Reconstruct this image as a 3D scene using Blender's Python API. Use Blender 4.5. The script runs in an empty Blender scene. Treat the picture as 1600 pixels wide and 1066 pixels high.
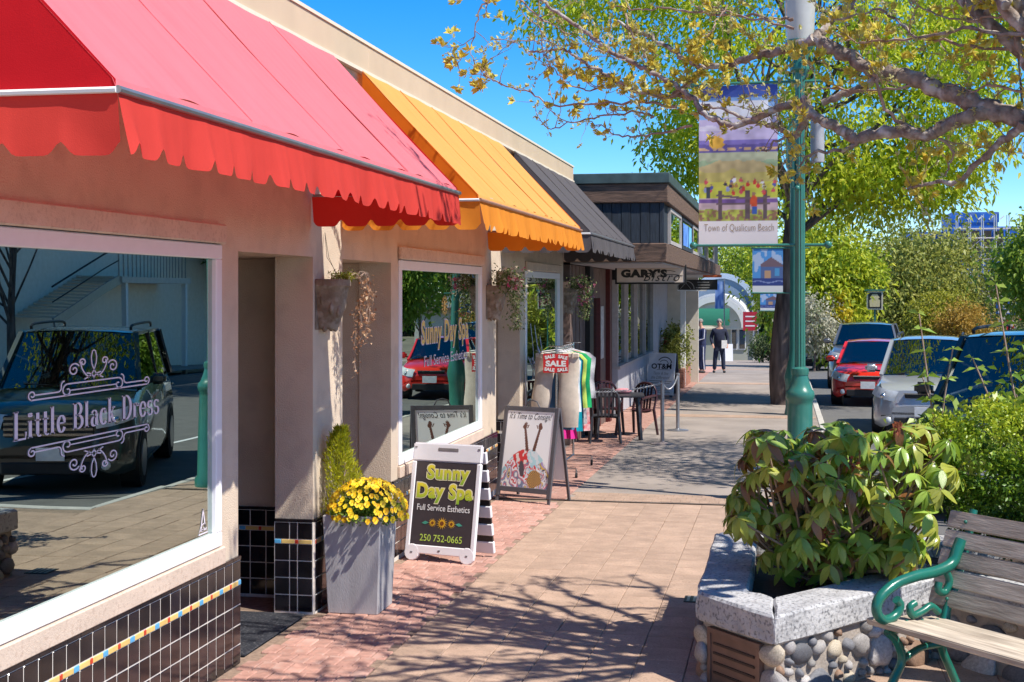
import bpy, bmesh, math, random
import numpy as np
from mathutils import Vector, Matrix
SC = bpy.context.scene
COL = SC.collection
PI = math.pi
rnd = random.Random(7)
RNG = np.random.default_rng(11)

# ------------------------------------------------------------------ camera
cam = bpy.data.cameras.new('camera'); cam_o = bpy.data.objects.new('camera', cam); COL.objects.link(cam_o)
cam.sensor_width = 36.0; cam.lens = 48.375; cam.shift_y = -0.0475
cam.clip_start = 0.1; cam.clip_end = 2000
cam_o.location = (0, 0, 2.25); cam_o.rotation_euler = (PI/2, 0, math.atan(425/2150))
SC.camera = cam_o
# ------------------------------------------------------------------ daylight
LDIR = Vector((-1.0, 0.42, -1.5)).normalized()
SUN_EL = math.asin(-LDIR.z)
w = bpy.data.worlds.new('World'); SC.world = w; w.use_nodes = True
nt = w.node_tree; bg = nt.nodes['Background']
sky = nt.nodes.new('ShaderNodeTexSky'); sky.sky_type = 'NISHITA'; sky.sun_disc = False
sky.sun_elevation = SUN_EL; sky.sun_rotation = math.atan2(-LDIR.x, -LDIR.y)
sky.altitude = 2500; sky.air_density = 1.0; sky.dust_density = 0.0; sky.ozone_density = 4.0
hsv = nt.nodes.new('ShaderNodeHueSaturation'); hsv.inputs['Saturation'].default_value = 1.4
nt.links.new(sky.outputs[0], hsv.inputs['Color']); nt.links.new(hsv.outputs[0], bg.inputs[0]); bg.inputs[1].default_value = 0.15
sun = bpy.data.lights.new('sun', 'SUN'); sun.energy = 5.0; sun.angle = math.radians(0.53); sun.color = (1.0, 0.95, 0.86)
sun_o = bpy.data.objects.new('sun', sun); COL.objects.link(sun_o)
sun_o.rotation_euler = LDIR.to_track_quat('-Z', 'Y').to_euler(); sun_o.location = (20, -10, 30)
SC.view_settings.view_transform = 'Standard'; SC.view_settings.look = 'None'
SC.view_settings.exposure = 0.50; SC.view_settings.gamma = 1.0; SC.view_settings.use_curve_mapping = False
SC.cycles.max_bounces = 8; SC.cycles.transparent_max_bounces = 12

def gz(y): return -0.01*(y-9.0) if y < 45 else (-0.36-0.04*(y-45) if y < 110 else -2.96)
# survey: sight lines from the tripod, used to read real positions off the photograph
_F = 2150.0; _T = math.atan(425/_F)
def _ray(px, py):
    a = (px-800)/_F
    return (-math.sin(_T)+math.cos(_T)*a, math.cos(_T)+math.sin(_T)*a, -(py-457)/_F)
def at(px, py, Y):  r = _ray(px,py); t = Y/r[1]; return Vector((t*r[0], Y, 2.25+t*r[2]))
def on(px, py, X):  r = _ray(px,py); t = X/r[0]; return Vector((X, t*r[1], 2.25+t*r[2]))
def lev(px, py, z): r = _ray(px,py); t = (z-2.25)/r[2]; return Vector((t*r[0], t*r[1], z))

# ------------------------------------------------------------------ helpers
class MB:
    """collects simple shapes; build() links them as one mesh object"""
    def __init__(s): s.v = []; s.f = []; s.m = []; s.mi = 0
    def add(s, vs, fs):
        b = len(s.v); s.v += [tuple(p) for p in vs]
        for f in fs: s.f.append(tuple(i + b for i in f)); s.m.append(s.mi)
        return s
    def box(s, x0, x1, y0, y1, z0, z1):
        return s.add([(x0,y0,z0),(x1,y0,z0),(x1,y1,z0),(x0,y1,z0),(x0,y0,z1),(x1,y0,z1),(x1,y1,z1),(x0,y1,z1)],
                     [(0,3,2,1),(4,5,6,7),(0,1,5,4),(1,2,6,5),(2,3,7,6),(3,0,4,7)])
    def obox(s, c, hx, hy, hz, M=None):
        M = M or Matrix.Identity(3); c = Vector(c); vs = []
        for z in (-hz, hz):
            for x, y in ((-hx,-hy),(hx,-hy),(hx,hy),(-hx,hy)): vs.append(c + M @ Vector((x,y,z)))
        return s.add(vs, [(0,3,2,1),(4,5,6,7),(0,1,5,4),(1,2,6,5),(2,3,7,6),(3,0,4,7)])
    def beam(s, a, b, wd, hg, up=(0,0,1)):
        a = Vector(a); b = Vector(b); d = (b-a); L = d.length; d.normalize()
        sd = d.cross(Vector(up)); 
        if sd.length < 1e-4: sd = d.cross(Vector((1,0,0)))
        sd.normalize(); u = sd.cross(d)
        M = Matrix((d, sd, u)).transposed()
        return s.obox((a+b)/2, L/2, wd/2, hg/2, M)
    def prism(s, poly, h0, h1, plane='xy'):
        n = len(poly)
        def P(p, h):
            return (p[0],p[1],h) if plane=='xy' else ((p[0],h,p[1]) if plane=='xz' else (h,p[0],p[1]))
        vs = [P(p,h0) for p in poly] + [P(p,h1) for p in poly]
        fs = [tuple(range(n))[::-1], tuple(range(n,2*n))] + [(i,(i+1)%n,n+(i+1)%n,n+i) for i in range(n)]
        return s.add(vs, fs)
    def tube(s, pts, r, n=8, cap=True):
        pts = [Vector(p) for p in pts]; k = len(pts)
        rs = r if isinstance(r, (list,tuple)) else [r]*k
        t = (pts[1]-pts[0]).normalized()
        a = t.orthogonal().normalized(); vs = []
        for i,p in enumerate(pts):
            if 0 < i < k-1: t2 = (pts[i+1]-pts[i-1])
            elif i == 0: t2 = pts[1]-pts[0]
            else: t2 = pts[-1]-pts[-2]
            if t2.length > 1e-9: t = t2.normalized()
            a = (a - t*a.dot(t))
            if a.length < 1e-6: a = t.orthogonal()
            a.normalize(); b = t.cross(a)
            for j in range(n):
                g = 2*PI*j/n; vs.append(p + (a*math.cos(g) + b*math.sin(g))*rs[i])
        fs = [(i*n+j, i*n+(j+1)%n, (i+1)*n+(j+1)%n, (i+1)*n+j) for i in range(k-1) for j in range(n)]
        if cap: fs += [tuple(range(n))[::-1], tuple(range((k-1)*n, k*n))]
        return s.add(vs, fs)
    def lathe(s, prof, c=(0,0,0), n=20, flute=0, nf=0):
        vs = []; 
        for r,z in prof:
            for j in range(n):
                g = 2*PI*j/n; rr = r*(1-flute*(0.5+0.5*math.cos(nf*g))) if nf else r
                vs.append((c[0]+rr*math.cos(g), c[1]+rr*math.sin(g), c[2]+z))
        k = len(prof)
        fs = [(i*n+j, i*n+(j+1)%n, (i+1)*n+(j+1)%n, (i+1)*n+j) for i in range(k-1) for j in range(n)]
        fs += [tuple(range(n))[::-1], tuple(range((k-1)*n, k*n))]
        return s.add(vs, fs)
    def ball(s, c, r, n=10, sc=(1,1,1)):
        vs = []; fs = []; m = n//2+1
        for i in range(m+1):
            a = PI*i/m
            for j in range(n):
                g = 2*PI*j/n
                vs.append((c[0]+r*sc[0]*math.sin(a)*math.cos(g), c[1]+r*sc[1]*math.sin(a)*math.sin(g), c[2]-r*sc[2]*math.cos(a)))
        for i in range(m):
            for j in range(n): fs.append((i*n+j, i*n+(j+1)%n, (i+1)*n+(j+1)%n, (i+1)*n+j))
        return s.add(vs, fs)
    def grid(s, rows):
        R = len(rows); C_ = len(rows[0]); vs = [p for r in rows for p in r]
        return s.add(vs, [(i*C_+j, i*C_+j+1, (i+1)*C_+j+1, (i+1)*C_+j) for i in range(R-1) for j in range(C_-1)])
    def mesh(s, name, mats, bevel=0, smooth=None, seg=1):
        me = bpy.data.meshes.new(name); me.from_pydata(s.v, [], s.f)
        for m in (mats if isinstance(mats, (list,tuple)) else [mats]): me.materials.append(m)
        if any(s.m): me.polygons.foreach_set('material_index', s.m)
        if bevel:
            bm = bmesh.new(); bm.from_mesh(me)
            bmesh.ops.remove_doubles(bm, verts=bm.verts, dist=1e-5)
            eds = [e for e in bm.edges if len(e.link_faces)==2 and e.calc_face_angle(0) > 0.5]
            bmesh.ops.bevel(bm, geom=eds, offset=bevel, segments=seg, affect='EDGES', clamp_overlap=True)
            bm.to_mesh(me); bm.free()
        if smooth is not None:
            me.polygons.foreach_set('use_smooth', [True]*len(me.polygons))
            me.set_sharp_from_angle(angle=math.radians(smooth))
        me.update(); return me
    def build(s, name, mats, parent=None, loc=None, bevel=0, smooth=None, seg=1):
        return link(name, s.mesh(name, mats, bevel, smooth, seg), parent, loc)

def link(name, me, parent=None, loc=None, rot=None):
    o = bpy.data.objects.new(name, me); COL.objects.link(o)
    if parent is not None: o.parent = parent
    if loc is not None: o.location = loc
    if rot is not None: o.rotation_euler = rot
    return o
def tag(o, label=None, cat=None, group=None, kind=None):
    if label: o['label'] = label
    if cat: o['category'] = cat
    if group: o['group'] = group
    if kind: o['kind'] = kind
    return o
def thing(name, label, cat, loc=(0,0,0), rz=0, group=None):
    o = link(name, None, None, loc, (0,0,rz)); o.empty_display_size = 0.1
    return tag(o, label, cat, group)
def dup(root, loc, rz, label, group=None):
    r = root.copy(); COL.objects.link(r); r.location = loc; r.rotation_euler = (0,0,rz); r['label'] = label
    if group: r['group'] = group
    for ch in list(root.children):
        c = ch.copy(); COL.objects.link(c); c.parent = r
        for g in ch.children:
            d = g.copy(); COL.objects.link(d); d.parent = c
    return r

# ------------------------------------------------------------------ materials
def _new(name):
    m = bpy.data.materials.new(name); m.use_nodes = True
    n = m.node_tree.nodes; return m, n, m.node_tree.links, n['Principled BSDF']
def lin(c):   # sRGB 0-255 -> linear
    return tuple(((v/255)/12.92 if v/255 <= .04045 else ((v/255+.055)/1.055)**2.4) for v in c)
def mat(name, col, rough=.6, var=.12, scale=12, bump=0., bscale=60, metal=0, spec=.4, col2=None, objvar=0., coat=0., detail=4, speck=None, stretch=None):
    m, n, l, p = _new(name)
    p.inputs['Roughness'].default_value = rough; p.inputs['Metallic'].default_value = metal
    p.inputs['Specular IOR Level'].default_value = spec; p.inputs['Coat Weight'].default_value = coat
    tc = n.new('ShaderNodeTexCoord'); src = tc.outputs['Object']
    if stretch:
        mp = n.new('ShaderNodeMapping'); mp.inputs['Scale'].default_value = stretch; l.new(src, mp.inputs[0]); src = mp.outputs[0]
    if objvar:
        oi = n.new('ShaderNodeObjectInfo'); va = n.new('ShaderNodeVectorMath'); va.operation = 'MULTIPLY_ADD'
        l.new(oi.outputs['Random'], va.inputs[0]); va.inputs[1].default_value = (37,53,71); l.new(src, va.inputs[2]); src = va.outputs[0]
    ns = n.new('ShaderNodeTexNoise'); ns.inputs['Scale'].default_value = scale; ns.inputs['Detail'].default_value = detail
    l.new(src, ns.inputs['Vector'])
    mr = n.new('ShaderNodeMapRange'); mr.inputs[1].default_value = .3; mr.inputs[2].default_value = .7
    l.new(ns.outputs['Fac'], mr.inputs[0])
    mx = n.new('ShaderNodeMix'); mx.data_type = 'RGBA'
    c2 = col2 or tuple(v*(1-var) for v in col)
    c1 = col if col2 else tuple(min(1,v*(1+var)) for v in col)
    mx.inputs[6].default_value = (*c1,1); mx.inputs[7].default_value = (*c2,1)
    l.new(mr.outputs[0], mx.inputs[0]); out = mx.outputs[2]
    if speck:   # (colour, scale, amount)
        s2 = n.new('ShaderNodeTexNoise'); s2.inputs['Scale'].default_value = speck[1]; s2.inputs['Detail'].default_value = 2; l.new(src, s2.inputs['Vector'])
        r2 = n.new('ShaderNodeMapRange'); r2.inputs[1].default_value = .52; r2.inputs[2].default_value = .68; l.new(s2.outputs['Fac'], r2.inputs[0])
        q = n.new('ShaderNodeMath'); q.operation = 'MULTIPLY'; q.inputs[1].default_value = speck[2]; l.new(r2.outputs[0], q.inputs[0])
        m2 = n.new('ShaderNodeMix'); m2.data_type = 'RGBA'; m2.inputs[7].default_value = (*speck[0],1)
        l.new(q.outputs[0], m2.inputs[0]); l.new(out, m2.inputs[6]); out = m2.outputs[2]
    if objvar:
        hs = n.new('ShaderNodeHueSaturation'); r3 = n.new('ShaderNodeMapRange')
        r3.inputs[3].default_value = 1-objvar; r3.inputs[4].default_value = 1+objvar
        l.new(oi.outputs['Random'], r3.inputs[0]); l.new(r3.outputs[0], hs.inputs['Value']); l.new(out, hs.inputs['Color']); out = hs.outputs[0]
    l.new(out, p.inputs['Base Color'])
    if bump:
        b = n.new('ShaderNodeBump'); b.inputs['Strength'].default_value = bump; b.inputs['Distance'].default_value = .01
        nb = n.new('ShaderNodeTexNoise'); nb.inputs['Scale'].default_value = bscale; nb.inputs['Detail'].default_value = 5
        l.new(src, nb.inputs['Vector']); l.new(nb.outputs['Fac'], b.inputs['Height']); l.new(b.outputs[0], p.inputs['Normal'])
    return m
def wood(name, c1, c2, rough=.7, axis=(1,12,12), scale=3, bump=.3):
    return mat(name, c1, rough, scale=scale, col2=c2, bump=bump, bscale=scale*3, stretch=axis, objvar=.12, detail=8)
def fabric(name, col, tcol, trans=.4, rough=.85, var=.06, weave=True):
    m, n, l, p = _new(name)
    p.inputs['Base Color'].default_value = (*col,1); p.inputs['Roughness'].default_value = rough; p.inputs['Specular IOR Level'].default_value = .2
    tc = n.new('ShaderNodeTexCoord'); ns = n.new('ShaderNodeTexNoise'); ns.inputs['Scale'].default_value = 3.5; ns.inputs['Detail'].default_value = 6
    l.new(tc.outputs['Object'], ns.inputs['Vector'])
    mx = n.new('ShaderNodeMix'); mx.data_type='RGBA'
    mx.inputs[6].default_value = (*[min(1,v*(1+var)) for v in col],1); mx.inputs[7].default_value = (*[v*(1-var) for v in col],1)
    l.new(ns.outputs['Fac'], mx.inputs[0]); l.new(mx.outputs[2], p.inputs['Base Color'])
    # dirt streaks down the cloth
    mp = n.new('ShaderNodeMapping'); mp.inputs['Scale'].default_value = (1.2,9,1.2); l.new(tc.outputs['Object'], mp.inputs[0])
    n3 = n.new('ShaderNodeTexNoise'); n3.inputs['Scale'].default_value = 1.6; n3.inputs['Detail'].default_value = 7; l.new(mp.outputs[0], n3.inputs['Vector'])
    r3 = n.new('ShaderNodeMapRange'); r3.inputs[1].default_value = .45; r3.inputs[2].default_value = .75; r3.inputs[4].default_value = .22; l.new(n3.outputs['Fac'], r3.inputs[0])
    m3 = n.new('ShaderNodeMix'); m3.data_type='RGBA'; m3.inputs[7].default_value = (*[v*.62 for v in col],1); l.new(r3.outputs[0], m3.inputs[0]); l.new(mx.outputs[2], m3.inputs[6]); l.new(m3.outputs[2], p.inputs['Base Color'])
    b = n.new('ShaderNodeBump'); b.inputs['Strength'].default_value = .22; b.inputs['Distance'].default_value = .004
    n2 = n.new('ShaderNodeTexNoise'); n2.inputs['Scale'].default_value = 240; l.new(tc.outputs['Object'], n2.inputs['Vector'])
    l.new(n2.outputs['Fac'], b.inputs['Height'])
    b2 = n.new('ShaderNodeBump'); b2.inputs['Strength'].default_value = .5; b2.inputs['Distance'].default_value = .03
    n4 = n.new('ShaderNodeTexNoise'); n4.inputs['Scale'].default_value = 2.6; n4.inputs['Detail'].default_value = 2; l.new(tc.outputs['Object'], n4.inputs['Vector'])
    l.new(n4.outputs['Fac'], b2.inputs['Height']); l.new(b.outputs[0], b2.inputs['Normal']); l.new(b2.outputs[0], p.inputs['Normal'])
    t = n.new('ShaderNodeBsdfTranslucent'); t.inputs[0].default_value = (*tcol,1)
    ms = n.new('ShaderNodeMixShader'); ms.inputs[0].default_value = trans
    l.new(p.outputs[0], ms.inputs[1]); l.new(t.outputs[0], ms.inputs[2]); l.new(ms.outputs[0], n['Material Output'].inputs[0])
    return m
def leafmat(name, cols, trans=.35, rough=.45, spec=.4):
    """colour by the per-leaf attribute 'tint' (0..1) over a ramp of real leaf colours"""
    m, n, l, p = _new(name)
    at = n.new('ShaderNodeAttribute'); at.attribute_name = 'tint'
    oi = n.new('ShaderNodeObjectInfo'); ad = n.new('ShaderNodeMath'); ad.operation = 'ADD'
    l.new(at.outputs['Fac'], ad.inputs[0])
    rm = n.new('ShaderNodeMath'); rm.operation='MULTIPLY'; rm.inputs[1].default_value = 0.0; l.new(oi.outputs['Random'], rm.inputs[0]); l.new(rm.outputs[0], ad.inputs[1])
    cr = n.new('ShaderNodeValToRGB'); e = cr.color_ramp.elements
    for i, c in enumerate(cols):
        pos = i/(len(cols)-1)
        if i == 0: e[0].position = 0; e[0].color = (*c,1)
        elif i == len(cols)-1: e[-1].position = 1; e[-1].color = (*c,1)
        else: x = e.new(pos); x.color = (*c,1)
    l.new(ad.outputs[0], cr.inputs[0]); l.new(cr.outputs[0], p.inputs['Base Color'])
    p.inputs['Roughness'].default_value = rough; p.inputs['Specular IOR Level'].default_value = spec
    t = n.new('ShaderNodeBsdfTranslucent'); l.new(cr.outputs[0], t.inputs[0])
    ms = n.new('ShaderNodeMixShader'); ms.inputs[0].default_value = trans
    l.new(p.outputs[0], ms.inputs[1]); l.new(t.outputs[0], ms.inputs[2]); l.new(ms.outputs[0], n['Material Output'].inputs[0])
    m['rand'] = rm.name
    return m
def printmat(name, rough=.5, trans=0, emit=None):
    m, n, l, p = _new(name)
    at = n.new('ShaderNodeAttribute'); at.attribute_name = 'print'
    l.new(at.outputs['Color'], p.inputs['Base Color']); p.inputs['Roughness'].default_value = rough; p.inputs['Specular IOR Level'].default_value = .3
    if trans:
        t = n.new('ShaderNodeBsdfTranslucent'); l.new(at.outputs['Color'], t.inputs[0])
        ms = n.new('ShaderNodeMixShader'); ms.inputs[0].default_value = trans
        l.new(p.outputs[0], ms.inputs[1]); l.new(t.outputs[0], ms.inputs[2]); l.new(ms.outputs[0], n['Material Output'].inputs[0])
    return m
def glassmat(name, tint, refl=.4, gcol=(.9,.95,.93), wav=0):
    m, n, l, p = _new(name); n.remove(p)
    g = n.new('ShaderNodeBsdfGlossy'); g.inputs[0].default_value = (*gcol,1); g.inputs['Roughness'].default_value = 0.0
    t = n.new('ShaderNodeBsdfTransparent'); t.inputs[0].default_value = (*tint,1)
    if wav:     # slightly uneven plate glass
        tc = n.new('ShaderNodeTexCoord'); wn = n.new('ShaderNodeTexNoise'); wn.inputs['Scale'].default_value = 1.1; wn.inputs['Detail'].default_value = 0
        bp_ = n.new('ShaderNodeBump'); bp_.inputs['Strength'].default_value = 1; bp_.inputs['Distance'].default_value = wav
        l.new(tc.outputs['Object'], wn.inputs['Vector']); l.new(wn.outputs['Fac'], bp_.inputs['Height']); l.new(bp_.outputs[0], g.inputs['Normal'])
    fr = n.new('ShaderNodeFresnel'); fr.inputs[0].default_value = 1.5
    mr = n.new('ShaderNodeMapRange'); mr.inputs[3].default_value = refl; mr.inputs[4].default_value = 1.0; l.new(fr.outputs[0], mr.inputs[0])
    ms = n.new('ShaderNodeMixShader'); l.new(mr.outputs[0], ms.inputs[0]); l.new(t.outputs[0], ms.inputs[1]); l.new(g.outputs[0], ms.inputs[2])
    l.new(ms.outputs[0], n['Material Output'].inputs[0]); return m

STUCCO = mat('stucco', (.63,.515,.40), .9, .09, 2.2, .6, 110, spec=.2, detail=8, speck=((.47,.37,.29),5,.35))
STUCCO_TRIM = mat('stucco_trim', (.60,.48,.39), .9, .08, 5, .3, 120, spec=.2, speck=((.35,.24,.18),40,.35))
TILE_BLACK = mat('glazed_black_tile', (.013,.011,.014), .12, .3, 8, .04, 6, spec=.6, objvar=.35)
GROUT = mat('grout', (.66,.60,.54), .9, .12, 30)
TILE_YEL = mat('yellow_accent_tile', (.72,.50,.17), .3, .1, objvar=.1)
TILE_BLUE = mat('blue_accent_tile', (.10,.38,.66), .3, .1, objvar=.1)
TILE_RED = mat('red_accent_tile', (.55,.05,.02), .3, .1)
VINYL = mat('white_vinyl', (.80,.79,.82), .35, .02)
PARAPET = mat('tan_metal_fascia', (.60,.46,.32), .55, .05, 3)
PARAPET_LT = mat('cream_drip_edge', (.78,.68,.54), .5, .03)
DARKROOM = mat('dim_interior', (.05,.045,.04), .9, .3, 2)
ROOF = mat('roof_felt', (.12,.115,.11), .9, .2)
GLASS = glassmat('shop_glass', (.30,.46,.39), .53, (.80,.93,.87), .0016)
GLASS_DK = glassmat('dark_glass', (.16,.18,.2), .12)
CARGLASS = glassmat('car_glass', (.10,.14,.16), .12)
LETTER = mat('pale_window_lettering', (.70,.64,.72), .6, .02)
BLACKMET = mat('black_metal', (.015,.015,.017), .45, .2)
GREYMET = mat('grey_metal', (.33,.33,.35), .35, .1, metal=.7)
CHROME = mat('chrome', (.62,.62,.63), .18, .05, metal=1)
WHITE = mat('white_paint', (.78,.77,.76), .5, .03)
WHITEPL = mat('white_plastic', (.80,.78,.80), .4, .02)
BLACKPL = mat('black_plastic', (.02,.019,.02), .4, .2)
RUBBER = mat('rubber', (.018,.018,.018), .8, .2)
LAMPGREEN = mat('green_enamel', (.035,.165,.125), .32, .06, 6, coat=.3)
BENCHGREEN = mat('dark_green_iron', (.012,.135,.095), .3, .12, 10, .1, 40, coat=.3)
BARK = mat('grey_bark', (.19,.14,.12), .95, scale=7, col2=(.05,.036,.032), bump=1, bscale=9, stretch=(1.6,1.6,.25))
LIMB = mat('lichen_bark', (.38,.31,.26), .95, scale=18, col2=(.13,.09,.07), bump=.8, bscale=45, speck=((.56,.54,.52),14,.75))
TWIG = mat('twig_bark', (.44,.33,.27), .9, scale=20, col2=(.24,.15,.11), bump=.3)
SOIL = mat('soil', (.05,.032,.022), 1, .4, 30, .6, 50)
PRINT = printmat('printed_panel'); BANNERMAT = printmat('printed_cloth', .8, .25)

# ------------------------------------------------------------------ lettering
def text2d(s, size=1, bold=0., shear=0., spacing=1., xs=1., align='CENTER'):
    cu = bpy.data.curves.new('lettering', 'FONT'); cu.body = s; cu.size = size; cu.offset = bold; cu.shear = shear
    cu.space_character = spacing; cu.align_x = align; cu.resolution_u = 3
    o = bpy.data.objects.new('lettering', cu); COL.objects.link(o)
    me = bpy.data.meshes.new_from_object(o.evaluated_get(bpy.context.evaluated_depsgraph_get()))
    vs = [(v.co.x*xs, v.co.y) for v in me.vertices]; fs = [tuple(p.vertices) for p in me.polygons]
    bpy.data.objects.remove(o); bpy.data.curves.remove(cu); bpy.data.meshes.remove(me)
    return vs, fs
def fit(t, w=None, h=None, cx=0, cy=0):
    vs, fs = t; xs = [v[0] for v in vs]; ys = [v[1] for v in vs]
    sx = w/(max(xs)-min(xs)) if w else None; sy = h/(max(ys)-min(ys)) if h else None
    sx = sx or sy; sy = sy or sx
    mx = (max(xs)+min(xs))/2; my = (max(ys)+min(ys))/2
    return [((x-mx)*sx+cx, (y-my)*sy+cy) for x,y in vs], fs
def ribbon(pts, w, thin=None):
    """stroke; with thin given it behaves like a broad nib (heavy stems, fine cross strokes)"""
    n = len(pts); vs = []; fs = []
    for i,(x,y) in enumerate(pts):
        a = pts[max(0,i-1)]; b = pts[min(n-1,i+1)]; dx, dy = b[0]-a[0], b[1]-a[1]; L = math.hypot(dx,dy) or 1
        ww = w if thin is None else thin + (w-thin)*(abs(dy)/L)**1.5
        nx, ny = -dy/L*ww/2, dx/L*ww/2
        vs += [(x+nx,y+ny),(x-nx,y-ny)]
    return vs, [(2*i,2*i+1,2*i+3,2*i+2) for i in range(n-1)]
def join2(*ts):
    V=[];F=[]
    for v,f in ts:
        b=len(V); V+=v; F+=[tuple(i+b for i in q) for q in f]
    return V,F
def arc(cx,cy,rx,ry,a0,a1,n=14):
    return [(cx+rx*math.cos(math.radians(a0+(a1-a0)*i/n)), cy+ry*math.sin(math.radians(a0+(a1-a0)*i/n))) for i in range(n+1)]
def spiral(cx,cy,r0,r1,a0,a1,n=26):
    return [(cx+(r0+(r1-r0)*i/n)*math.cos(math.radians(a0+(a1-a0)*i/n)), cy+(r0+(r1-r0)*i/n)*math.sin(math.radians(a0+(a1-a0)*i/n))) for i in range(n+1)]
def place2(t, o, u, v, d=(0,0,0)):
    """2-D shape -> MB on the plane through o spanned by u, v, lifted by d"""
    o=Vector(o)+Vector(d); u=Vector(u); v=Vector(v); b=MB()
    return b.add([o+u*x+v*y for x,y in t[0]], t[1])
def flat(name, t, m, parent, o, u, v, d=(0,0,0)): return place2(t,o,u,v,d).build(name, m, parent)
def color_attr(me, cols, name='print'):
    a = me.color_attributes.new(name, 'FLOAT_COLOR', 'POINT')
    arr = np.ones((len(me.vertices),4), np.float32); arr[:,:3] = cols; a.data.foreach_set('color', arr.ravel())
def printed(name, fn, nu, nv, o, u, v, parent, m=None, wave=None):
    """a flat printed sheet: one vertex grid coloured by fn(U,V) in linear rgb"""
    U,V = np.meshgrid(np.linspace(0,1,nu), np.linspace(0,1,nv)); o=np.array(o);u=np.array(u);v=np.array(v)
    co = o+U[...,None]*u+V[...,None]*v
    if wave is not None: co = co + wave(U,V)
    me = bpy.data.meshes.new(name); idx = np.arange(nu*nv).reshape(nv,nu)
    q = np.stack([idx[:-1,:-1],idx[:-1,1:],idx[1:,1:],idx[1:,:-1]],-1).reshape(-1,4)
    me.from_pydata(co.reshape(-1,3).tolist(), [], q.tolist()); me.materials.append(m or PRINT)
    color_attr(me, np.clip(fn(U,V),0,1).reshape(-1,3)); me.polygons.foreach_set('use_smooth',[True]*len(me.polygons))
    return link(name, me, parent)
def vnoise(U,V,f,seed=0):
    r = np.random.default_rng(seed); g = r.random((64,64))
    x=U*f; y=V*f; xi=np.floor(x).astype(int); yi=np.floor(y).astype(int); fx=x-xi; fy=y-yi
    fx=fx*fx*(3-2*fx); fy=fy*fy*(3-2*fy); G=lambda a,b:g[b%64,a%64]
    return (G(xi,yi)*(1-fx)+G(xi+1,yi)*fx)*(1-fy)+(G(xi,yi+1)*(1-fx)+G(xi+1,yi+1)*fx)*fy

# ------------------------------------------------------------------ foliage
def rand_dirs(n, rng=RNG):
    d = rng.normal(size=(n,3)); return d/np.linalg.norm(d,axis=1,keepdims=True)
def leaves_mesh(name, P, D, L, W, tint, m, fold=.25, droop=0, N=None):
    """many pointed leaves: P base points, D directions, L lengths, W widths; 4 triangles each"""
    n=len(P); D = D/np.linalg.norm(D,axis=1,keepdims=True)
    up = rand_dirs(n) if N is None else N
    S = np.cross(D,up); S/= (np.linalg.norm(S,axis=1,keepdims=True)+1e-9); Nn=np.cross(S,D)
    L=L[:,None]; W=W[:,None]
    tip = P+D*L; tip[:,2]-=droop*L[:,0]
    mid = P+D*L*.5
    a = mid+S*W*.5+Nn*W*fold; b = mid-S*W*.5+Nn*W*fold
    co = np.stack([P,a,tip,b],1).reshape(-1,3); k=np.arange(n)*4
    tri = np.stack([np.stack([k,k+1,k+2],1),np.stack([k,k+2,k+3],1)],1).reshape(-1,3)
    me=bpy.data.meshes.new(name); me.vertices.add(4*n); me.vertices.foreach_set('co',co.astype(np.float32).ravel())
    me.loops.add(6*n); me.polygons.add(2*n)
    me.loops.foreach_set('vertex_index',tri.astype(np.int32).ravel())
    me.polygons.foreach_set('loop_start',np.arange(0,6*n,3,dtype=np.int32))
    at=me.attributes.new('tint','FLOAT','POINT'); at.data.foreach_set('value',np.repeat(tint,4).astype(np.float32))
    me.materials.append(m); me.update(); me.validate(); return me
def crown_points(c, r, nclump, per, cl_r, rng, hollow=.35, flatten=.8, keep=None):
    """leaf clumps spread through an uneven ellipsoid"""
    C=[]
    lob = rng.normal(size=(7,3)); lob/=np.linalg.norm(lob,axis=1,keepdims=True); amp = rng.uniform(-.18,.22,7)
    while len(C)<nclump:
        d=rng.normal(size=3); d/=np.linalg.norm(d)
        rr = rng.uniform(hollow**2.2,1)**(1/2.2)
        rr *= 1+sum(a*max(0,np.dot(d,l))**3 for a,l in zip(amp,lob))
        p = np.array(c)+d*rr*np.array(r)
        if keep is None or keep(p): C.append(p)
    C=np.array(C); tc=rng.random(nclump)
    i=np.repeat(np.arange(nclump),per)
    off=rng.normal(size=(len(i),3))*cl_r*np.array([1,1,flatten])*rng.uniform(.5,1.2,(nclump,1))[i]
    return C, C[i]+off, tc[i], off

def holed_wall(b, ys, zs, solid, x0, x1):
    """wall slab in a y-z grid with openings"""
    ny,nz=len(ys)-1,len(zs)-1
    S=lambda i,j: 0<=i<ny and 0<=j<nz and solid(i,j)
    for i in range(ny):
        for j in range(nz):
            if not S(i,j): continue
            y0,y1,z0,z1=ys[i],ys[i+1],zs[j],zs[j+1]
            b.add([(x1,y0,z0),(x1,y1,z0),(x1,y1,z1),(x1,y0,z1)],[(0,1,2,3)])
            b.add([(x0,y0,z0),(x0,y1,z0),(x0,y1,z1),(x0,y0,z1)],[(3,2,1,0)])
            if not S(i-1,j): b.add([(x0,y0,z0),(x1,y0,z0),(x1,y0,z1),(x0,y0,z1)],[(0,1,2,3)])
            if not S(i+1,j): b.add([(x0,y1,z0),(x1,y1,z0),(x1,y1,z1),(x0,y1,z1)],[(3,2,1,0)])
            if not S(i,j-1): b.add([(x0,y0,z0),(x1,y0,z0),(x1,y1,z0),(x0,y1,z0)],[(3,2,1,0)])
            if not S(i,j+1): b.add([(x0,y0,z1),(x1,y0,z1),(x1,y1,z1),(x0,y1,z1)],[(0,1,2,3)])
    return b
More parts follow.
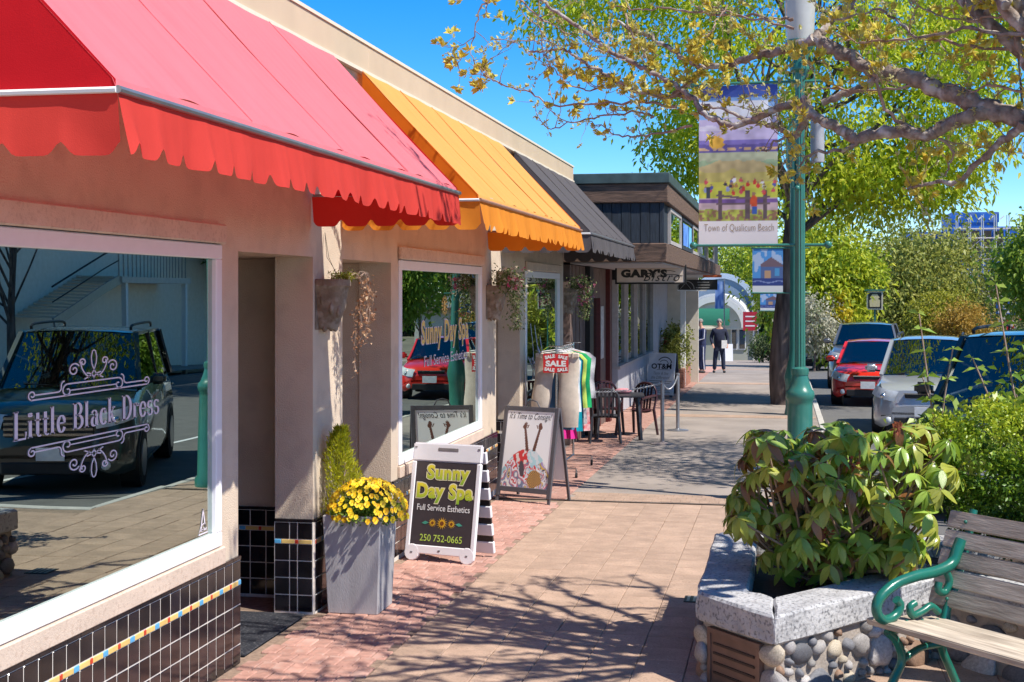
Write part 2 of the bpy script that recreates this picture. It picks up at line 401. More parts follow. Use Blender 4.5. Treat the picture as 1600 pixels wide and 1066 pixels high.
# ================================================================== SETTING
BRICK_M = mat('red_paving_brick', (.43,.235,.185), .85, .2, 18, .35, 60, objvar=.16, speck=((.62,.45,.38),9,.35))
PAVER_M = mat('tan_paver', (.43,.295,.215), .88, .16, 5, .5, 130, objvar=.08, speck=((.22,.15,.11),70,.55))
JOINT_M = mat('sand_joint', (.27,.19,.14), 1, .25, 30, .4, 80)
AGG_M = mat('aggregate_walk', (.31,.258,.222), .9, .18, 1.2, .5, 170, speck=((.15,.13,.12),120,.55))
ROAD_M = mat('asphalt', (.12,.115,.11), .9, .15, 3, .5, 150, speck=((.24,.23,.22),110,.5))
KERB_M = mat('concrete_kerb', (.48,.45,.41), .9, .12, 8, .3, 90)
def sheet(name, x0, x1, y0, y1, dz, m, n=1):
    b = MB(); q = [y0]+[v for v in (45,110) if y0 < v < y1]+[y1]
    b.grid([[(x0,v,gz(v)+dz),(x1,v,gz(v)+dz)] for v in q])
    return tag(b.build(name, m), kind='structure')
GRASS_M = mat('dry_ground', (.16,.14,.09), 1, .3, .3, .3, 20)
sheet('ground', -500, 500, -60, 900, -.30, GRASS_M)
road = sheet('road', .74, 13, -30, 130, -.14, ROAD_M)
walk_bed = sheet('pavement', -5.2, .62, -6, 15.15, -.012, JOINT_M)
plaza = sheet('plaza', .62, 9, -6, 13.4, -.014, JOINT_M)
walk = sheet('sidewalk', -5.2, .62, 15.15, 130, 0, AGG_M)
far_walk = sheet('far_sidewalk', 13, 16, -30, 130, 0, AGG_M)
b = MB()
y = 13.45
while y < 125:
    L = 1.8
    b.box(.625,.74,y+.004,y+L-.004,gz(y+.9)-.25,gz(y+.9)+.004); y += L
tag(b.build('kerb', KERB_M, bevel=.012), kind='structure')
b = MB()
for x in np.arange(.63, 9, 1.8): b.box(x+.004,x+1.796,13.41,13.53,gz(13.4)-.25,gz(13.4)+.002)
tag(b.build('kerb', KERB_M, bevel=.012), kind='structure')
# painted parking line
b = MB(); b.grid([[(3.4,v,gz(v)-.136),(3.5,v,gz(v)-.136)] for v in (14,45,90)])
tag(b.build('road_marking', WHITE), kind='structure')

# paving bricks along the shop fronts: one object each close by, joined further off
bm_ = [ (lambda q: q.mesh('brick', BRICK_M, bevel=.006))(MB().box(-.0485+e,.0485-e,-.0985+e,.0985-e,-.05,h)) for e,h in ((0,.0),(.001,-.0025),(.0005,.002)) ]
brick_bed = sheet('brick_border', -3.245, -2.392, 6.2, 15.14, -.010, JOINT_M)
far_bed = sheet('far_brick_border', -3.245, -2.392, 15.16, 60, .004, BRICK_M)
cells=[]
yy=6.6; r=0
while yy < 14.9:
    for k in range(-1,9):
        x = -2.445 - k*.101 - (.05 if r%2 else 0)
        if -3.2 < x < -2.44: cells.append((x,yy))
    yy += .201; r += 1
cells.sort(key=lambda c:c[1]); fb=MB()
for i,(x,y) in enumerate(cells):
    if i < 300:
        o = link('brick', bm_[rnd.randrange(3)], brick_bed, (x,y,gz(y)), (-.01+rnd.uniform(-.006,.006),rnd.uniform(-.008,.008),rnd.uniform(-.012,.012)))
    else:
        h=rnd.uniform(-.002,.002); fb.box(x-.0485,x+.0485,y-.0985,y+.0985,gz(y)-.05,gz(y)+h)
tag(fb.build('bricks_beyond', BRICK_M, brick_bed, bevel=.005), kind='stuff')
fb=MB(); yy=15.3; r=0
while yy < 46:
    for k in range(9):
        x=-2.445-k*.101-(.05 if r%2 else 0)
        if x>-3.22: fb.box(x-.048,x+.048,yy-.097,yy+.097,gz(yy)-.02,gz(yy)+.010+rnd.uniform(-.002,.002))
    yy+=.201; r+=1
tag(fb.build('bricks_beyond', BRICK_M, far_bed), kind='stuff')
# tan pavers
pm_ = [MB().box(-.1497+e,.1497-e,-.1497+e,.1497-e,-.05,h).mesh('paver', PAVER_M, bevel=.004) for e,h in ((0,0),(.001,-.002),(0,.0015))]
n=0; fb=MB()
for j in range(28):
    for i in range(-1,11):
        x=-2.235+i*.302; y=6.75+j*.302
        if x-.15 < -2.39: continue
        if x > .62: continue
        if n < 300 and not (x>-.35 and y<9.2):
            n+=1
            link('paver', pm_[rnd.randrange(3)], walk_bed, (x,y,gz(y)), (-.01+rnd.uniform(-.004,.004),rnd.uniform(-.004,.004),rnd.uniform(-.004,.004)))
        else: fb.box(x-.149,x+.149,y-.149,y+.149,gz(y)-.04,gz(y))
for x in np.arange(.77,8.8,.302):
    for y in np.arange(6.6,13.2,.302): fb.box(x-.149,x+.149,y-.149,y+.149,gz(y)-.04,gz(y))
tag(fb.build('pavers_beyond', PAVER_M, walk_bed), kind='stuff')
# narrow cross bands of small paving blocks set in the sidewalk
for y0,nr in ((15.17,3),(27.0,3),(38.6,4),(52,4)):
    fb=MB()
    for r in range(nr):
        for k in range(28):
            x=-2.33+k*.105+(.05 if r%2 else 0)
            if x<.58: fb.box(x-.05,x+.05,y0+r*.2+.003,y0+r*.2+.197,gz(y0+r*.2)-.02,gz(y0+r*.2+.1)+.005+rnd.uniform(0,.003))
    o=fb.build('paving_band', PAVER_M); tag(o,kind='structure')

# ================================================================== STUCCO SHOP BUILDING
BX,BY=-3.25,8.0
shop = thing('shop_building','long cream stucco shop building with black tiled base and tan roof edge on the left','building',(BX,BY,0))
OFF=Vector((BX,BY,0))
class WB(MB):       # shapes given in world coordinates, stored about the building's base
    def build(s, name, mats, parent=None, off=OFF, **k):
        s.v=[(x-off[0],y-off[1],z-off[2]) for x,y,z in s.v]; return MB.build(s,name,mats,parent,**k)
ys=[1.0,3.3,7.6,7.87,9.22,9.88,11.18,11.4,14.7,14.87,15.49,16.94,17.3,20.0,20.4]
zs=[-.15,.76,2.5,2.63,3.9]
def solid(i,j):
    y=(ys[i]+ys[i+1])/2; z=(zs[j]+zs[j+1])/2
    for a,b_ in ((3.3,7.6),(11.4,14.7),(17.3,20.0)):
        if a<y<b_ and .76<z<2.63: return False
    for a,b_ in ((7.87,9.22),(9.88,11.18),(15.49,16.94)):
        if a<y<b_ and z<2.5: return False
    return True
b=WB(); holed_wall(b,ys,zs,solid,-3.53,-3.25); b.build('front_wall',STUCCO,shop)
# recess walls and back, set behind the front wall
for y0,y1 in ((9.70,9.86),(11.2,11.36),(16.96,17.1),(7.70,7.85),(15.3,15.47)):
    b=WB(); b.box(-4.75,-3.531,y0,y1,-.15,2.498); b.build('recess_wall',STUCCO,shop)
for y0,y1 in ((7.72,9.86),(9.87,11.36),(15.3,17.1)):
    b=WB(); b.box(-4.8,-3.531,y0,y1,2.5,2.6); b.build('recess_ceiling',STUCCO,shop)
for y0,y1 in ((7.86,9.69),(9.87,11.19),(15.48,16.95)):
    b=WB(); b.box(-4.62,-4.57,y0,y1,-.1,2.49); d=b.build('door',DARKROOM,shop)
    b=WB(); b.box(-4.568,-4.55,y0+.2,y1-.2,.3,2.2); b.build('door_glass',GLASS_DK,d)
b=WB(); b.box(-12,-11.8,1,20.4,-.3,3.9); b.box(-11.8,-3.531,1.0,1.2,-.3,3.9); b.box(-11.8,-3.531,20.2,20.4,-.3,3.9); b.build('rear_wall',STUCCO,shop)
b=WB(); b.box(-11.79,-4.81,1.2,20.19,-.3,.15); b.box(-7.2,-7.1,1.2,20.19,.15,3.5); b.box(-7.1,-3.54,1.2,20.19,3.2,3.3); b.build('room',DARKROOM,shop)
b=WB(); b.box(-12.1,-3.14,.9,20.42,3.92,4.0); b.build('roof',ROOF,shop)
# fascia in lengths, each a part, slightly proud of the wall
yy=.9
while yy<20.3:
    y1=min(yy+3.05,20.43)
    b=WB(); b.box(-3.13,-3.10,yy+.002,y1-.002,3.925,4.12); p=b.build('fascia_panel',PARAPET,shop,bevel=.003)
    yy=y1
b=WB(); b.box(-3.53,-3.085,.9,20.44,3.895,3.922); b.box(-3.16,-3.09,.9,20.44,4.122,4.145); b.build('drip_edge',PARAPET_LT,shop)
b=WB(); b.box(-3.25,-3.13,.9,20.42,3.80,3.893); b.build('soffit',STUCCO,shop)
# windows
def shop_window(y0,y1,z0=.76,z1=2.63,label=None):
    b=WB(); b.box(-3.247,-3.215,y0-.02,y1+.02,2.535,2.648); b.build('window_head',STUCCO_TRIM,shop,bevel=.008)
    b=WB(); b.box(-3.249,-3.222,y0-.02,y1+.02,.655,.757); b.build('window_apron',STUCCO_TRIM,shop,bevel=.006)
    b=WB(); w_=.085
    b.box(-3.33,-3.235,y0+.002,y1-.002,2.53-w_,2.53); b.box(-3.33,-3.235,y0+.002,y1-.002,.762,.762+w_)
    b.box(-3.33,-3.236,y0+.002,y0+w_,.762+w_,2.53-w_); b.box(-3.33,-3.236,y1-w_,y1-.002,.762+w_,2.53-w_)
    f=b.build('window',VINYL,shop,bevel=.006)
    b=WB(); b.box(-3.335,-3.3,y0+.001,y1-.001,2.532,2.628); b.build('head_filler',VINYL,f)
    b=WB(); b.box(-3.275,-3.265,y0+w_-.01,y1-w_+.01,.762+w_-.01,2.53-w_+.01); b.build('pane',GLASS,f)
    return f
w1=shop_window(3.3,7.6); w2=shop_window(11.4,14.7); w3=shop_window(17.3,20.0)

# ---- lettering on the first window: a broad-nib alphabet drawn stroke by stroke
def nib(ch):
    W,T=.15,.05
    S=lambda *p:ribbon(list(p),W,T)
    st=lambda x,y0,y1:ribbon([(x,y0),(x,y1)],W)
    sf=lambda x,y,h=.11:ribbon([(x-h,y),(x+h,y)],T)
    A=lambda *a:ribbon(arc(*a),W,T)
    if ch=='L': return join2(st(.17,0,1),sf(.17,.98),ribbon([(.06,.02),(.60,.02),(.63,.26)],T+.02)),.66
    if ch=='B': return join2(st(.17,0,1),ribbon([(.04,.975),(.3,.975)],T),ribbon([(.04,.025),(.3,.025)],T),ribbon([(.17,.53),(.32,.53)],T),A(.28,.755,.2,.225,90,-90),A(.28,.275,.26,.255,90,-90)),.62
    if ch=='D': return join2(st(.17,0,1),ribbon([(.04,.975),(.28,.975)],T),ribbon([(.04,.025),(.28,.025)],T),A(.26,.5,.32,.478,90,-90)),.66
    if ch=='i': return join2(st(.13,0,.62),ribbon([(.02,.6),(.13,.6)],T),sf(.13,.025),A(.13,.82,.045,.045,0,360)),.30
    if ch=='l': return join2(st(.13,0,1),ribbon([(.02,.975),(.13,.975)],T),sf(.13,.025)),.30
    if ch=='t': return join2(st(.15,.1,.86),ribbon([(.02,.60),(.30,.60)],T),ribbon(arc(.24,.12,.09,.1,180,320),W*.6,T)),.34
    if ch=='e': return join2(A(.25,.31,.17,.30,20,335),ribbon([(.12,.34),(.41,.34)],T),ribbon([(.41,.34),(.41,.42)],W*.7)),.48
    if ch=='a': return join2(st(.34,.06,.48),ribbon(arc(.22,.46,.13,.14,0,165),W*.7,T),A(.22,.18,.13,.17,60,300),ribbon([(.2,.34),(.34,.36)],T),ribbon([(.34,.05),(.44,.02)],T)),.47
    if ch=='c': return join2(A(.25,.31,.17,.30,50,318),ribbon(arc(.34,.5,.03,.04,0,360),T+.03)),.44
    if ch=='k': return join2(st(.13,0,1),ribbon([(.02,.975),(.13,.975)],T),sf(.13,.025),ribbon([(.16,.28),(.36,.6)],T),ribbon([(.22,.36),(.40,.02)],W,T),ribbon([(.28,.6),(.45,.6)],T),ribbon([(.31,.025),(.5,.025)],T)),.50
    if ch=='r': return join2(st(.13,0,.62),ribbon([(.02,.6),(.13,.6)],T),sf(.13,.025),ribbon(arc(.25,.45,.12,.14,150,50),W*.6,T),A(.34,.53,.025,.03,0,360)),.38
    if ch=='s': return join2(ribbon(arc(.2,.46,.13,.14,40,270,12)+arc(.2,.17,.14,.15,90,-150,12),W*.85,T),ribbon([(.32,.5),(.33,.6)],T),ribbon([(.06,.04),(.06,.18)],T)),.39
    return ([],[]),.26
def nibtext(s,gap=.03):
    x=0; parts=[]
    for ch in s:
        (v,f),adv=nib(ch); parts.append(([(px+x,py) for px,py in v],f)); x+=adv+gap
    return join2(*parts)
def inline(s):
    # outlined look: the heavy strokes are doubled by two thinner ones
    out=[]
    return nibtext(s)
gx=-3.262
def on_glass(name,t,parent): 
    b=WB(); o=Vector((gx,0,0)); b.add([(gx,p[0],p[1]) for p in t[0]],t[1]); return b.build(name,LETTER,parent)
t=nibtext('Little Black Dress'); on_glass('lettering',fit(t,1.41,.128,6.115,1.668),w1)
def scrollwork(sg):
    R=lambda p,w=.011:ribbon(p,w)
    P=[]
    y0=.108*1
    P.append(R([(-.555,0),(.555,0)])); P.append(R([(-.52,.034),(-.33,.034)]+arc(-.33,.064,.03,.03,-90,0,6)+arc(-.27,.08,.03,.03,180,90,6)))
    P.append(R([(.52,.034),(.33,.034)]+arc(.33,.064,.03,.03,270,180,6)+arc(.27,.08,.03,.03,0,90,6)))
    for s in (-1,1):
        P.append(R([(s*x,y) for x,y in [(.555,0)]+spiral(.545,.035,.035,.008,-80,340)]))
        P.append(R([(s*x,y) for x,y in spiral(.245,.035,.05,.008,90,-300)]))
        P.append(R([(s*x,y) for x,y in arc(0,.27,.13,.16,-90+18,-10,10)+spiral(.105,.235,.032,.007,0,420)]))
        P.append(R([(s*x,y) for x,y in spiral(.185,.185,.052,.008,150,-360)]))
        P.append(R([(s*x,y) for x,y in arc(.07,.10,.07,.05,180,90,8)]))
        P.append(R([(s*x,y) for x,y in [(0,.17),(.02,.22),(.026,.27),(.015,.315),(0,.325)]],.010))
        P.append(R([(s*x,y) for x,y in [(.0,.17),(.03,.13),(.09,.105)]],.010))
    P.append(R([(-.245,.085),(.245,.085)])); P.append(R([(-.22,.035),(.22,.035)],.009))
    v,f=join2(*P); return [(x,y*sg) for x,y in v],f
v,f=scrollwork(1); on_glass('ornament',([(x*1.02+6.115,y*.62+1.772) for x,y in v],f),w1)
v,f=scrollwork(-1); on_glass('ornament',([(x*1.02+6.115,y*.62+1.562) for x,y in v],f),w1)
em=join2(ribbon([(0,.14),(.02,.05),(.05,0),(-.05,0),(-.02,.05),(0,.14)],.01),ribbon(spiral(0,.03,.03,.006,0,400),.007),ribbon([(-.03,.02),(.03,.02)],.01))
on_glass('emblem',([(x*1.2+7.385,y+.87) for x,y in em[0]],em[1]),w1)
# second window: shop name, sun burst and strap line
SUN_Y=mat('window_yellow_print',(.72,.55,.16),.6,.02)
def on_glass2(name,t,m,dx=0):
    b=WB(); b.add([(gx+dx,p[0],p[1]) for p in t[0]],t[1]); return b.build(name,m,w2)
on_glass2('lettering_back',fit(text2d('Sunny Day Spa',1,.045,0,1.06),1.93,.30,13.17,1.845),LETTER)
on_glass2('lettering',fit(text2d('Sunny Day Spa',1,.022,0,1.1),1.9,.28,13.17,1.845),SUN_Y,.002)
on_glass2('strap_line',fit(text2d('Full Service Esthetics'),1.75,.10,13.2,1.61),LETTER)
pet=[]
for k in range(14):
    a=2*PI*k/14; c_,s_=math.cos(a),math.sin(a)
    pet.append(([(.10*c_,.06*s_),(.16*math.cos(a+.16),.075*math.sin(a+.16)),(.21*c_,.105*s_),(.16*math.cos(a-.16),.075*math.sin(a-.16))],[(0,1,2,3)]))
t=join2(*pet,ribbon(arc(0,0,.05,.028,0,360,16),.05)); on_glass2('sun_burst',([(x*.62+13.1,y+2.12) for x,y in t[0]],t[1]),SUN_Y)
# third window: pale floral decal
dec=[]
for k in range(9):
    a=rnd.uniform(.3,2.7); L=rnd.uniform(.3,.8); x0=rnd.uniform(17.8,19.2)
    dec.append(ribbon([(x0+math.cos(a)*L*t_+.1*math.sin(t_*4),1.1+math.sin(a)*L*t_) for t_ in np.linspace(0,1,10)],.03))
t=join2(*dec); b=WB(); b.add([(gx,p[0],p[1]) for p in t[0]],t[1]); b.build('decal',LETTER,w3)

# ---- tiled base: every tile a part, the farthest ones joined
tm=MB().box(0,.012,-.0572,.0572,-.0572,.0572).mesh('tile',TILE_BLACK,bevel=.003)
tn=MB().box(0,.012,-.0265,.0265,-.0572,.0572).mesh('tile',TILE_BLACK,bevel=.003)
am={'y':MB().box(0,.014,-.05,.05,-.0135,.0135).mesh('accent_tile',TILE_YEL,bevel=.002),
    'b':MB().box(0,.0145,-.024,.024,-.0135,.0135).mesh('accent_tile',TILE_BLUE,bevel=.002),
    'r':MB().box(0,.0145,-.012,.012,-.0135,.0135).mesh('accent_tile',TILE_RED,bevel=.002)}
ROWS=[.061,.181,.301,.421,.571]
tiles=[]; acc=[]; caps=[]
def run(kind,u0,u1,base,narrow=None,ph=0.0):
    """kind 'x': face toward the street at X=base, u=Y; kind 'y': face toward -Y at Y=base, u=X"""
    gb=WB(); e=.0155
    if kind=='x': gb.box(base-.02,base+e,u0,u1,0.001+gz(u0)-.03,.632)
    else: gb.box(u0,u1,base-e,base+.02,-.03,.632)
    gb.build('grout_bed',GROUT,shop)
    L=u1-u0
    if narrow: us=narrow
    else:
        k=max(1,round(L/.1205)); st=L/k; us=[(u0+st*(i+.5),st) for i in range(k)]
    for u,wd in us:
        for z in ROWS: tiles.append((kind,u,z,base,wd))
        caps.append((kind,u,base,wd))
    u=u0+.001; seq=['r','y','b','y']; i=int(ph)
    wdt={'r':.026,'y':.102,'b':.050}
    while u<u1-.02:
        k=seq[i%4]; ww=min(wdt[k],u1-u); acc.append((kind,u+ww/2,base,k,ww/wdt[k])); u+=ww; i+=1
# near bay: from its right corner leftwards
run('x',3.5,7.868,-3.25)
run('y',-3.53,-3.244,9.22,narrow=[(-3.472,.112),(-3.387,.058),(-3.302,.112)],ph=2)
run('x',9.222,9.878,-3.25)
run('y',-4.4,-3.532,9.70)
run('x',11.19,14.868,-3.25); run('y',-3.52,-3.245,11.18)
run('x',14.875,15.488,-3.25); run('x',16.95,20.39,-3.25); run('y',-4.2,-3.25,16.94)
rot={'x':0.0,'y':-PI/2}
tiles.sort(key=lambda t:(t[1] if t[0]=='x' else t[3]))
far=WB(); n=0
def tpos(kind,u,base,z,lift=.006):
    return (base+lift-BX,u-BY,z) if kind=='x' else (u-BX,base-lift-BY,z)
for kind,u,z,base,wd in tiles:
    yv=u if kind=='x' else base
    if yv<4.6: 
        far.box(base+.006,base+.018,u-.0572,u+.0572,z-.0572,z+.0572) if kind=='x' else None; continue
    if n<300:
        n+=1
        o=link('tile',tn if wd<.08 else tm,shop,tpos(kind,u,base,z),(rnd.uniform(-.006,.006),rnd.uniform(-.006,.006),rot[kind]+rnd.uniform(-.008,.008)))
        if wd>=.08: o.scale=(1,(wd-.006)/.1144,1)
    else:
        if kind=='x': far.box(base+.006,base+.018,u-wd/2+.003,u+wd/2-.003,z-.0572,z+.0572)
        else: far.box(u-wd/2+.003,u+wd/2-.003,base-.018,base-.006,z-.0572,z+.0572)
tag(far.build('tiles_beyond',TILE_BLACK,shop,bevel=.003),kind='stuff')
far=WB(); far2=WB()
n=0
for kind,u,base,k,sc_ in acc:
    yv=u if kind=='x' else base
    if yv<4.6 or n>200: continue
    n+=1; o=link('accent_tile',am[k],shop,tpos(kind,u,base,.495),(0,0,rot[kind])); o.scale=(1,sc_*.97,1)
for kind,u,base,wd in caps:
    if kind=='x': far.box(base,base+.022,u-wd/2+.0015,u+wd/2-.0015,.6325,.655)
    else: far.box(u-wd/2+.0015,u+wd/2-.0015,base-.022,base,.6325,.655)
tag(far.build('cap_tiles',TILE_BLACK,shop,bevel=.003),kind='stuff')
# doormat and small vents / plates
o=MB().box(-.5,.36,-.55,.55,0,.012).build('doormat',mat('black_mat',(.02,.022,.03),.9,.3,60,.8,200,speck=((.3,.3,.32),60,.25)),None,(-3.62,8.55,gz(8.5)),bevel=.004)
tag(o,'black doormat lying in the first shop entrance','doormat')
o=MB().box(0,.03,-.05,.05,-.17,.17).build('vent_grille',mat('brown_grille',(.05,.03,.02),.6),shop,(0,9.75-BY,1.02),bevel=.005)

# ================================================================== AWNINGS
def awning(y0,y1,label,fab,fabv,fabe,railm,npan,xf=-2.21,zp=2.94,zb=2.71,xw=-3.085,zw=3.90,vper=.215,seed=1):
    rr=random.Random(seed)
    root=thing('awning',label,'awning',(xf,y0,zb),0,'shop awnings along the facade')
    O=(xf,y0,zb)
    class AB(MB):
        def build(s,*a,**k):
            s.v=[(x-O[0],y-O[1],z-O[2]) for x,y,z in s.v]; return MB.build(s,*a,**k)
    st=(y1-y0)/npan
    zt=zp+.03
    for p in range(npan):
        b=AB(); rows=[]
        for i in range(17):
            f=i/16; row=[]
            for j in range(29):
                g=j/28; sag=.010*math.sin(PI*f)+.0045*math.sin(g*PI*7+p*2)*(1-f)**2+.003*math.sin(g*PI*3+f*5+p)
                row.append((xf+(xw-xf)*f, y0+p*st+.0015+(st-.003)*g, zt+(zw-zt)*f-sag))
            rows.append(row)
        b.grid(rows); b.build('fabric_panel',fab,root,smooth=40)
        if p:
            b=AB(); yy_=y0+p*st
            b.tube([(xf+.004,yy_,zt+.004),((xf+xw)/2,yy_,(zt+zw)/2-.006),(xw,yy_,zw+.004)],.0025,5); b.build('seam',fab,root)
    b=AB(); b.grid([[(xf-.0,y0,zt+.001),(xf,y1,zt+.001)],[(xf+.018,y0,zp-.01),(xf+.018,y1,zp-.01)]]); b.build('hem_band',fab,root)
    b=AB(); b.tube([(xf+.026,y0-.01,zp-.01),(xf+.026,y1+.01,zp-.01)],.014,8); b.build('rail',railm,root,smooth=40)
    def scallop(s,dep): 
        t=(s/vper)%1; return dep*max(math.exp(-((t-.5)/.13)**2), 0.0)
    dep=.047
    b=AB(); N=int((y1-y0)/.0135); rows=[[],[],[],[]]
    for i in range(N+1):
        s=(y1-y0)*i/N; wob=.013*math.sin(s*8.3+seed)+.008*math.sin(s*17.1+seed*2)+.006*math.sin(s*31)
        zbot=zb+scallop(s+.05*seed,dep)
        for k,fr in enumerate((0,.4,.75,1)):
            z=zp-.015+(zbot-(zp-.015))*fr
            rows[k].append((xf+.02+wob*fr**1.3+.03*fr, y0+s+.005*math.sin(s*23)*fr, z))
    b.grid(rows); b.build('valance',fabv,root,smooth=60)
    for yy_,sg in ((y0,1),(y1,-1)):
        b=AB(); dy=sg*.003
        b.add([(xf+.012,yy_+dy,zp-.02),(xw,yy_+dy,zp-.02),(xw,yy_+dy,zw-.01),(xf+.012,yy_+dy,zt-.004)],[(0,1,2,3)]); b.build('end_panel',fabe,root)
        b=AB(); b.tube([(xf+.02,yy_-sg*.008,zp-.012),(-3.24,yy_-sg*.008,zp-.012)],.011,6); b.build('end_rail',WHITE if sg>0 else railm,root)
        b=AB(); N=70; rows=[[],[],[],[]]; Lx=-3.245-(xf+.02)
        for i in range(N+1):
            s=-Lx*i/N; wob=.012*math.sin(s*9+seed)+.006*math.sin(s*21)
            zbot=zb+scallop(s+.11,dep)
            for k,fr in enumerate((0,.4,.75,1)):
                z=zp-.022+(zbot-(zp-.022))*fr
                rows[k].append((xf+.02-s+.012*fr, yy_+wob*fr-sg*.012*fr, z))
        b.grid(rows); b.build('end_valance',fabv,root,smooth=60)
    # folding frame inside
    for yy_ in (y0+.1,(y0+y1)/2,y1-.1):
        b=AB(); b.beam((-3.23,yy_,zw-.16),(xf-.10,yy_,zp+.0),.02,.02); b.build('frame_arm',GREYMET,root)
    return root
REDE=fabric('red_canvas_shaded',(.60,.012,.022),(.75,.004,.006),.30); ORAE=fabric('orange_canvas_shaded',(.82,.20,.012),(.85,.12,.0),.3)  # end panels: deeper copies of the slope canvas, shade put into the colour
RED=fabric('red_canvas_sunlit',(.74,.185,.215),(.75,.010,.012),.22); REDV=fabric('red_canvas_valance',(.62,.055,.042),(.75,.012,.01),.25)  # same red canvas on the slope, paled in colour to stand for direct sun
ORA=fabric('orange_canvas_sunlit',(.80,.365,.10),(.85,.17,.006),.22); ORAV=fabric('orange_canvas_valance',(.76,.27,.03),(.85,.2,.01),.28)  # orange slope likewise: sunlight painted in as a paler canvas colour
BLK=fabric('black_canvas',(.095,.085,.09),(.02,.02,.02),.1)
awning(4.265,9.187,'red awning over the first shop window, nearest the viewer',RED,REDV,REDE,GREYMET,4,seed=1)
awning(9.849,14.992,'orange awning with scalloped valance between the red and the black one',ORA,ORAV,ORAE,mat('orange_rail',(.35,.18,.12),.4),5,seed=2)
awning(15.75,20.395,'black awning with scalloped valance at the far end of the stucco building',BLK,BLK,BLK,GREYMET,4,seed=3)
# ================================================================== WOODEN RESTAURANT BUILDING
GO=Vector((-3.25,21.0,gz(21)))
bistro=thing('restaurant_building','dark timber restaurant building with jettied upper storey behind the stucco shops','building',GO)
class GB(WB):
    def build(s,name,mats,parent=None,off=GO,**k): return WB.build(s,name,mats,parent,off,**k)
DKBLUE=mat('blue_black_stain',(.030,.040,.055),.75,.35,6,.25,30,stretch=(8,8,1),objvar=.2)
BROWNW=wood('weathered_brown_beam',(.20,.12,.085),(.07,.045,.035),.85,(1,3,10),4,.6)
CAPG=mat('dark_green_cap',(.055,.085,.085),.5,.3,5)
SIDING=mat('brown_siding',(.15,.10,.085),.8,.2,6,.2,40)
GREYW=mat('grey_render',(.42,.42,.45),.85,.08,5,.3,90)
CREAM=mat('cream_render',(.58,.53,.46),.9,.07,5,.3,90)
MULL=mat('mullion_grey',(.42,.38,.37),.6,.1)
MAROON=mat('maroon_paint',(.10,.015,.015),.5,.2)
b=GB(); b.box(-8,-1.82,21.04,39.0,2.74,3.95); b.build('upper_wall',DKBLUE,bistro)
x=-4.2; k=0
while x<-1.80:
    b=GB(); b.box(x+.004,min(x+.142,-1.79),21.0+(.004 if k%2 else 0),21.039,3.0,3.62); b.build('plank',DKBLUE,bistro,bevel=.004); x+=.146; k+=1
b=GB(); b.box(-5,-1.73,20.955,21.04,3.62,3.91); b.build('top_beam',BROWNW,bistro,bevel=.012)
b=GB(); b.box(-5,-1.75,20.965,21.04,2.71,3.0); b.build('bottom_beam',BROWNW,bistro,bevel=.012)
b=GB(); b.box(-1.82,-1.73,21.04,39.05,3.62,3.91); b.build('top_beam',BROWNW,bistro,bevel=.012)
b=GB(); b.box(-1.82,-1.75,21.04,39.05,2.71,3.0); b.build('bottom_beam',BROWNW,bistro,bevel=.012)
b=GB(); b.box(-8,-1.70,20.92,39.1,3.912,4.07); b.build('roof_cap',CAPG,bistro,bevel=.01)
# street-side windows of the upper storey with coloured posters inside
for i,(y0,y1,m) in enumerate(((22.0,24.4,GLASS),(24.6,27.4,GLASS),(27.6,29.6,GLASS_DK),(29.8,32,GLASS),(33,36,GLASS_DK))):
    b=GB(); 
    for q in ((y0,y0+.07,3.02,3.6),(y1-.07,y1,3.02,3.6),(y0+.07,y1-.07,3.02,3.08),(y0+.07,y1-.07,3.54,3.6)): b.box(-1.819,-1.77,*q)
    f=b.build('window',MULL if i!=1 else DKBLUE,bistro)
    b=GB(); b.box(-1.80,-1.79,y0+.07,y1-.07,3.08,3.54); b.build('pane',m,f)
for y0,y1,c in ((25.0,26.3,(.05,.16,.5)),(26.5,27.2,(.08,.3,.6)),(30.1,31.0,(.5,.5,.52))):
    b=GB(); b.box(-1.786,-1.78,y0,y1,3.1,3.5); b.build('poster',mat('poster',c,.6,.5,4,col2=tuple(min(1,v*2+.1) for v in c)),bistro)
b=GB(); b.box(-3.24,-1.82,21.04,39.0,2.69,2.735); b.build('soffit',GREYW,bistro)
# ground floor front
def gw(y0,y1,z0,z1,m,name,x0=-3.5,x1=-3.25,bev=.0): 
    b=GB(); b.box(x0,x1,y0,y1,z0,z1); return b.build(name,m,bistro,bevel=bev)
for k in range(8):
    gw(21.05+k*.2,21.245+k*.2,-.3,2.68,SIDING,'siding_board',-3.4,-3.25+(.01 if k%2 else 0))
gw(22.66,23.1,-.3,2.68,BLACKMET,'column',-3.4,-3.16)
gw(23.12,24.5,2.15,2.68,SIDING,'door_header')
f=gw(23.12,23.2,-.3,2.15,BLACKMET,'door_frame',-3.35,-3.22); gw(24.42,24.5,-.3,2.15,MAROON,'door_frame',-3.35,-3.22)
gw(23.2,24.42,-.2,2.15,GLASS,'door_glass',-3.30,-3.29)
gw(24.52,25.4,-.3,2.68,SIDING,'siding_board'); gw(25.42,25.7,-.3,2.68,MAROON,'column',-3.4,-3.17); gw(25.72,27.2,-.3,2.68,BLACKMET,'door_panel',-3.45,-3.35)
gw(24.6,25.0,1.05,2.0,mat('menu_board',(.45,.43,.42),.6,.25,14),'menu_board',-3.248,-3.23,.005)
gw(27.2,34.9,2.5,2.68,BLACKMET,'window_header'); gw(27.2,34.9,-.3,.72,GREYW,'window_apron',-3.5,-3.235); gw(27.2,34.9,.72,.78,MULL,'window_sill',-3.5,-3.20)
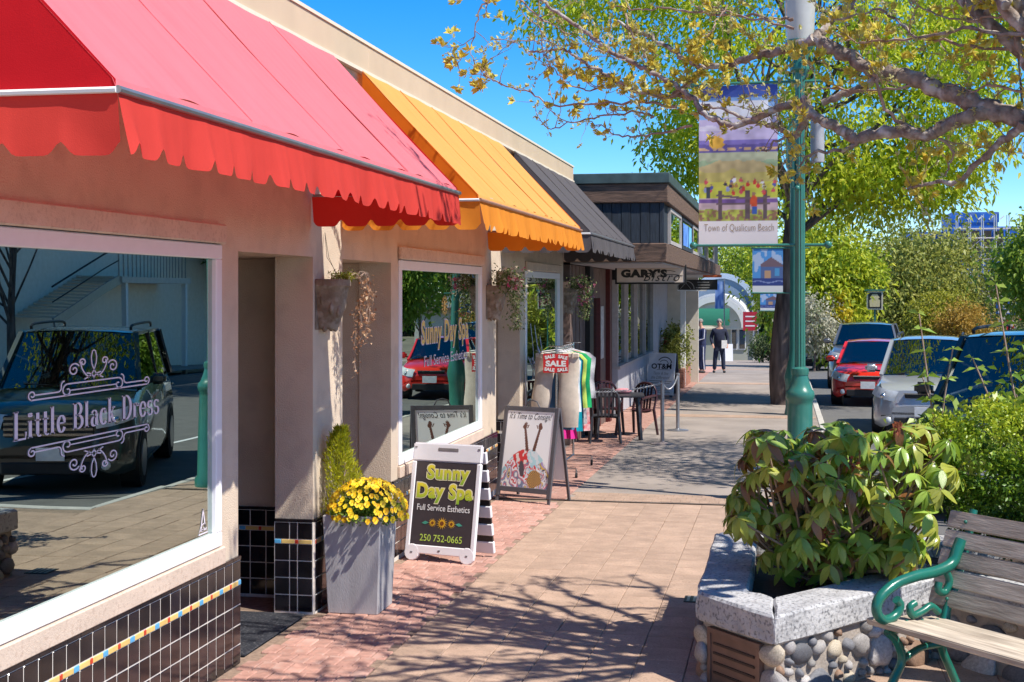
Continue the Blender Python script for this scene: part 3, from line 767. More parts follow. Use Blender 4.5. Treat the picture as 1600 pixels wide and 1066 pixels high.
for k,y0 in enumerate((27.22,29.0,30.9,32.8,34.75)):
    gw(y0,y0+.12,.78,2.5,MULL,'mullion',-3.4,-3.24)
    if k<4: gw(y0+.12,(29.0,30.9,32.8,34.75)[k],.78,2.5,GLASS_DK,'pane',-3.32,-3.31)
gw(34.9,39.2,-.4,2.68,GREYW,'front_wall'); 
b=GB(); b.box(-8,-2.38,39.2,39.4,-.5,2.69); b.build('end_wall',CREAM,bistro)
b=GB(); b.box(-8,-7.8,21,39.2,-.4,2.74); b.box(-7.8,-3.5,21.0,21.1,-.4,2.7); b.build('rear_wall',DKBLUE,bistro)
b=GB(); b.box(-7.79,-3.51,21.1,39.1,-.32,-.2); b.box(-5.2,-5.1,21.1,39.1,-.2,2.6); b.build('room',DARKROOM,bistro)
b=GB(); b.box(-2.72,-2.58,36.9,37.04,gz(37),2.69); b.build('post',WHITE,bistro,bevel=.01)

# hanging sign GARY'S Bistro
s_=thing('hanging_sign',"long cream hanging sign reading GARY'S Bistro under the timber upper storey",'sign',(-2.375,25.0,2.40))
f=MB(); 
for q in ((-.645,.645,0,.03),(-.645,.645,.32,.35),(-.645,-.615,.03,.32),(.615,.645,.03,.32)): f.box(q[0],q[1],-.03,.03,q[2],q[3])
f.build('frame',BLACKMET,s_)
MB().box(-.613,.613,-.018,.018,.032,.318).build('panel',mat('sign_pink_cream',(.68,.56,.47),.5,.04),s_)
flat('lettering',fit(text2d("GARY'S",1,.07,0,1.12),.84,.155,-.12,.195),BLACKPL,s_,(0,-.0205,0),(1,0,0),(0,0,1))
flat('lettering',fit(text2d("Bistro",1,.0,.45,1.2),.66,.15,.20,.13),BLACKPL,s_,(0,-.0225,0),(1,0,0),(0,0,1))
flat('flourish',join2(ribbon([(.28,.17),(.4,.175),(.58,.15)],.012),ribbon([(.2,.235),(.35,.245),(.45,.225)],.01)),BLACKPL,s_,(0,-.0215,0),(1,0,0),(0,0,1))
f=MB(); f.tube([(-.5,0,.35),(-.5,0,.30+.02+.0)],.008,5) if 0 else None
for x in (-.5,.5): f.tube([(x,0,.35),(x,0,.345-.0+.0)],.008,5) if 0 else f.box(x-.008,x+.008,-.008,.008,.35,.355)
f.build('hanger',BLACKMET,s_)
# second hanging sign
p0=at(1060,455,33); p1=at(1121,437,33)
s_=thing('hanging_sign',"smaller black hanging sign with pale line drawing beyond the cream one",'sign',((p0.x+p1.x)/2,33,p0.z))
hw=(p1.x-p0.x)/2; hh=p1.z-p0.z
MB().box(-hw,hw,-.02,.02,.03,hh).build('panel',BLACKPL,s_,bevel=.004)
MB().box(-hw-.02,hw-.25,-.03,.03,0,.028).build('rail',WHITE,s_)
MB().box(-hw+.1,.12,-.03,.03,hh+.05,hh+.11).build('bracket',WHITE,s_); MB().box(.122,hw+.1,-.03,.03,hh+.05,hh+.11).build('bracket_end',mat('orange_red_paint',(.75,.16,.06),.5),s_)
t=[ribbon(arc(-hw*.62,.05,.2,.19,0,180,10),.02),ribbon([(-hw*.9,.05),(-hw*.62,.2),(-hw*.35,.05)],.012)]
for k,(a,c) in enumerate(((-.1,.7),(0,.62),(-.02,.6))): t.append(ribbon([(a*hw,.08+k*.065),((a+c)*hw,.08+k*.065)],.022))
flat('line_drawing',join2(*t),mat('sign_grey_print',(.30,.29,.28),.6),s_,(0,-.0215,0),(1,0,0),(0,0,1))
# blue pennant on a pole
p0=at(1124,440,46)
s_=thing('pennant','small blue hanging pennant on a thin pole beyond the timber building','banner',(p0.x,46,gz(46)))
MB().tube([(0.16,0,0),(.16,0,p0.z-gz(46)+.1)],.02,6).build('pole',GREYMET,s_)
printed('cloth',lambda U,V:np.stack([.05+.35*vnoise(U,V,5,3)**2,.15+.4*vnoise(U,V,5,3)**2,.4+.35*vnoise(U,V,5,3)],-1),12,20,(-.14,0,p0.z-gz(46)-.9),(.28,0,0),(0,0,.9),s_,BANNERMAT)

# brick planter and its shrub
BRICKW=mat('brick_red_wall',(.34,.15,.10),.9,.2,9,.3,50,objvar=.15)
pl=thing('brick_planter','low red brick planter at the far corner of the timber building','planter',(-2.93,37.6,gz(37.6)))
MB().box(-.28,.28,-1.4,1.4,0,.50).build('core',JOINT_M,pl)
bme=MB().box(-.105,.105,-.05,.05,-.033,.033).mesh('brick',BRICKW,bevel=.004); bmf=MB().box(-.05,.05,-.105,.105,-.033,.033).mesh('brick',BRICKW,bevel=.004)
for r in range(7):
    for k in range(3): link('brick',bme,pl,(-.22+k*.22+(.06 if r%2 else 0)-.03,-1.42,.038+r*.074))
    for k in range(13): link('brick',bmf,pl,(.30,-1.33+k*.222+(.06 if r%2 else 0)-.04,.038+r*.074))
MB().box(-.26,.26,-1.35,1.35,.50,.515).build('soil',SOIL,pl)
# shop with barrel vault roof at the end of the walk
VY=93.0; vg=gz(VY)
c0=at(1118,515,VY)
vault=thing('barrel_roof_shop','far small shop with white barrel arch and green awning beyond two people','building',(c0.x,VY,vg))
hz=c0.z-vg
WHT2=mat('white_render',(.72,.69,.64),.8,.04); BLUEROOF=mat('blue_grey_metal_roof',(.26,.33,.42),.5,.1)
SAGE=mat('sage_siding',(.36,.36,.30),.8,.1,stretch=(20,1,1),scale=6)
MB().box(-5,2.55,.3,8,-.5,hz).build('wall',SAGE,vault)
MB().box(-5,2.85,.0,8,hz,hz+.12).build('eave',WHT2,vault)
def archring(r0,r1,y0,y1,z):
    b=MB(); n=20; vs=[]
    for i in range(n+1):
        a=PI*i/n
        for r in (r0,r1):
            for y in (y0,y1): vs.append((r*math.cos(a),y,z+r*math.sin(a)))
    fs=[]
    for i in range(n):
        o=i*4; p=o+4
        fs+=[(o,p,p+2,o+2),(o+1,o+3,p+3,p+1),(o+2,p+2,p+3,o+3),(o,o+1,p+1,p)]
    return b.add(vs,fs)
archring(1.72,2.12,-.35,.0,hz+.12).build('arch',WHT2,vault,smooth=40)
archring(2.0,2.3,.1,8,hz+.12).build('roof',mat('white_roof',(.6,.6,.6),.6),vault,smooth=40)
b=MB(); n=16; b.add([(0,.05,hz+.12)]+[(1.75*math.cos(PI*i/n),.05,hz+.12+1.75*math.sin(PI*i/n)) for i in range(n+1)],[(0,i+2,i+1) for i in range(n)]); b.build('tympanum',WHT2,vault)
archring(2.2,2.6,9,9.3,hz+1.3).build('arch',mat('pale_blue_trim',(.5,.58,.68),.6),vault,smooth=40)
b=archring(.05,2.2,9.1,16,hz+1.3); b.build('upper_roof',BLUEROOF,vault,smooth=40)
MB().box(-3,2.2,9.3,16,0,hz+1.3).build('upper_wall',BLUEROOF,vault)
# domed green awning with ribs
b=MB(); rows=[]
for i in range(7):
    a=PI/2*i/6; rows.append([(-2.6+(3.55)*j/12*(1) , -.4-1.1*math.sin(a)*(1), hz+.30+1.12*math.cos(a)) for j in range(13)])
b.grid(rows); b.grid([[(.95,-.4-1.1*math.sin(PI/2*i/6),hz+.30+1.12*math.cos(PI/2*i/6)),(.95,-.4,hz+.30)] for i in range(7)])
b.build('awning',fabric('green_canvas',(.03,.17,.11),(.02,.2,.1),.2),vault,smooth=50)
for y0,x0,x1,nm in ((-.02,1.0,1.45,'window'),(-.02,1.5,2.0,'window')):
    f=MB().box(x0,x1,.22,.3,.7,2.1).build('window',WHITE,vault); MB().box(x0+.06,x1-.06,.2,.22,.76,2.04).build('pane',GLASS_DK,f)
MB().tube([(2.5,.2,-.1),(2.5,.2,hz-.1),(2.75,0,hz)],.06,6).build('downpipe',WHITE,vault)
q=at(1135,570,80)
s_=thing('sandwich_board','small white notice board on the walk beside the far shop','sign',(q.x,80,gz(80)),.1)
MB().obox((0,-.12,.55),.36,.015,.5,Matrix.Rotation(-.2,3,'X')).build('board',WHITEPL,s_); MB().obox((0,.12,.55),.36,.015,.5,Matrix.Rotation(.2,3,'X')).build('board',WHITEPL,s_)
# ------------------------------------------------------------------ white building across the street (mirrored in the first window)
XO=16.2
ob=thing('render_building','white rendered building across the street with an outside stair, mirrored in the first window','building',(XO,45,gz(60)))
zg=gz(60)
class OB(WB):
    def build(s,name,mats,parent=None,**k): return WB.build(s,name,mats,parent,Vector((XO,45,zg)),**k)
WR=mat('white_rough_render',(.84,.75,.64),.9,.06,6,.5,30)
b=OB(); b.box(XO,XO+9,26,58,-1.6,7.5); b.build('wall',WR,ob)
b=OB(); b.box(XO-.2,XO+9.2,25.8,58.2,7.5,7.8); b.build('parapet',CREAM,ob)
for y0,y1,z0,z1 in ((30,32.5,2.4,4.0),(35.6,36.8,2.6,3.9),(54,56,2.6,4.2)):
    b=OB(); b.box(XO-.05,XO-.002,y0,y1,z0,z1); f=b.build('window',VINYL,ob); b=OB(); b.box(XO-.07,XO-.051,y0+.1,y1-.1,z0+.1,z1-.1); b.build('pane',GLASS_DK,f)
XS=-2*3.27-(XO-1.2)
a0=on(78,500,XS); a1=on(180,432,XS); a2=on(292,432,XS)
n=14
for i in range(n):
    y=a0.y+(a1.y-a0.y)*i/n; z=a0.z+(a1.z-a0.z)*(i+1)/n
    b=OB(); b.box(XO-1.3,XO-.02,y,y+(a1.y-a0.y)/n+.03,z-.06,z); b.build('stair_tread',CREAM,ob)
b=OB(); b.beam((XO-1.32,a0.y,a0.z-.1),(XO-1.32,a1.y,a1.z-.1),.06,.28); b.build('stair_stringer',GREYMET,ob)
b=OB(); b.box(XO-1.4,XO-.02,a1.y,a2.y,a1.z-.2,a1.z); b.build('landing',CREAM,ob)
b=OB(); b.tube([(XO-1.3,a0.y,a0.z+.95),(XO-1.3,a1.y,a1.z+.95)],.03,6); b.tube([(XO-1.3,a0.y,a0.z+.5),(XO-1.3,a1.y,a1.z+.5)],.02,6); b.box(XO-1.33,XO-1.27,a1.y,a2.y,a1.z+.92,a1.z+.98); b.build('handrail',BLACKMET,ob)
yy=a1.y
while yy<a2.y: b=OB(); b.box(XO-1.31,XO-1.28,yy,yy+.04,a1.z,a1.z+.92); b.build('baluster',GREYMET,ob); yy+=.28
for yy in (a1.y+.3,a2.y-.3): b=OB(); b.box(XO-1.35,XO-1.2,yy,yy+.14,zg,a1.z-.2); b.build('landing_post',WHITE,ob)

# ------------------------------------------------------------------ far right: wrapped building under scaffold, low roadside building
BY0=125.0; q0=at(1487,332,BY0); q1=at(1660,480,BY0)
tarp=thing('wrapped_building','tall building wrapped in blue sheeting behind scaffolding, above the far trees','building',(q0.x,BY0,-2.96))
TARP=mat('blue_sheeting',(.02,.16,.62),.5,.3,1.2,.3,4,col2=(.015,.07,.32),speck=((.5,.6,.8),1.5,.25))
Wt=q1.x-q0.x; Ht=q0.z+2.96
MB().box(0,Wt*.42,0,8,0,Ht).build('wall',TARP,tarp); MB().box(Wt*.42,Wt,1.4,8,0,Ht-1.2).build('wall',TARP,tarp); MB().box(-3.6,0,2,8,0,Ht-1.6).build('wall',TARP,tarp)
for k in range(4): MB().box(.5+k*1.0,1.3+k*1.0,-.06,-.01,Ht-3.6,Ht-1.6).build('window',DARKROOM,tarp)
MB().box(-.1,Wt*.42+.1,-.08,0,Ht-.9,Ht-.02).build('fascia',TARP,tarp)
for k in range(5): b=MB(); b.beam((.4+k*.9,-.10,Ht-.65),(.75+k*.9,-.10,Ht-.35),.02,.12); b.build('print_mark',WHITE,tarp)
SC_M=mat('scaffold_steel',(.55,.52,.5),.4,.1,metal=.5)
b=MB()
for k in range(6):
    x=.3+k*1.05
    for y in (-.5,-1.7): b.tube([(x,y,0),(x,y,Ht-.3)],.045,5)
for z in (Ht-1.5,Ht-2.3,Ht-3.1,Ht-4.0,Ht-5.4,Ht-7.0):
    for y in (-.5,-1.7): b.tube([(.2,y,z),(5.7,y,z)],.04,5)
for k in range(3): b.tube([(.3+k*1.05*2,-1.7,Ht-4),(2.4+k*1.05*2,-1.7,Ht-2.3)],.03,5)
sc=b.build('scaffold_tube',SC_M,tarp); tag(sc,kind='stuff')
for z in (Ht-4.1,Ht-7.1): MB().box(0,6,-1.75,-.4,z-.06,z).build('scaffold_board',mat('scaffold_plank',(.55,.45,.34),.8,.2),tarp)
q0=at(1535,472,112); q1=at(1640,520,112)
low=thing('roadside_building','low pale building with brown roof and red sign at the far right corner','building',(q0.x,112,-2.96))
MB().box(0,9,0,6,0,q0.z+2.96-.5).build('wall',CREAM,low)
b=MB(); zz=q0.z+2.96; b.prism([(-.6,zz-.5),(9.6,zz-.5),(8,zz+.7),(2.2,zz+.7)],-.8,6.6,'xz'); b.build('roof',mat('grey_roof',(.42,.38,.36),.8,.15),low)
MB().box(-.6,9.6,-.95,-.8,zz-.75,zz-.5).build('fascia',BROWNW,low)
for x in (.3,2.6): MB().box(x,x+1.4,-.06,0,0,zz-1.1).build('window',GLASS_DK,low)
MB().box(1.7,2.2,-.2,0,0,zz-.7).build('pillar',BRICKW,low)
q=at(1587,493,110.5); f=MB().box(q.x-q0.x,q.x-q0.x+3,-1.2,-1.05,q.z+2.96-.36,q.z+2.96+.36).build('sign',mat('red_sign',(.62,.03,.05),.5),low)
flat('lettering',fit(text2d('C',1,.03),None,.5,q.x-q0.x+.38,q.z+2.96),WHITE,f,(0,-1.21,0),(1,0,0),(0,0,1))
# ================================================================== TREES AND SHRUBS
def tree(name,label,cat,base,trunk,rt_,crowns,cols,leafL,leafW,rg_seed,bark=BARK,trans=.4,droop=.6,down=.35,group=None,limbs=True,rough=.5):
    """tapered trunk with limbs and a crown of leaf clumps; crowns: (centre, radii, clumps, leaves per clump, clump radius)"""
    rg=np.random.default_rng(rg_seed); base=Vector(base)
    root=thing(name,label,cat,base,0,group)
    tp=smooth_path([Vector(p)-base for p in trunk],5); n=len(tp)
    b=MB(); b.tube(tp,[rt_*(1-.72*i/(n-1))*(1.35 if i==0 else 1) for i in range(n)],12); b.build('trunk',bark,root,smooth=60)
    P=[];D=[];T=[]; lb=MB()
    for c,r,nc,per,cr in crowns:
        C,pts,tc,off=crown_points(c,r,nc,per,cr,rg); m=len(pts)
        out=(pts-np.array(c)); out/=np.linalg.norm(out,axis=1,keepdims=True)+1e-6
        d=rg.normal(size=(m,3))*.7+out*.35+np.array([0,0,-down])
        P.append(pts); D.append(d); T.append(np.clip(.5+.28*(tc-.5)*2+rg.normal(size=m)*.16,0,1))
        if limbs and c is crowns[0][0]:
            for q in C[::max(1,nc//26)]:
                s=tp[rg.integers(int(n*.45),n)]; e=Vector(q)-base; e=s.lerp(e,.85); md=(s*.5+e*.5)+Vector(rg.normal(size=3)*.17*(e-s).length); md.z-=.06*(e-s).length
                sp=smooth_path([s,md,e],4); lb.tube(sp,[rt_*.22*(1-.85*k/(len(sp)-1)) for k in range(len(sp))],5)
    P=np.concatenate(P)-np.array(base); D=np.concatenate(D); T=np.concatenate(T); m=len(P)
    L=rg.uniform(.7,1.25,m)*leafL
    me=leaves_mesh('crown',P,D,L,rg.uniform(.8,1.2,m)*leafW,T,leafmat(name+'_leaf',cols,trans,rough),.2,droop)
    link('crown',me,root)
    if limbs: tag(lb.build('limbs',bark,root,smooth=60),kind='stuff')
    return root
def smooth_path(p,sub=4):
    p=[Vector(q) for q in p]; out=[]
    for i in range(len(p)-1):
        a=p[max(0,i-1)];b_=p[i];c=p[i+1];d=p[min(len(p)-1,i+2)]
        for k in range(sub):
            t=k/sub; out.append(.5*((2*b_)+(c-a)*t+(2*a-5*b_+4*c-d)*t*t+(3*b_-a-3*c+d)*t**3))
    return out+[p[-1]]
YG=[(.20,.32,.015),(.40,.52,.025),(.58,.64,.035),(.68,.66,.06)]
b0=at(1226,640,31.0); zb0=gz(31.0)
tree('street_tree','tall dark-trunked street tree with fresh yellow-green drooping leaves behind the lamp post','tree',(b0.x,31.0,zb0),
     [(b0.x,31.0,zb0-.1),at(1221,560,31.0),at(1236,400,31.0),at(1246,280,31.0),at(1256,160,31.0),at(1262,0,31.0)],.31,
     [(at(1250,40,31),(4.3,4.2,3.9),300,74,.44),(at(940,-80,30),(2.5,2.4,1.9),100,90,.42),(at(1076,225,31),(.9,1.0,1.3),42,60,.30),(at(1390,285,31),(2.0,1.8,.7),75,85,.36),(at(1490,140,31),(1.2,1.5,2.0),60,90,.42)],
     YG,.15,.066,21,droop=.3,down=.35,trans=.55)
tree('street_tree','nearer street tree with its trunk outside the frame, leaves overhanging at the upper right','tree',(4.3,13.0,gz(13)),[(4.3,13.0,-.2),(4.25,13.6,1.8),(4.0,15.2,3.6),(3.8,17.0,5.6)],.24,
     [((3.7,18.0,6.7),(2.7,2.9,1.9),120,70,.40)],YG,.13,.055,22,droop=.3,down=.35,trans=.55)
b_=MB()
OLV=[(.10,.14,.025),(.25,.28,.05),(.38,.39,.08),(.48,.45,.12)]
def gp(px,Y): q=at(px,500,Y); return (q.x,Y,gz(Y))
def bush(name,label,cat,px,Y,py0,rx,py_top,cols,leaf,nc,per,seed,depth=1.0,bark=BARK,group=None,tr=.14,ry=None):
    """tree or shrub seen at a sight line: px centre, py_top crown top, py0 crown bottom, rx half width in px"""
    q=at(px,(py0+py_top)/2,Y); k=abs(at(px+100,500,Y).x-at(px,500,Y).x)/100
    hz_=abs(at(px,py_top,Y).z-at(px,py0,Y).z)/2; rxm=rx*k
    base=(q.x,Y,gz(Y))
    return tree(name,label,cat,base,[(q.x,Y,gz(Y)-.1),(q.x+.05,Y,(gz(Y)+q.z)/2),(q.x,Y,q.z),(q.x,Y,q.z+hz_*.6)],tr,
        [(q,(rxm,rxm*depth,hz_),nc,per,.30*min(rxm,hz_))],cols,leaf,leaf*.5,seed,group=group,bark=bark,down=.25,droop=.3)
bush('round_tree','bright yellow-green tree beyond the parked cars, right of the lamp post','tree',1275,62,545,82,345,[(.16,.26,.015),(.34,.44,.025),(.52,.56,.04),(.60,.58,.04)],.26,150,110,31)
bush('round_tree','broad olive-green tree filling the middle of the far view','tree',1425,78,560,112,362,OLV,.26,260,130,32)
bush('round_tree','darker green tree behind the olive one, left of the wrapped building','tree',1345,95,570,70,400,[(.04,.08,.015),(.09,.16,.03),(.15,.22,.04)],.30,110,100,33)
bush('round_tree','mid-green tree at the right edge in front of the wrapped building','tree',1640,60,505,72,330,[(.12,.20,.02),(.28,.40,.04),(.42,.50,.07)],.24,140,100,34)
bush('round_tree','lime-green tree rising behind the timber building','tree',1150,108,490,70,372,[(.14,.24,.015),(.32,.42,.03),(.50,.54,.04)],.26,130,100,35)
bush('round_tree','small olive tree left of the lamp post, beyond the banners','tree',1225,100,520,42,430,[(.08,.14,.02),(.18,.25,.03),(.28,.33,.05)],.26,70,90,36)
bush('round_tree','pale sandy tree with sparse foliage beside the wrapped building','tree',1545,98,540,50,440,[(.14,.14,.05),(.27,.25,.11),(.36,.31,.16)],.22,80,80,37)
bush('flowering_shrub','white-flowering shrub left of the parked cars','shrub',1272,58,545,34,468,[(.10,.16,.03),(.50,.48,.36),(.66,.62,.50)],.16,50,90,41,tr=.05)
bush('flowering_shrub','golden yellow shrub next to the white-flowering one','shrub',1306,60,535,24,462,[(.30,.27,.02),(.55,.44,.02),(.62,.5,.03)],.16,40,90,42,tr=.05)
bush('shrub','orange-tinted shrub beyond the silver car roof','shrub',1505,70,545,46,478,[(.28,.20,.03),(.5,.30,.05),(.5,.36,.08)],.16,50,90,43,tr=.05)
bush('shrub','yellow-green shrub between the olive tree and the orange shrub','shrub',1462,72,545,42,452,[(.18,.20,.02),(.36,.36,.03),(.46,.42,.05)],.18,60,90,44,tr=.05)
bush('flowering_shrub','white-blossomed bush in front of the roadside building','shrub',1548,95,535,24,452,[(.2,.2,.1),(.6,.55,.48),(.7,.66,.6)],.18,40,80,45,tr=.05)
bush('hedge_shrub','dull green clipped shrub at the end of the walk','shrub',1205,80,562,34,520,[(.05,.09,.03),(.12,.16,.06),(.2,.22,.1)],.16,60,90,46,tr=.05)
bush('hedge_shrub','dark clipped shrub low behind the far black car','shrub',1330,66,560,60,515,[(.03,.06,.015),(.06,.11,.02)],.18,60,90,47,tr=.05)
bush('hedge_shrub','bushy low shrub in front of the far right building','shrub',1590,92,560,50,512,[(.03,.06,.015),(.09,.15,.02)],.18,60,90,48,tr=.05)
# street trees across the road, seen in the shop windows
for i,(x,y) in enumerate(((13.8,52.0),(13.6,33.5),(14.2,78.0))):
    g_=gz(y); tree('roadside_tree',('broad green tree across the road, mirrored in the second shop window','slim tree beside the white building across the road, mirrored in the first window','far broad tree across the road, mirrored in the third shop window')[i],'tree',(x,y,g_),
      [(x,y,g_-.1),(x+.1,y,g_+2),(x,y,g_+4.2)],.16,[((x,y,g_+5.6 if i!=1 else g_+8.5),(3.2,3.2,2.3),110,90,.5)],[(.05,.11,.012),(.12,.21,.02),(.2,.28,.03)],.2,.1,60+i)
# far wood closing the horizon
rg=np.random.default_rng(8); m=60000
X_=rg.uniform(-90,160,m); Y_=rg.uniform(165,185,m); top=4.5+2.2*np.sin(X_*.13)+1.6*np.sin(X_*.31+1)+1.0*np.sin(X_*.7); Z_=-3+rg.random(m)**.7*top
me=leaves_mesh('far_wood',np.stack([X_,Y_,Z_],1),rg.normal(size=(m,3)),rg.uniform(.8,1.5,m),rg.uniform(.5,.9,m),rg.random(m),leafmat('far_wood_leaf',[(.03,.06,.02),(.08,.12,.03),(.13,.16,.05)]),.2)
tag(link('far_wood',me),kind='stuff')
LIMBS=[
([(1.649,7.767,3.021),(1.475,7.867,3.104),(1.295,7.969,3.203),(1.107,8.064,3.284),(0.912,8.163,3.39),(0.761,8.236,3.471),(0.626,8.296,3.523),(0.52,8.339,3.55),(0.392,8.403,3.644),(0.26,8.462,3.727),(0.182,8.497,3.777)],0.062,0.036),
([(0.182,8.497,3.777),(0.264,8.604,3.893),(0.312,8.667,3.962),(0.409,8.764,4.037),(0.483,8.862,4.15)],0.03,0.018),
([(0.182,8.497,3.777),(0.058,8.577,3.755),(-0.058,8.651,3.73),(-0.176,8.721,3.72),(-0.343,8.818,3.692),(-0.511,8.909,3.696),(-0.626,8.978,3.77),(-0.774,9.069,3.875),(-0.879,9.13,3.947),(-1.001,9.194,4.006),(-1.111,9.26,4.095)],0.034,0.008),
([(-0.51,8.768,3.673),(-0.583,8.841,3.587),(-0.633,8.869,3.572),(-0.72,8.93,3.513)],0.022,0.012),
([(1.604,7.86,3.1),(1.296,7.975,3.215),(1.133,8.03,3.247),(1.005,8.072,3.234),(0.866,8.122,3.178),(0.795,8.147,3.15),(0.598,8.206,3.183),(0.428,8.257,3.143),(0.353,8.282,3.186),(0.277,8.308,3.236),(0.19,8.337,3.287),(0.134,8.359,3.337),(0.118,8.382,3.398)],0.045,0.028),
([(0.135,8.385,3.352),(0.057,8.423,3.382),(-0.057,8.477,3.357),(-0.173,8.535,3.309),(-0.176,8.542,3.299),(-0.295,8.594,3.279),(-0.416,8.646,3.317),(-0.499,8.689,3.379),(-0.569,8.745,3.483),(-0.683,8.805,3.577),(-0.826,8.868,3.66),(-0.972,8.931,3.745),(-1.107,8.988,3.83),(-1.198,9.029,3.897),(-1.321,9.087,3.998),(-1.447,9.144,4.1),(-1.59,9.207,4.213),(-1.673,9.251,4.307)],0.027,0.01),
([(-0.563,8.859,3.492),(-0.763,8.941,3.53),(-0.909,9.0,3.556),(-1.058,9.063,3.627),(-1.212,9.134,3.728),(-1.368,9.204,3.832),(-1.463,9.247,3.898),(-1.606,9.297,3.9),(-1.734,9.341,3.911)],0.017,0.007),
([(0.135,8.385,3.34),(0.113,8.432,3.255),(0.046,8.474,3.186),(0.012,8.491,3.218),(-0.057,8.519,3.258),(-0.138,8.548,3.286),(-0.202,8.57,3.303),(-0.335,8.619,3.366),(-0.484,8.671,3.43)],0.026,0.008),
([(0.011,8.463,3.18),(-0.057,8.449,3.157),(-0.102,8.44,3.099),(-0.136,8.434,3.11)],0.01,0.004),
([(-1.486,9.39,3.926),(-1.622,9.393,3.991),(-1.775,9.393,3.997),(-1.989,9.393,4.019)],0.007,0.003),
([(-2.004,9.39,4.306),(-2.098,9.396,4.205),(-2.151,9.425,4.001),(-2.279,9.437,3.84)],0.008,0.003),
([(-0.839,9.008,3.4),(-0.912,9.03,3.433),(-1.118,9.082,3.431),(-1.268,9.12,3.41),(-1.42,9.158,3.39),(-1.574,9.196,3.361),(-1.673,9.251,3.51)],0.009,0.003),
([(-0.577,8.856,3.319),(-0.835,8.959,3.279),(-1.011,9.025,3.276),(-1.146,9.078,3.33),(-1.269,9.127,3.394)],0.009,0.003),
([(-0.693,8.935,3.443),(-0.88,8.988,3.497),(-1.055,9.035,3.494),(-1.293,9.096,3.506),(-1.522,9.152,3.508),(-1.694,9.202,3.607),(-1.867,9.245,3.663),(-1.996,9.28,3.731),(-2.096,9.317,3.83),(-2.152,9.36,3.951)],0.01,0.003),
([(-1.141,9.152,3.671),(-1.231,9.173,3.612),(-1.351,9.191,3.625),(-1.473,9.215,3.705),(-1.551,9.236,3.784),(-1.6,9.266,3.894)],0.007,0.003),
([(1.283,7.899,3.163),(1.207,7.979,3.101),(1.091,8.101,2.998),(0.991,8.212,2.889),(0.873,8.291,2.886),(0.772,8.357,2.871),(0.71,8.397,2.858)],0.028,0.006),
([(0.866,8.122,3.124),(0.934,8.172,3.062),(0.927,8.201,2.988),(0.898,8.23,2.909)],0.01,0.005),
([(1.287,7.798,3.451),(1.225,7.837,3.678),(1.158,7.852,3.787),(1.099,7.862,3.865)],0.022,0.012),
([(1.312,7.599,3.594),(1.134,7.693,3.628),(0.95,7.787,3.678),(0.729,7.895,3.664),(0.582,7.99,3.817),(0.48,8.035,3.84),(0.303,8.113,3.819)],0.014,0.005),
([(1.353,8.015,3.611),(1.113,8.11,3.625),(0.894,8.195,3.686),(0.772,8.24,3.709),(0.541,8.32,3.726),(0.39,8.37,3.735),(0.281,8.414,3.81)],0.011,0.005),
([(0.427,8.239,3.141),(0.364,8.273,3.084),(0.168,8.337,3.072),(0.09,8.376,3.003)],0.016,0.006),
([(0.779,8.207,3.168),(0.595,8.171,3.267),(0.53,8.158,3.444),(0.509,8.153,3.51)],0.012,0.01),
([(0.225,8.403,3.38),(0.334,8.356,3.422),(0.453,8.307,3.446),(0.537,8.261,3.504)],0.022,0.02),
([(-1.774,9.231,4.248),(-1.623,9.223,4.123),(-1.488,9.219,4.043),(-1.34,9.215,3.964)],0.007,0.003),
([(0.058,8.676,3.937),(-0.1,8.746,3.963),(-0.344,8.85,4.014),(-0.554,8.936,4.053),(-0.77,9.021,4.106),(-0.947,9.087,4.12),(-1.127,9.155,4.177)],0.012,0.004),
([(0.057,8.574,3.864),(-0.139,8.678,3.938),(-0.342,8.782,4.014),(-0.509,8.87,4.107)],0.009,0.004),
([(0.704,8.192,3.433),(0.492,8.237,3.423),(0.309,8.275,3.445),(0.2,8.296,3.451)],0.008,0.004),
([(-1.644,9.257,4.248),(-1.637,9.258,4.071),(-1.615,9.263,3.894),(-1.557,9.274,3.791)],0.006,0.003),
([(-1.042,9.172,4.119),(-0.996,9.151,3.983),(-0.894,9.13,3.818),(-0.835,9.111,3.684)],0.008,0.005),
([(-0.356,8.798,4.072),(-0.407,8.736,3.953),(-0.471,8.673,3.849)],0.006,0.003),
([(1.382,7.715,3.598),(1.269,7.809,3.748),(1.131,7.877,3.752),(0.99,7.946,3.749),(0.795,8.039,3.829),(0.695,8.088,3.886)],0.01,0.004),
([(1.283,7.899,3.342),(1.146,7.979,3.389),(1.032,8.043,3.38),(0.946,8.093,3.422),(0.887,8.126,3.407)],0.01,0.003),
([(1.363,7.609,3.379),(1.135,7.795,4.036),(0.68,7.921,4.513),(0.196,8.015,4.859),(-0.384,8.094,5.072),(-0.917,8.177,5.442)],0.05,0.008),
([(0.676,7.881,4.502),(0.092,8.212,4.482),(-0.48,8.486,4.509),(-1.064,8.76,4.366)],0.025,0.006),
([(1.453,7.423,3.412),(0.915,7.611,4.647),(0.425,7.684,5.291),(-0.156,7.716,5.704)],0.045,0.008),
([(1.474,7.223,3.221),(1.545,7.277,4.34),(1.176,7.241,5.31),(0.866,7.205,5.963)],0.05,0.008),
([(0.903,7.518,4.618),(0.584,7.567,4.654),(0.086,7.723,5.333),(-0.088,7.855,5.903),(-0.595,7.935,6.281)],0.025,0.005),
([(1.582,7.754,3.292),(2.295,8.05,4.181),(2.618,8.265,5.279)],0.05,0.01),
]
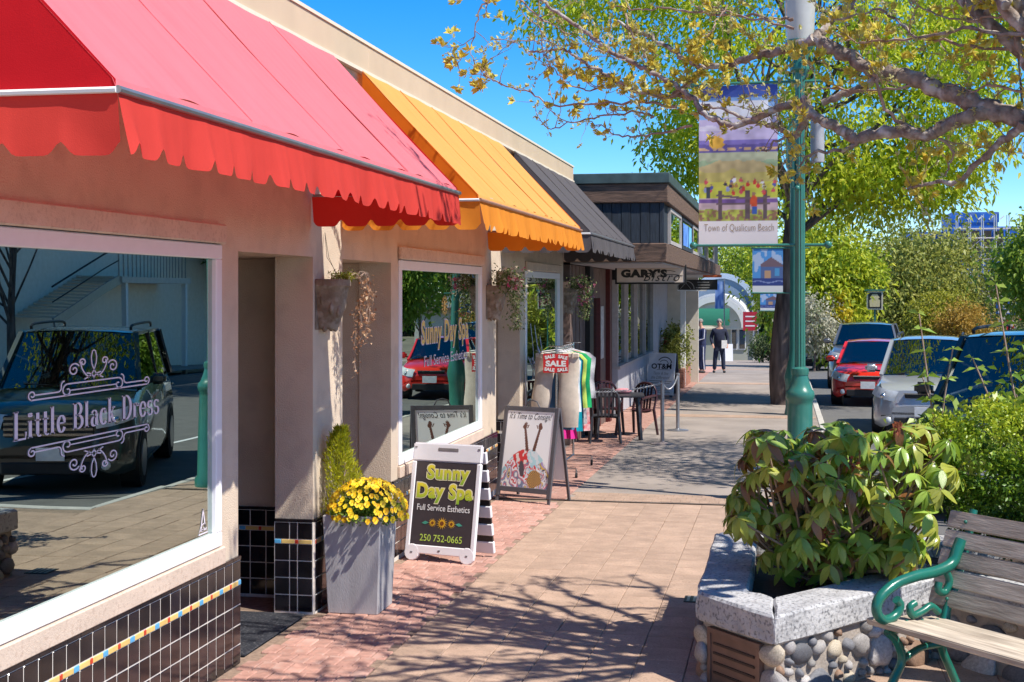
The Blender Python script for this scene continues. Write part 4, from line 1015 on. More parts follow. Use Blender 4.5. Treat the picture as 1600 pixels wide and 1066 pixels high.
# ================================================================== NEAR TREE WITH OPENING BUDS (trunk outside the frame, right)
TREE0=Vector((2.25,7.9,gz(8)))
bud_tree=thing('budding_tree','lichen-grey spreading tree with opening yellow buds over the bench, in front of the lamp','tree',TREE0)
def smooth_path(p,sub=4):
    p=[Vector(q) for q in p]; out=[]
    for i in range(len(p)-1):
        a=p[max(0,i-1)];b_=p[i];c=p[i+1];d=p[min(len(p)-1,i+2)]
        for k in range(sub):
            t=k/sub; out.append(.5*((2*b_)+(c-a)*t+(2*a-5*b_+4*c-d)*t*t+(3*b_-a-3*c+d)*t**3))
    return out+[p[-1]]
fork=Vector((1.75,7.75,3.0))
b=MB(); tp=smooth_path([(0,0,-.3),(.02,-.02,.8),(-.12,-.05,1.8),fork-TREE0,(-.62,-.17,3.25)]); b.tube(tp,[.19-.10*i/(len(tp)-1) for i in range(len(tp))],12); b.build('trunk',LIMB,bud_tree,smooth=60)
tw=MB(); budP=[]; budD=[]; buds=0
rt=random.Random(5)
for tg in ((.4,6.3,4.6),(1.0,5.6,4.9),(.9,7.0,5.2),(1.6,6.2,5.0),(.2,7.3,4.9),(1.3,8.3,5.3),(2.2,6.6,5.4),(.7,8.0,4.9),(1.6,8.9,4.8),(.9,8.8,4.9),(2.3,9.2,4.9),(.3,8.6,5.0)):
    t_=Vector(tg); m1=fork.lerp(t_,.35)+Vector((rt.uniform(-.12,.12),rt.uniform(-.12,.12),.1)); m2=fork.lerp(t_,.7)+Vector((rt.uniform(-.2,.2),rt.uniform(-.2,.2),0)); e2=t_+(t_-fork)*.35+Vector((rt.uniform(-.3,.3),rt.uniform(-.3,.3),-.1))
    LIMBS.append(([tuple(fork+Vector((0,0,.1))),tuple(m1),tuple(m2),tg,tuple(e2)],.048,.014))
    for s_,L_ in ((m1,.9),(m2,1.0),(t_,.8)):
        for q_ in range(2):
            dv=((e2-fork).normalized()+Vector((rt.uniform(-1,1),rt.uniform(-1,1),rt.uniform(-.1,.5)))).normalized()*L_*rt.uniform(.7,1.2); k1=s_+dv*.5+Vector((rt.uniform(-.1,.1),rt.uniform(-.1,.1),.04))
            LIMBS.append(([tuple(s_),tuple(k1),tuple(s_+dv)],.024,.008))
def rv(s=1): return Vector((rt.gauss(0,s),rt.gauss(0,s),rt.gauss(0,s)))
def bud(p,d): budP.append(p); budD.append(d)
def twig(p,d,L,r,lev):
    pts=[p]; n=max(3,int(L/.045)); d=d.normalized()
    for i in range(n):
        d=(d+rv(.22)+Vector((0,0,.10))).normalized(); pts.append(pts[-1]+d*L/n)
        if i>0 and rt.random()<.55: bud(pts[-1],(d+rv(.6)).normalized())
        if lev>0 and i>0 and rt.random()<.32:
            twig(pts[-1],d+rv(.75),L*rt.uniform(.35,.65),r*.65,lev-1)
    tw.tube(pts,[r*(1-.75*i/n) for i in range(n+1)],4)
    bud(pts[-1],d)
NSEEN=sum(1 for q in LIMBS if q[1]!=.048 and q[1]!=.024)
for il,(pts,r0,r1) in enumerate(LIMBS):
    over=il>=NSEEN
    sp=smooth_path(pts,5); sp=[q+rv(.022 if over else .006) for q in sp]; n=len(sp)
    b=MB(); b.tube([q-TREE0 for q in sp],[(r0+(r1-r0)*(i/(n-1))**.8)*(1+.14*math.sin(i*2.3)+rt.uniform(-.08,.08)) for i in range(n)],8 if r0>.015 else 5)
    b.build('limb',LIMB if r0>.012 else TWIG,bud_tree,smooth=70)
    ln=sum((sp[i+1]-sp[i]).length for i in range(n-1)); k=int(ln/ .062)
    for _ in range(k//3 if over else k):
        i=rt.randrange(1,n-1); g=i/(n-1)
        if r0>.04 and rt.random()<.55: continue
        d=(sp[i+1]-sp[i]).normalized()*.6+rv(.7)+Vector((0,0,.12))
        big=rt.random()<.36
        if big: twig(sp[i],d,rt.uniform(.12,.42),.0042,1)
        else: twig(sp[i],d,rt.uniform(.03,.09),.003,0)
    if r1<.012: bud(sp[-1],(sp[-1]-sp[-2]).normalized())
for p in range(len(tw.v)): tw.v[p]=tuple(Vector(tw.v[p])-TREE0)
tag(tw.build('twigs',TWIG,bud_tree,smooth=60),kind='stuff')
BUDM=leafmat('bud_leaf',[(.58,.52,.34),(.56,.56,.20),(.68,.60,.10),(.78,.58,.05)],.4,.5)
P=np.array(budP)-np.array(TREE0); D=np.array(budD); nb=len(P); rg=np.random.default_rng(3)
# richer tufts in some stretches of the crown
rich=np.clip(np.sin(P[:,0]*5.1)*np.cos(P[:,1]*4.3)+.5*np.sin(P[:,2]*9)+rg.normal(size=nb)*.5,-1,1.5)
cnt=np.where(rich>.45,9,4); i=np.repeat(np.arange(nb),cnt); n=len(i)
dd=D[i]+rg.normal(size=(n,3))*.55+np.array([0,0,.25])
L=rg.uniform(.022,.040,n)*np.where(rich[i]>.45,1.7,.95)
tint=np.clip(.30+.42*(rich[i]>.45)+rg.normal(size=n)*.16,0,1)
me=leaves_mesh('buds',P[i]+rg.normal(size=(n,3))*.004,dd,L,L*.48,tint,BUDM,.3)
tag(link('buds',me,bud_tree),kind='stuff')
# ------------------------------------------------------------------ planter wall of granite and cobbles
CAPZ=.50
def lv(px,py,h):      # point at height h above the sloping pavement
    q=lev(px,py,h); 
    for _ in range(4): q=lev(px,py,h+gz(q.y))
    return q
pA,pB,pC,pD=[lv(*p,CAPZ) for p in ((1118,836),(1088,925),(1210,962),(1462,903))]
bu=Vector((.67,-.742,0)).normalized(); bv=Vector((.742,.67,0))
pE=pD+bu*3.2
PO=Vector((pB.x,pB.y,gz(pB.y)))
planter=thing('stone_planter','raised cobblestone planter with rough granite cap beside the bench','planter',PO)
GRAN=mat('rough_granite',(.44,.43,.43),.95,.2,6,1.0,30,speck=((.11,.11,.12),48,.75))
MORT=mat('wall_mortar',(.34,.29,.25),.95,.2,14,.7,50)
def loc2(p): return Vector((p.x-PO.x,p.y-PO.y,0))
ring=[loc2(lv(1132,800,CAPZ)),loc2(pA),loc2(pB),loc2(pC),loc2(pD),loc2(pE)]
ring[0]=ring[1]+Vector((3.4,.35,0))
def inward(a,b_):       # left normal of a->b points into the bed? path runs back->front->right, bed on its left
    d=(b_-a).normalized(); return Vector((-d.y,d.x,0))
def offs(path,dist):
    out=[]
    for i,p in enumerate(path):
        n1=inward(path[i-1],p) if i else None; n2=inward(p,path[i+1]) if i<len(path)-1 else None
        if n1 is None: out.append(p+n2*dist)
        elif n2 is None: out.append(p+n1*dist)
        else:
            k=(n1+n2); k/=k.length; out.append(p+k*dist/max(.35,k.dot(n1)))
    return out
body=offs(ring,.04); inn=offs(ring,.30)
b=MB()
for i in range(len(body)-1):
    a,c,d,e=body[i],body[i+1],inn[i+1],inn[i]; zt_=CAPZ-.165
    b.add([(*a.xy,-.15),(*c.xy,-.15),(*d.xy,-.15),(*e.xy,-.15),(*a.xy,zt_),(*c.xy,zt_),(*d.xy,zt_),(*e.xy,zt_)],[(4,5,6,7),(0,1,5,4),(2,3,7,6)])
b.build('wall_core',MORT,planter)
# cap stones: subdivided, chiselled and slightly uneven
def capstone(a,c,d,e,seed):
    rr=random.Random(seed); me=bpy.data.meshes.new('cap_stone'); bm=bmesh.new()
    z0,z1=CAPZ-.165,CAPZ
    vs=[bm.verts.new((p.x,p.y,z)) for z in (z0,z1) for p in (a,c,d,e)]
    for f in ((3,2,1,0),(4,5,6,7),(0,1,5,4),(1,2,6,5),(2,3,7,6),(3,0,4,7)): bm.faces.new([vs[i] for i in f])
    bmesh.ops.bevel(bm,geom=bm.edges[:],offset=.014,segments=1,affect='EDGES')
    bmesh.ops.subdivide_edges(bm,edges=bm.edges[:],cuts=3,use_grid_fill=True)
    bmesh.ops.triangulate(bm,faces=[f for f in bm.faces if len(f.verts)>4])
    from mathutils import noise
    for v in bm.verts:
        q=v.co*9+Vector((seed*3.1,0,0)); top=v.co.z>z1-.02
        v.co+=Vector((noise.noise(q),noise.noise(q+Vector((9,0,0))),noise.noise(q+Vector((0,9,0)))*(.5 if top else 1)))*.016
    bm.to_mesh(me); bm.free(); me.materials.append(GRAN)
    o=link('cap_stone',me,planter); return o
def lerp(a,b_,t): return a+(b_-a)*t
g=.004
for i,ts in enumerate(((0,.33,.66,1),(0,.56,1),(0,1),(0,1),(0,.35,.7,1))):
    for k in range(len(ts)-1):
        t0,t1=ts[k],ts[k+1]; L_=(ring[i+1]-ring[i]).length; t0+=g/L_; t1-=g/L_
        capstone(lerp(ring[i],ring[i+1],t0),lerp(ring[i],ring[i+1],t1),lerp(inn[i],inn[i+1],t1),lerp(inn[i],inn[i+1],t0),i*7+k+1)
STONES=[mat('cobble',c,.6,.25,7,.25,40,objvar=.25,speck=s) for c,s in (((.26,.24,.23),((.5,.48,.46),30,.4)),((.13,.13,.145),((.3,.3,.3),60,.3)),((.40,.34,.26),((.2,.15,.1),25,.4)),((.44,.41,.40),((.12,.12,.12),60,.6)),((.25,.15,.10),((.4,.3,.2),20,.4)))]
def pebble(seed):
    rr=random.Random(seed); b=MB(); b.ball((0,0,0),1,14); 
    from mathutils import noise
    b.v=[tuple(Vector(v)*(1+.30*noise.noise(Vector(v)*.9+Vector((seed*2,0,0)))+.08*noise.noise(Vector(v)*2.7+Vector((seed,5,0))))) for v in b.v]
    return [b.mesh('stone',m,smooth=60) for m in STONES]
PEB=[pebble(i) for i in range(7)]
rs=random.Random(12); nst=0
for i in (1,2,3,4):
    a,c=body[i],body[i+1]; d=(c-a); L_=d.length; d.normalize(); nn=-inward(a,c)
    spots=[]
    for _ in range(900):
        r=rs.choice((.125,.11,.095,.08,.06,.045,.03)); u=rs.uniform(-.01,min(L_,2.4)+.01); z=rs.uniform(.0,CAPZ-.19)
        if i==2 and .10*L_-r*.6<u<.90*L_+r*.6: continue
        if all((u-q[0])**2+((z-q[1])*1.1)**2>(.86*(r+q[2]))**2 for q in spots): spots.append((u,z,r))
    for u,z,r in spots:
        if nst>=290: break
        nst+=1; p=a+d*u+nn*.004
        o=link('stone',PEB[rs.randrange(7)][rs.choices(range(5),(4,5,2,4,1))[0]],planter,(p.x,p.y,z),(rs.uniform(-.3,.3),rs.uniform(-.4,.4),math.atan2(d.y,d.x)))
        o.scale=(r*rs.uniform(.95,1.2),.026+r*.2,r*rs.uniform(.72,.92))
# bronze plaque on the short face
a,c=body[2],body[3]; d=(c-a).normalized(); nn=-inward(a,c); mid=lerp(a,c,.50)
PLQ=mat('bronze_plaque',(.19,.115,.085),.5,.15,8,.1,40,metal=.2)
M=Matrix((d,nn,Vector((0,0,1)))).transposed(); W2=(c-a).length*.37
b=MB(); o_=mid+Vector((0,0,.15))
b.obox(o_+nn*.012,W2,.014,.17,M); q=b.build('plaque',PLQ,planter,bevel=.004)
b=MB()
for sx,sz,hx,hz_ in ((0,.155,W2,.014),(0,-.155,W2,.014),(-W2+.014,0,.014,.14),(W2-.014,0,.014,.14)): b.obox(o_+nn*.030+d*sx+Vector((0,0,sz)),hx,.006,hz_,M)
b.build('plaque_rim',PLQ,q)
for k in range(4):
    b=MB(); b.obox(o_+nn*.030+Vector((0,0,.085-k*.055)),W2*.78,.004,.006,M); b.build('plaque_line',mat('plaque_dark',(.05,.03,.022),.6),q)
b=MB(); poly=[p for p in inn]+[Vector((3.9,.2,0))]
b.add([(p.x,p.y,CAPZ-.10) for p in poly],[tuple(range(len(poly)))]); b.build('soil',SOIL,planter)

# ------------------------------------------------------------------ park bench
sA=lv(1352,966,.47); 
BU=(lv(1600,1033,.47)-sA); BU.z=0; BU.normalize(); BVv=Vector((-BU.y,BU.x,0))
bench=thing('park_bench','weathered wooden bench with dark green scrolled iron arm in front of the planter','bench',(sA.x,sA.y,gz(sA.y)),math.atan2(BU.y,BU.x))
OLDW=wood('weathered_teak',(.60,.51,.40),(.31,.25,.19),.85,(1.5,14,14),2.5,.5)
BL=1.75
for k in range(4):
    b=MB(); b.box(0,BL,.005+k*.118,.111+k*.118,.437-.010*k,.472-.010*k); b.build('seat_slat',OLDW,bench,bevel=.006,seg=2)
for k in range(5):
    zc=.545+k*.103; yc=.47+.36*(zc-.45); b=MB(); b.obox((BL/2,yc,zc),BL/2,.014,.048,Matrix.Rotation(-.35,3,'X')); b.build('back_slat',OLDW,bench,bevel=.006,seg=2)
def iron(x):
    b=MB(); 
    fr=lambda pts,r:b.tube([(x+dx,y,z) for dx,y,z in [(0,*p) for p in pts]],r,8)
    up=smooth_path([(.40,0,0),(.43,0,0)],2)
    P=lambda L:[(x,p[0],p[1]) for p in [(q.x,q.y) for q in smooth_path([Vector((u,v,0)) for u,v in L],5)]]
    b.tube(P([(.60,0),(.52,.14),(.44,.30),(.47,.45),(.555,.62),(.635,.82),(.70,1.02)]),.024,8)
    b.tube(P([(-.01,0),(.06,.13),(.14,.25),(.10,.36),(.03,.42)]),.024,8)
    b.tube(P([(.14,.25),(.28,.30),(.44,.30)]),.02,8)
    return b.build('iron_frame',BENCHGREEN,bench,smooth=60), P
for x in (.13,BL-.13):
    f,P=iron(x)
    b=MB(); b.tube(P([(.03,.41),(.20,.425),(.45,.40),(.49,.47)]),.02,8); b.build('seat_rail',BENCHGREEN,bench,smooth=60)
    # scrolled arm: up off the back, forward, curling down and under at the front
    pts=P([(.60,.86),(.565,.80),(.52,.735),(.40,.705),(.24,.695),(.08,.665),(-.03,.60),(-.045,.53),(.01,.485),(.09,.50),(.125,.55),(.10,.585)])
    b=MB(); n=len(pts); b.tube(pts,[.034-.010*i/n for i in range(n)],10); arm=b.build('armrest',BENCHGREEN,bench,smooth=60)
    b=MB(); b.tube(P([(.48,.70),(.505,.64),(.47,.585),(.42,.60),(.425,.645)]),.021,8); b.tube(P([(.42,.48),(.36,.52),(.30,.50),(.22,.485),(.20,.53),(.24,.55)]),.021,8); b.build('scroll',BENCHGREEN,bench,smooth=60)
    for k in range(5):
        zc=.545+k*.103; b=MB(); b.ball((x,.47+.36*(zc-.45)-.018,zc),.011,8); b.build('bolt',BENCHGREEN,bench,smooth=60)
    for k in range(4): b=MB(); b.ball((x,.058+k*.118,.472-.010*k),.011,8,(1,1,.4)); b.build('bolt',BENCHGREEN,bench,smooth=60)

# ------------------------------------------------------------------ rhododendron: 300 leaves of its own in view, the rest joined
def leaf_shape(L,W,curl,fold,name,m):
    n=5; vs=[];fs=[]
    for i in range(n+1):
        t=i/n; w_=W*.5*math.sin(PI*min(1,(t*.96+.02)))**.75*(1.05-.25*t); z=-curl*L*t*t
        for s in (-1,0,1): vs.append((L*t,s*w_,z+abs(s)*fold*w_))
    for i in range(n):
        for k in range(2): fs.append((i*3+k,i*3+k+1,i*3+k+4,i*3+k+3))
    me=bpy.data.meshes.new(name); me.from_pydata(vs,[],fs); me.materials.append(m); me.polygons.foreach_set('use_smooth',[True]*len(fs)); return me
def rh(name,c,c2): 
    m=mat(name,c,.30,scale=25,col2=c2,spec=.55,bump=.15,bscale=60,objvar=.3)
    n=m.node_tree.nodes; l=m.node_tree.links; t=n.new('ShaderNodeBsdfTranslucent'); t.inputs[0].default_value=(c[0]*1.5,c[1]*1.5,c[2],1); ms=n.new('ShaderNodeMixShader'); ms.inputs[0].default_value=.28
    l.new(n['Principled BSDF'].outputs[0],ms.inputs[1]); l.new(t.outputs[0],ms.inputs[2]); l.new(ms.outputs[0],n['Material Output'].inputs[0]); return m
RH=[rh('rhododendron_leaf',(.22,.33,.035),(.15,.25,.028)),rh('rhododendron_leaf_olive',(.46,.46,.08),(.32,.35,.05)),rh('rhododendron_leaf_light',(.34,.47,.08),(.25,.37,.055)),rh('rhododendron_leaf_brown',(.30,.14,.05),(.19,.075,.03))]
LV=[[leaf_shape(1,wd_,cu,.20,'leaf',m) for cu,wd_ in ((.12,.46),(.35,.38),(.6,.42))] for m in RH]
rc=lv(1312,760,.5); rc=at(1312,752,8.75)
rho=thing('rhododendron','large-leaved rhododendron with glossy drooping leaves filling the planter corner','shrub',(rc.x,rc.y,CAPZ+gz(rc.y)-.1))
RB=Vector(rho.location)
rr=random.Random(77); whorls=[]
kx=abs(at(1412,700,8.75).x-at(1312,700,8.75).x)/100
lobes=[(1225,730,85,60),(1335,725,130,60),(1440,735,70,68),(1205,775,65,70),(1300,790,120,75),(1405,790,80,75),(1265,850,65,45),(1365,845,85,42),(1200,690,42,24),(1420,685,50,26),(1165,800,30,38),(1310,680,60,25),(1230,865,40,35),(1310,870,60,35),(1400,865,45,30),(1290,760,90,80)]
tries=0
while len(whorls)<310 and tries<14000:
    tries+=1; cx,cy,rx,ry=rr.choice(lobes)
    d=Vector((rr.gauss(0,1),rr.gauss(0,1)-.55,rr.gauss(0,1)+.35)).normalized(); rad=rr.uniform(.75,1.0)
    dep=8.75+rr.uniform(-.1,.25)+ (0.25 if cy<690 else 0)
    q=at(cx+rx*d.x*rad,cy-ry*d.z*rad,dep+.42*d.y)
    if q.z<CAPZ-.03+.02*(q.y>8.2): continue
    if all((q-w[0]).length>.056 for w in whorls): whorls.append((q,d))
stems=MB(); allv=[]
c0=at(1300,905,8.9)
for q,d in whorls:
    n=rr.randrange(7,11); a0=rr.uniform(0,6); up=(d*.8+Vector((0,0,.7))).normalized(); s1=up.orthogonal().normalized(); s2=up.cross(s1)
    base=Vector((c0.x+rr.uniform(-.25,.3),c0.y+rr.uniform(-.1,.25),CAPZ-.02)); mid=lerp(base,q,.55)+Vector((rr.gauss(0,.05),rr.gauss(0,.05),-.05))
    sp=smooth_path([base,mid,q-up*.06,q],4); stems.tube([p-RB for p in sp],[.011-.007*i/(len(sp)-1) for i in range(len(sp))],5)
    kind=rr.choices((0,1,2,3),(4,5,4,1.0))[0]
    for k in range(n):
        a=a0+2*PI*k/n+rr.uniform(-.2,.2); el=rr.uniform(-.75,.15)
        dv=(s1*math.cos(a)+s2*math.sin(a))*math.cos(el)+up*math.sin(el); dv.z-=.25; dv.normalize()
        L=rr.uniform(.08,.155); kk=kind if rr.random()<.66 else rr.choice((0,1,1,2,2,3))
        nrm=(up+Vector((0,0,.6))).normalized(); sd=nrm.cross(dv); 
        if sd.length<.05: sd=dv.orthogonal()
        sd.normalize(); nz=dv.cross(sd)
        M=Matrix((dv,sd,nz)).transposed().to_4x4(); M.translation=q-RB
        allv.append((q.y+dv.y*L,M,L,LV[kk][rr.randrange(3)]))
allv.sort(key=lambda t:t[0]); far=MB(); far_m=[]
for i,(_,M,L,me) in enumerate(allv):
    if i<300:
        o=link('leaf',me,rho); o.matrix_local=M@Matrix.Scale(L,4)
    else:
        far.mi=RH.index(me.materials[0]); Mx=M@Matrix.Scale(L,4)
        far.add([Mx@v.co for v in me.vertices],[tuple(p.vertices) for p in me.polygons])
tag(far.build('inner_foliage',RH,rho,smooth=80),kind='stuff')
for sx,sy in ((1402,668),(1245,745),(1330,725),(1290,835)):      # spent red-brown flower heads
    q=at(sx,sy,8.45); P_=np.repeat(np.array(q-RB)[None],16,0)+np.random.default_rng(sx).normal(size=(16,3))*.012; dd_=np.random.default_rng(sx+1).normal(size=(16,3))
    me=leaves_mesh('spent_bloom',P_,dd_,np.full(16,.055),np.full(16,.022),np.random.default_rng(3).random(16),leafmat('spent_bloom',[(.22,.06,.03),(.42,.13,.06)],.3),.2,.2); link('spent_bloom',me,rho)
stems.build('stems',mat('rhododendron_stem',(.26,.17,.11),.9,.3,20,.4,60),rho,smooth=60)

# ------------------------------------------------------------------ clipped golden box hedge, taller leafy shrubs behind
def leafcloud(name,label,cat,base,P,D,L,W,T,cols,stemsb=None,kind=None,trans=.35,rough=.4,fold=.2,droop=.1):
    root=thing(name,label,cat,base); me=leaves_mesh('foliage',P-np.array(base),D,L,W,T,leafmat(name+'_leaf',cols,trans,rough),fold,droop)
    tag(link('foliage',me,root),kind='stuff')
    if stemsb: 
        stemsb.v=[tuple(Vector(v)-Vector(base)) for v in stemsb.v]; stemsb.build('stems',TWIG,root,smooth=60)
    return root
rg=np.random.default_rng(14)
hc=np.array(at(1610,740,9.3)); C,P,tc,off=crown_points(hc,(.66,.55,.42),170,230,.055,rg,hollow=.72,flatten=.7)
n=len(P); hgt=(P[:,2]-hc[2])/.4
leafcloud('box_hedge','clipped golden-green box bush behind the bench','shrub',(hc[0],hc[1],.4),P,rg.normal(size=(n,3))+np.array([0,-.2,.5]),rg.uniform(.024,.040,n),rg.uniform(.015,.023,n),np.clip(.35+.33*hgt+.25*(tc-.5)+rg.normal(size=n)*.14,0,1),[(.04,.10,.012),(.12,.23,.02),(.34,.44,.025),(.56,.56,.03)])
for i,(px,py,Y,rx,rz,lab) in enumerate(((1485,700,11.2,.40,.22,'leafy light green shrub beyond the planter with tall upright shoots'),(1605,668,10.6,.40,.28,'taller light green shrub at the right edge with tall upright shoots'))):
    hc=np.array(at(px,py,Y)); C,P,tc,off=crown_points(hc,(rx,rx,rz),60,14,.10,rg,hollow=.4); sb=MB()
    P=[P]; T=[tc]; D=[rg.normal(size=(len(P[0]),3))*.8+np.array([0,0,-.1])]
    for sx,sy in (((1440,585),(1436,490),(1489,545)) if i==0 else ((1556,445),(1600,540),(1520,560))):
        t0=Vector(hc)+Vector((rg.uniform(-.1,.1),0,-.3)); t1=at(sx,sy,Y); md=(t0+t1)/2+Vector((rg.normal()*.02,0,0)); sp=smooth_path([t0,md,t1],8); sb.tube(sp,[.011-.006*k/(len(sp)-1) for k in range(len(sp))],5)
        for k in range(4,len(sp)):
            if k%2: continue
            m_=5 if k<len(sp)-2 else 3
            a=rg.uniform(0,6.28)+2*PI*np.arange(m_)/m_; P.append(np.repeat(np.array(sp[k])[None],m_,0)); T.append(np.clip(rg.normal(.6,.15,m_),0,1)); D.append(np.stack([np.cos(a),np.sin(a),rg.uniform(-.1,.5,m_)],1))
    P=np.concatenate(P); n=len(P)
    for q in C[::3]:
        sb.tube([Vector(hc)+Vector((0,0,-.35)),(Vector(hc)+Vector(q))/2,Vector(q)],[.008,.006,.003],4)
    leafcloud('leafy_shrub',lab,'shrub',(hc[0],hc[1],gz(hc[1])),P,np.concatenate(D),rg.uniform(.07,.125,n),rg.uniform(.03,.05,n),np.concatenate(T),[(.10,.20,.02),(.23,.36,.04),(.40,.50,.09)],sb,droop=.25,fold=.12,rough=.35)
# ================================================================== STREET FURNITURE AND SHOP THINGS
# ---- lamp post
LX,LY=.172,15.4; lz=gz(LY)
lamp=thing('street_lamp','green fluted lamp post with flared base carrying the landscape banner','street lamp',(LX,LY,lz))
b=MB(); b.lathe([(.17,0),(.17,.10),(.14,.14),(.135,1.08),(.135,1.12),(.152,1.15),(.157,1.19),(.152,1.23),(.128,1.255),(.108,1.31),(.092,1.37),(.086,1.41)],n=28); b.build('base',LAMPGREEN,lamp,smooth=40)
b=MB(); b.lathe([(.092,1.41),(.096,1.44),(.094,1.48),(.060,1.50)],n=24); b.build('collar',LAMPGREEN,lamp,smooth=40)
b=MB(); b.lathe([(.060,1.50),(.058,2.4),(.056,3.4),(.053,4.72)],n=64,flute=.14,nf=12); b.build('shaft',LAMPGREEN,lamp,smooth=50)
b=MB(); b.lathe([(.056,4.72),(.10,4.75),(.10,4.80),(.085,4.83),(.09,4.90),(.13,4.97),(.16,5.02),(.16,5.07)],n=24); b.build('capital',LAMPGREEN,lamp,smooth=40)
b=MB(); b.lathe([(.14,5.07),(.155,5.2),(.165,5.45),(.165,5.6)],n=24); b.build('lamp_shade',mat('frosted_lamp_glass',(.46,.45,.42),.25,.05,spec=.5),lamp,smooth=50)
b=MB(); b.lathe([(.19,5.6),(.20,5.64),(.12,5.75),(.05,5.82),(.02,5.95)],n=20); b.build('lamp_cap',LAMPGREEN,lamp,smooth=40)
for k in range(4):
    a=PI/2*k+.4; c,s=math.cos(a),math.sin(a); b=MB(); b.tube([(.08*c,.08*s,4.62),(.16*c,.16*s,4.66),(.17*c,.17*s,4.78),(.12*c,.12*s,4.9)],.012,6); b.build('scroll_bracket',LAMPGREEN,lamp,smooth=60)
for z,xl in ((4.56-lz,-.92),(2.77-lz,-.92)):
    for x0,x1 in ((-.05,-1.16),(.05,.30)):
        b=MB(); b.tube([(x0,0,z),(x1,0,z)],.016,8); ar=b.build('banner_arm',LAMPGREEN,lamp,smooth=50); MB().ball((x1,0,z),.042,10).build('finial',LAMPGREEN,ar,smooth=60)
b=MB(); b.box(-.085,-.052,-.03,.03,3.4-lz,3.75-lz); b.build('outlet_box',LAMPGREEN,lamp,bevel=.006)
b=MB(); b.ball((-.03,-.066,3.45),.033,10); b.build('knob',LAMPGREEN,lamp,smooth=60)
b=MB(); b.lathe([(.075,0),(.075,.52)],c=(.19,.15,3.75),n=14); b.build('junction_box',mat('grey_box',(.34,.34,.36),.5),lamp,smooth=40)
# ---- landscape banner (a plain painted landscape of its own, with the town's name)
def landscape(U,V):
    n1=vnoise(U,V*2,7,1); n2=vnoise(U,V*2,16,2); n3=vnoise(U,V*2,34,4)
    c=np.zeros(U.shape+(3,)); 
    def lay(m,col,k=.5):
        col=np.array(col); q=col*(1-k*.5+k*n2[...,None]); c[m]=q[m]
    lay(V>=0,(.78,.74,.74),.05)
    lay(V>.155,(.40,.42,.08),.9); lay((V>.155)&(n1>.55),(.28,.30,.06),.8); lay((V>.155)&(V<.22)&(n3>.55),(.30,.16,.10),.6)
    lay((V>.22+.02*n1)&(V<.30),(.55,.40,.42),.5); lay((V>.27)&(V<.295),(.18,.10,.28),.7)
    lay(V>.30,(.55,.56,.08),.5); lay((V>.36)&(V<.40),(.62,.58,.10),.4)
    lay(V>.40+.02*(n1-.5),(.52,.44,.14),.6); lay((V>.44+.05*n1),(.50,.40,.20),.5); lay((V>.47+.08*vnoise(U,V,3,31)),(.30,.40,.24),.5); lay((V>.52+.02*n2),(.44,.46,.30),.5)
    lay(V>.585,(.13,.10,.30),.5); lay((V>.625+.015*n1),(.22,.17,.45),.4)
    lay(V>.66,(.50,.42,.60),.4); lay((V>.72)&(n1>.45),(.62,.56,.66),.4)
    lay(V>.79+.05*n1,(.24,.42,.72),.25); lay((V>.80)&(V<.90)&(vnoise(U,V*2,5,9)>.52),(.78,.78,.82),.2)
    lay((V>.925),(.07,.12,.42),.2); lay((V>.965),(.06,.10,.38),.05)
    # autumn tree, fence, picnic figures
    lay(((U-.22)/.10)**2+((V-.645)/.045)**2<.7+.6*n3,(.72,.40,.06),.6); lay((V>.592)&(V<.615)&(n3>.45),(.62,.40,.22),.6)
    for u0,w_ in ((.27,.022),(.62,.028),(.84,.026)): lay((abs(U-u0)<w_)&(V>.17)&(V<.345),(.13,.09,.10),.4)
    lay((abs(V-.305-.01*np.sin(U*7))<.007)&(U>.22)&(U<.9),(.16,.11,.12),.3); lay((abs(V-.265)<.006)&(U>.22)&(U<.9),(.16,.11,.12),.3)
    fr=np.random.default_rng(6)
    for k in range(26):
        u=fr.uniform(.03,.97); v=fr.uniform(.33,.41); hgt=fr.uniform(.008,.017); col=fr.choice([(.6,.06,.05),(.8,.78,.76),(.10,.12,.35),(.5,.25,.08),(.05,.05,.08),(.62,.10,.12),(.3,.35,.6)])
        lay(((U-u)/.024)**2+((V-v)/hgt)**2<1,col,.4); lay(((U-u)/.012)**2+((V-v-hgt-.004)/.006)**2<1,(.35,.2,.13),.1)
    lay(((U-.70)/.045)**2+((V-.275)/.042)**2<1,(.65,.10,.04),.4); lay((abs(U-.71)<.03)&(abs(V-.222)<.025),(.05,.12,.4),.3); lay(((U-.70)/.022)**2+((V-.325)/.012)**2<1,(.35,.2,.13),.1)
    lay((abs(U-.12)<.03)&(V>.30)&(V<.37),(.06,.07,.09),.3)
    m=V<.152; c[m]=np.array((.80,.74,.72))
    return c
ban=thing('banner','large cloth banner of a painted picnic landscape hung from the near lamp post','banner',(LX,LY,2.76),0,'banners hung from the street lamps')
wv=lambda U,V: np.stack([0*U,(.030*np.sin(U*5+1)+.022*np.sin(V*9))*(V-.115),0*U],-1)
printed('cloth',landscape,80,170,(-1.10,-.005,-.0),(.86,0,0),(0,0,1.78),ban,BANNERMAT,wv)
flat('lettering',fit(text2d('Town of Qualicum Beach',1,-.005,0,1.05),.76,.095,-.66,.20),mat('taupe_print',(.34,.25,.17),.7),ban,(0,-.0085,0),(1,0,0),(0,0,1))
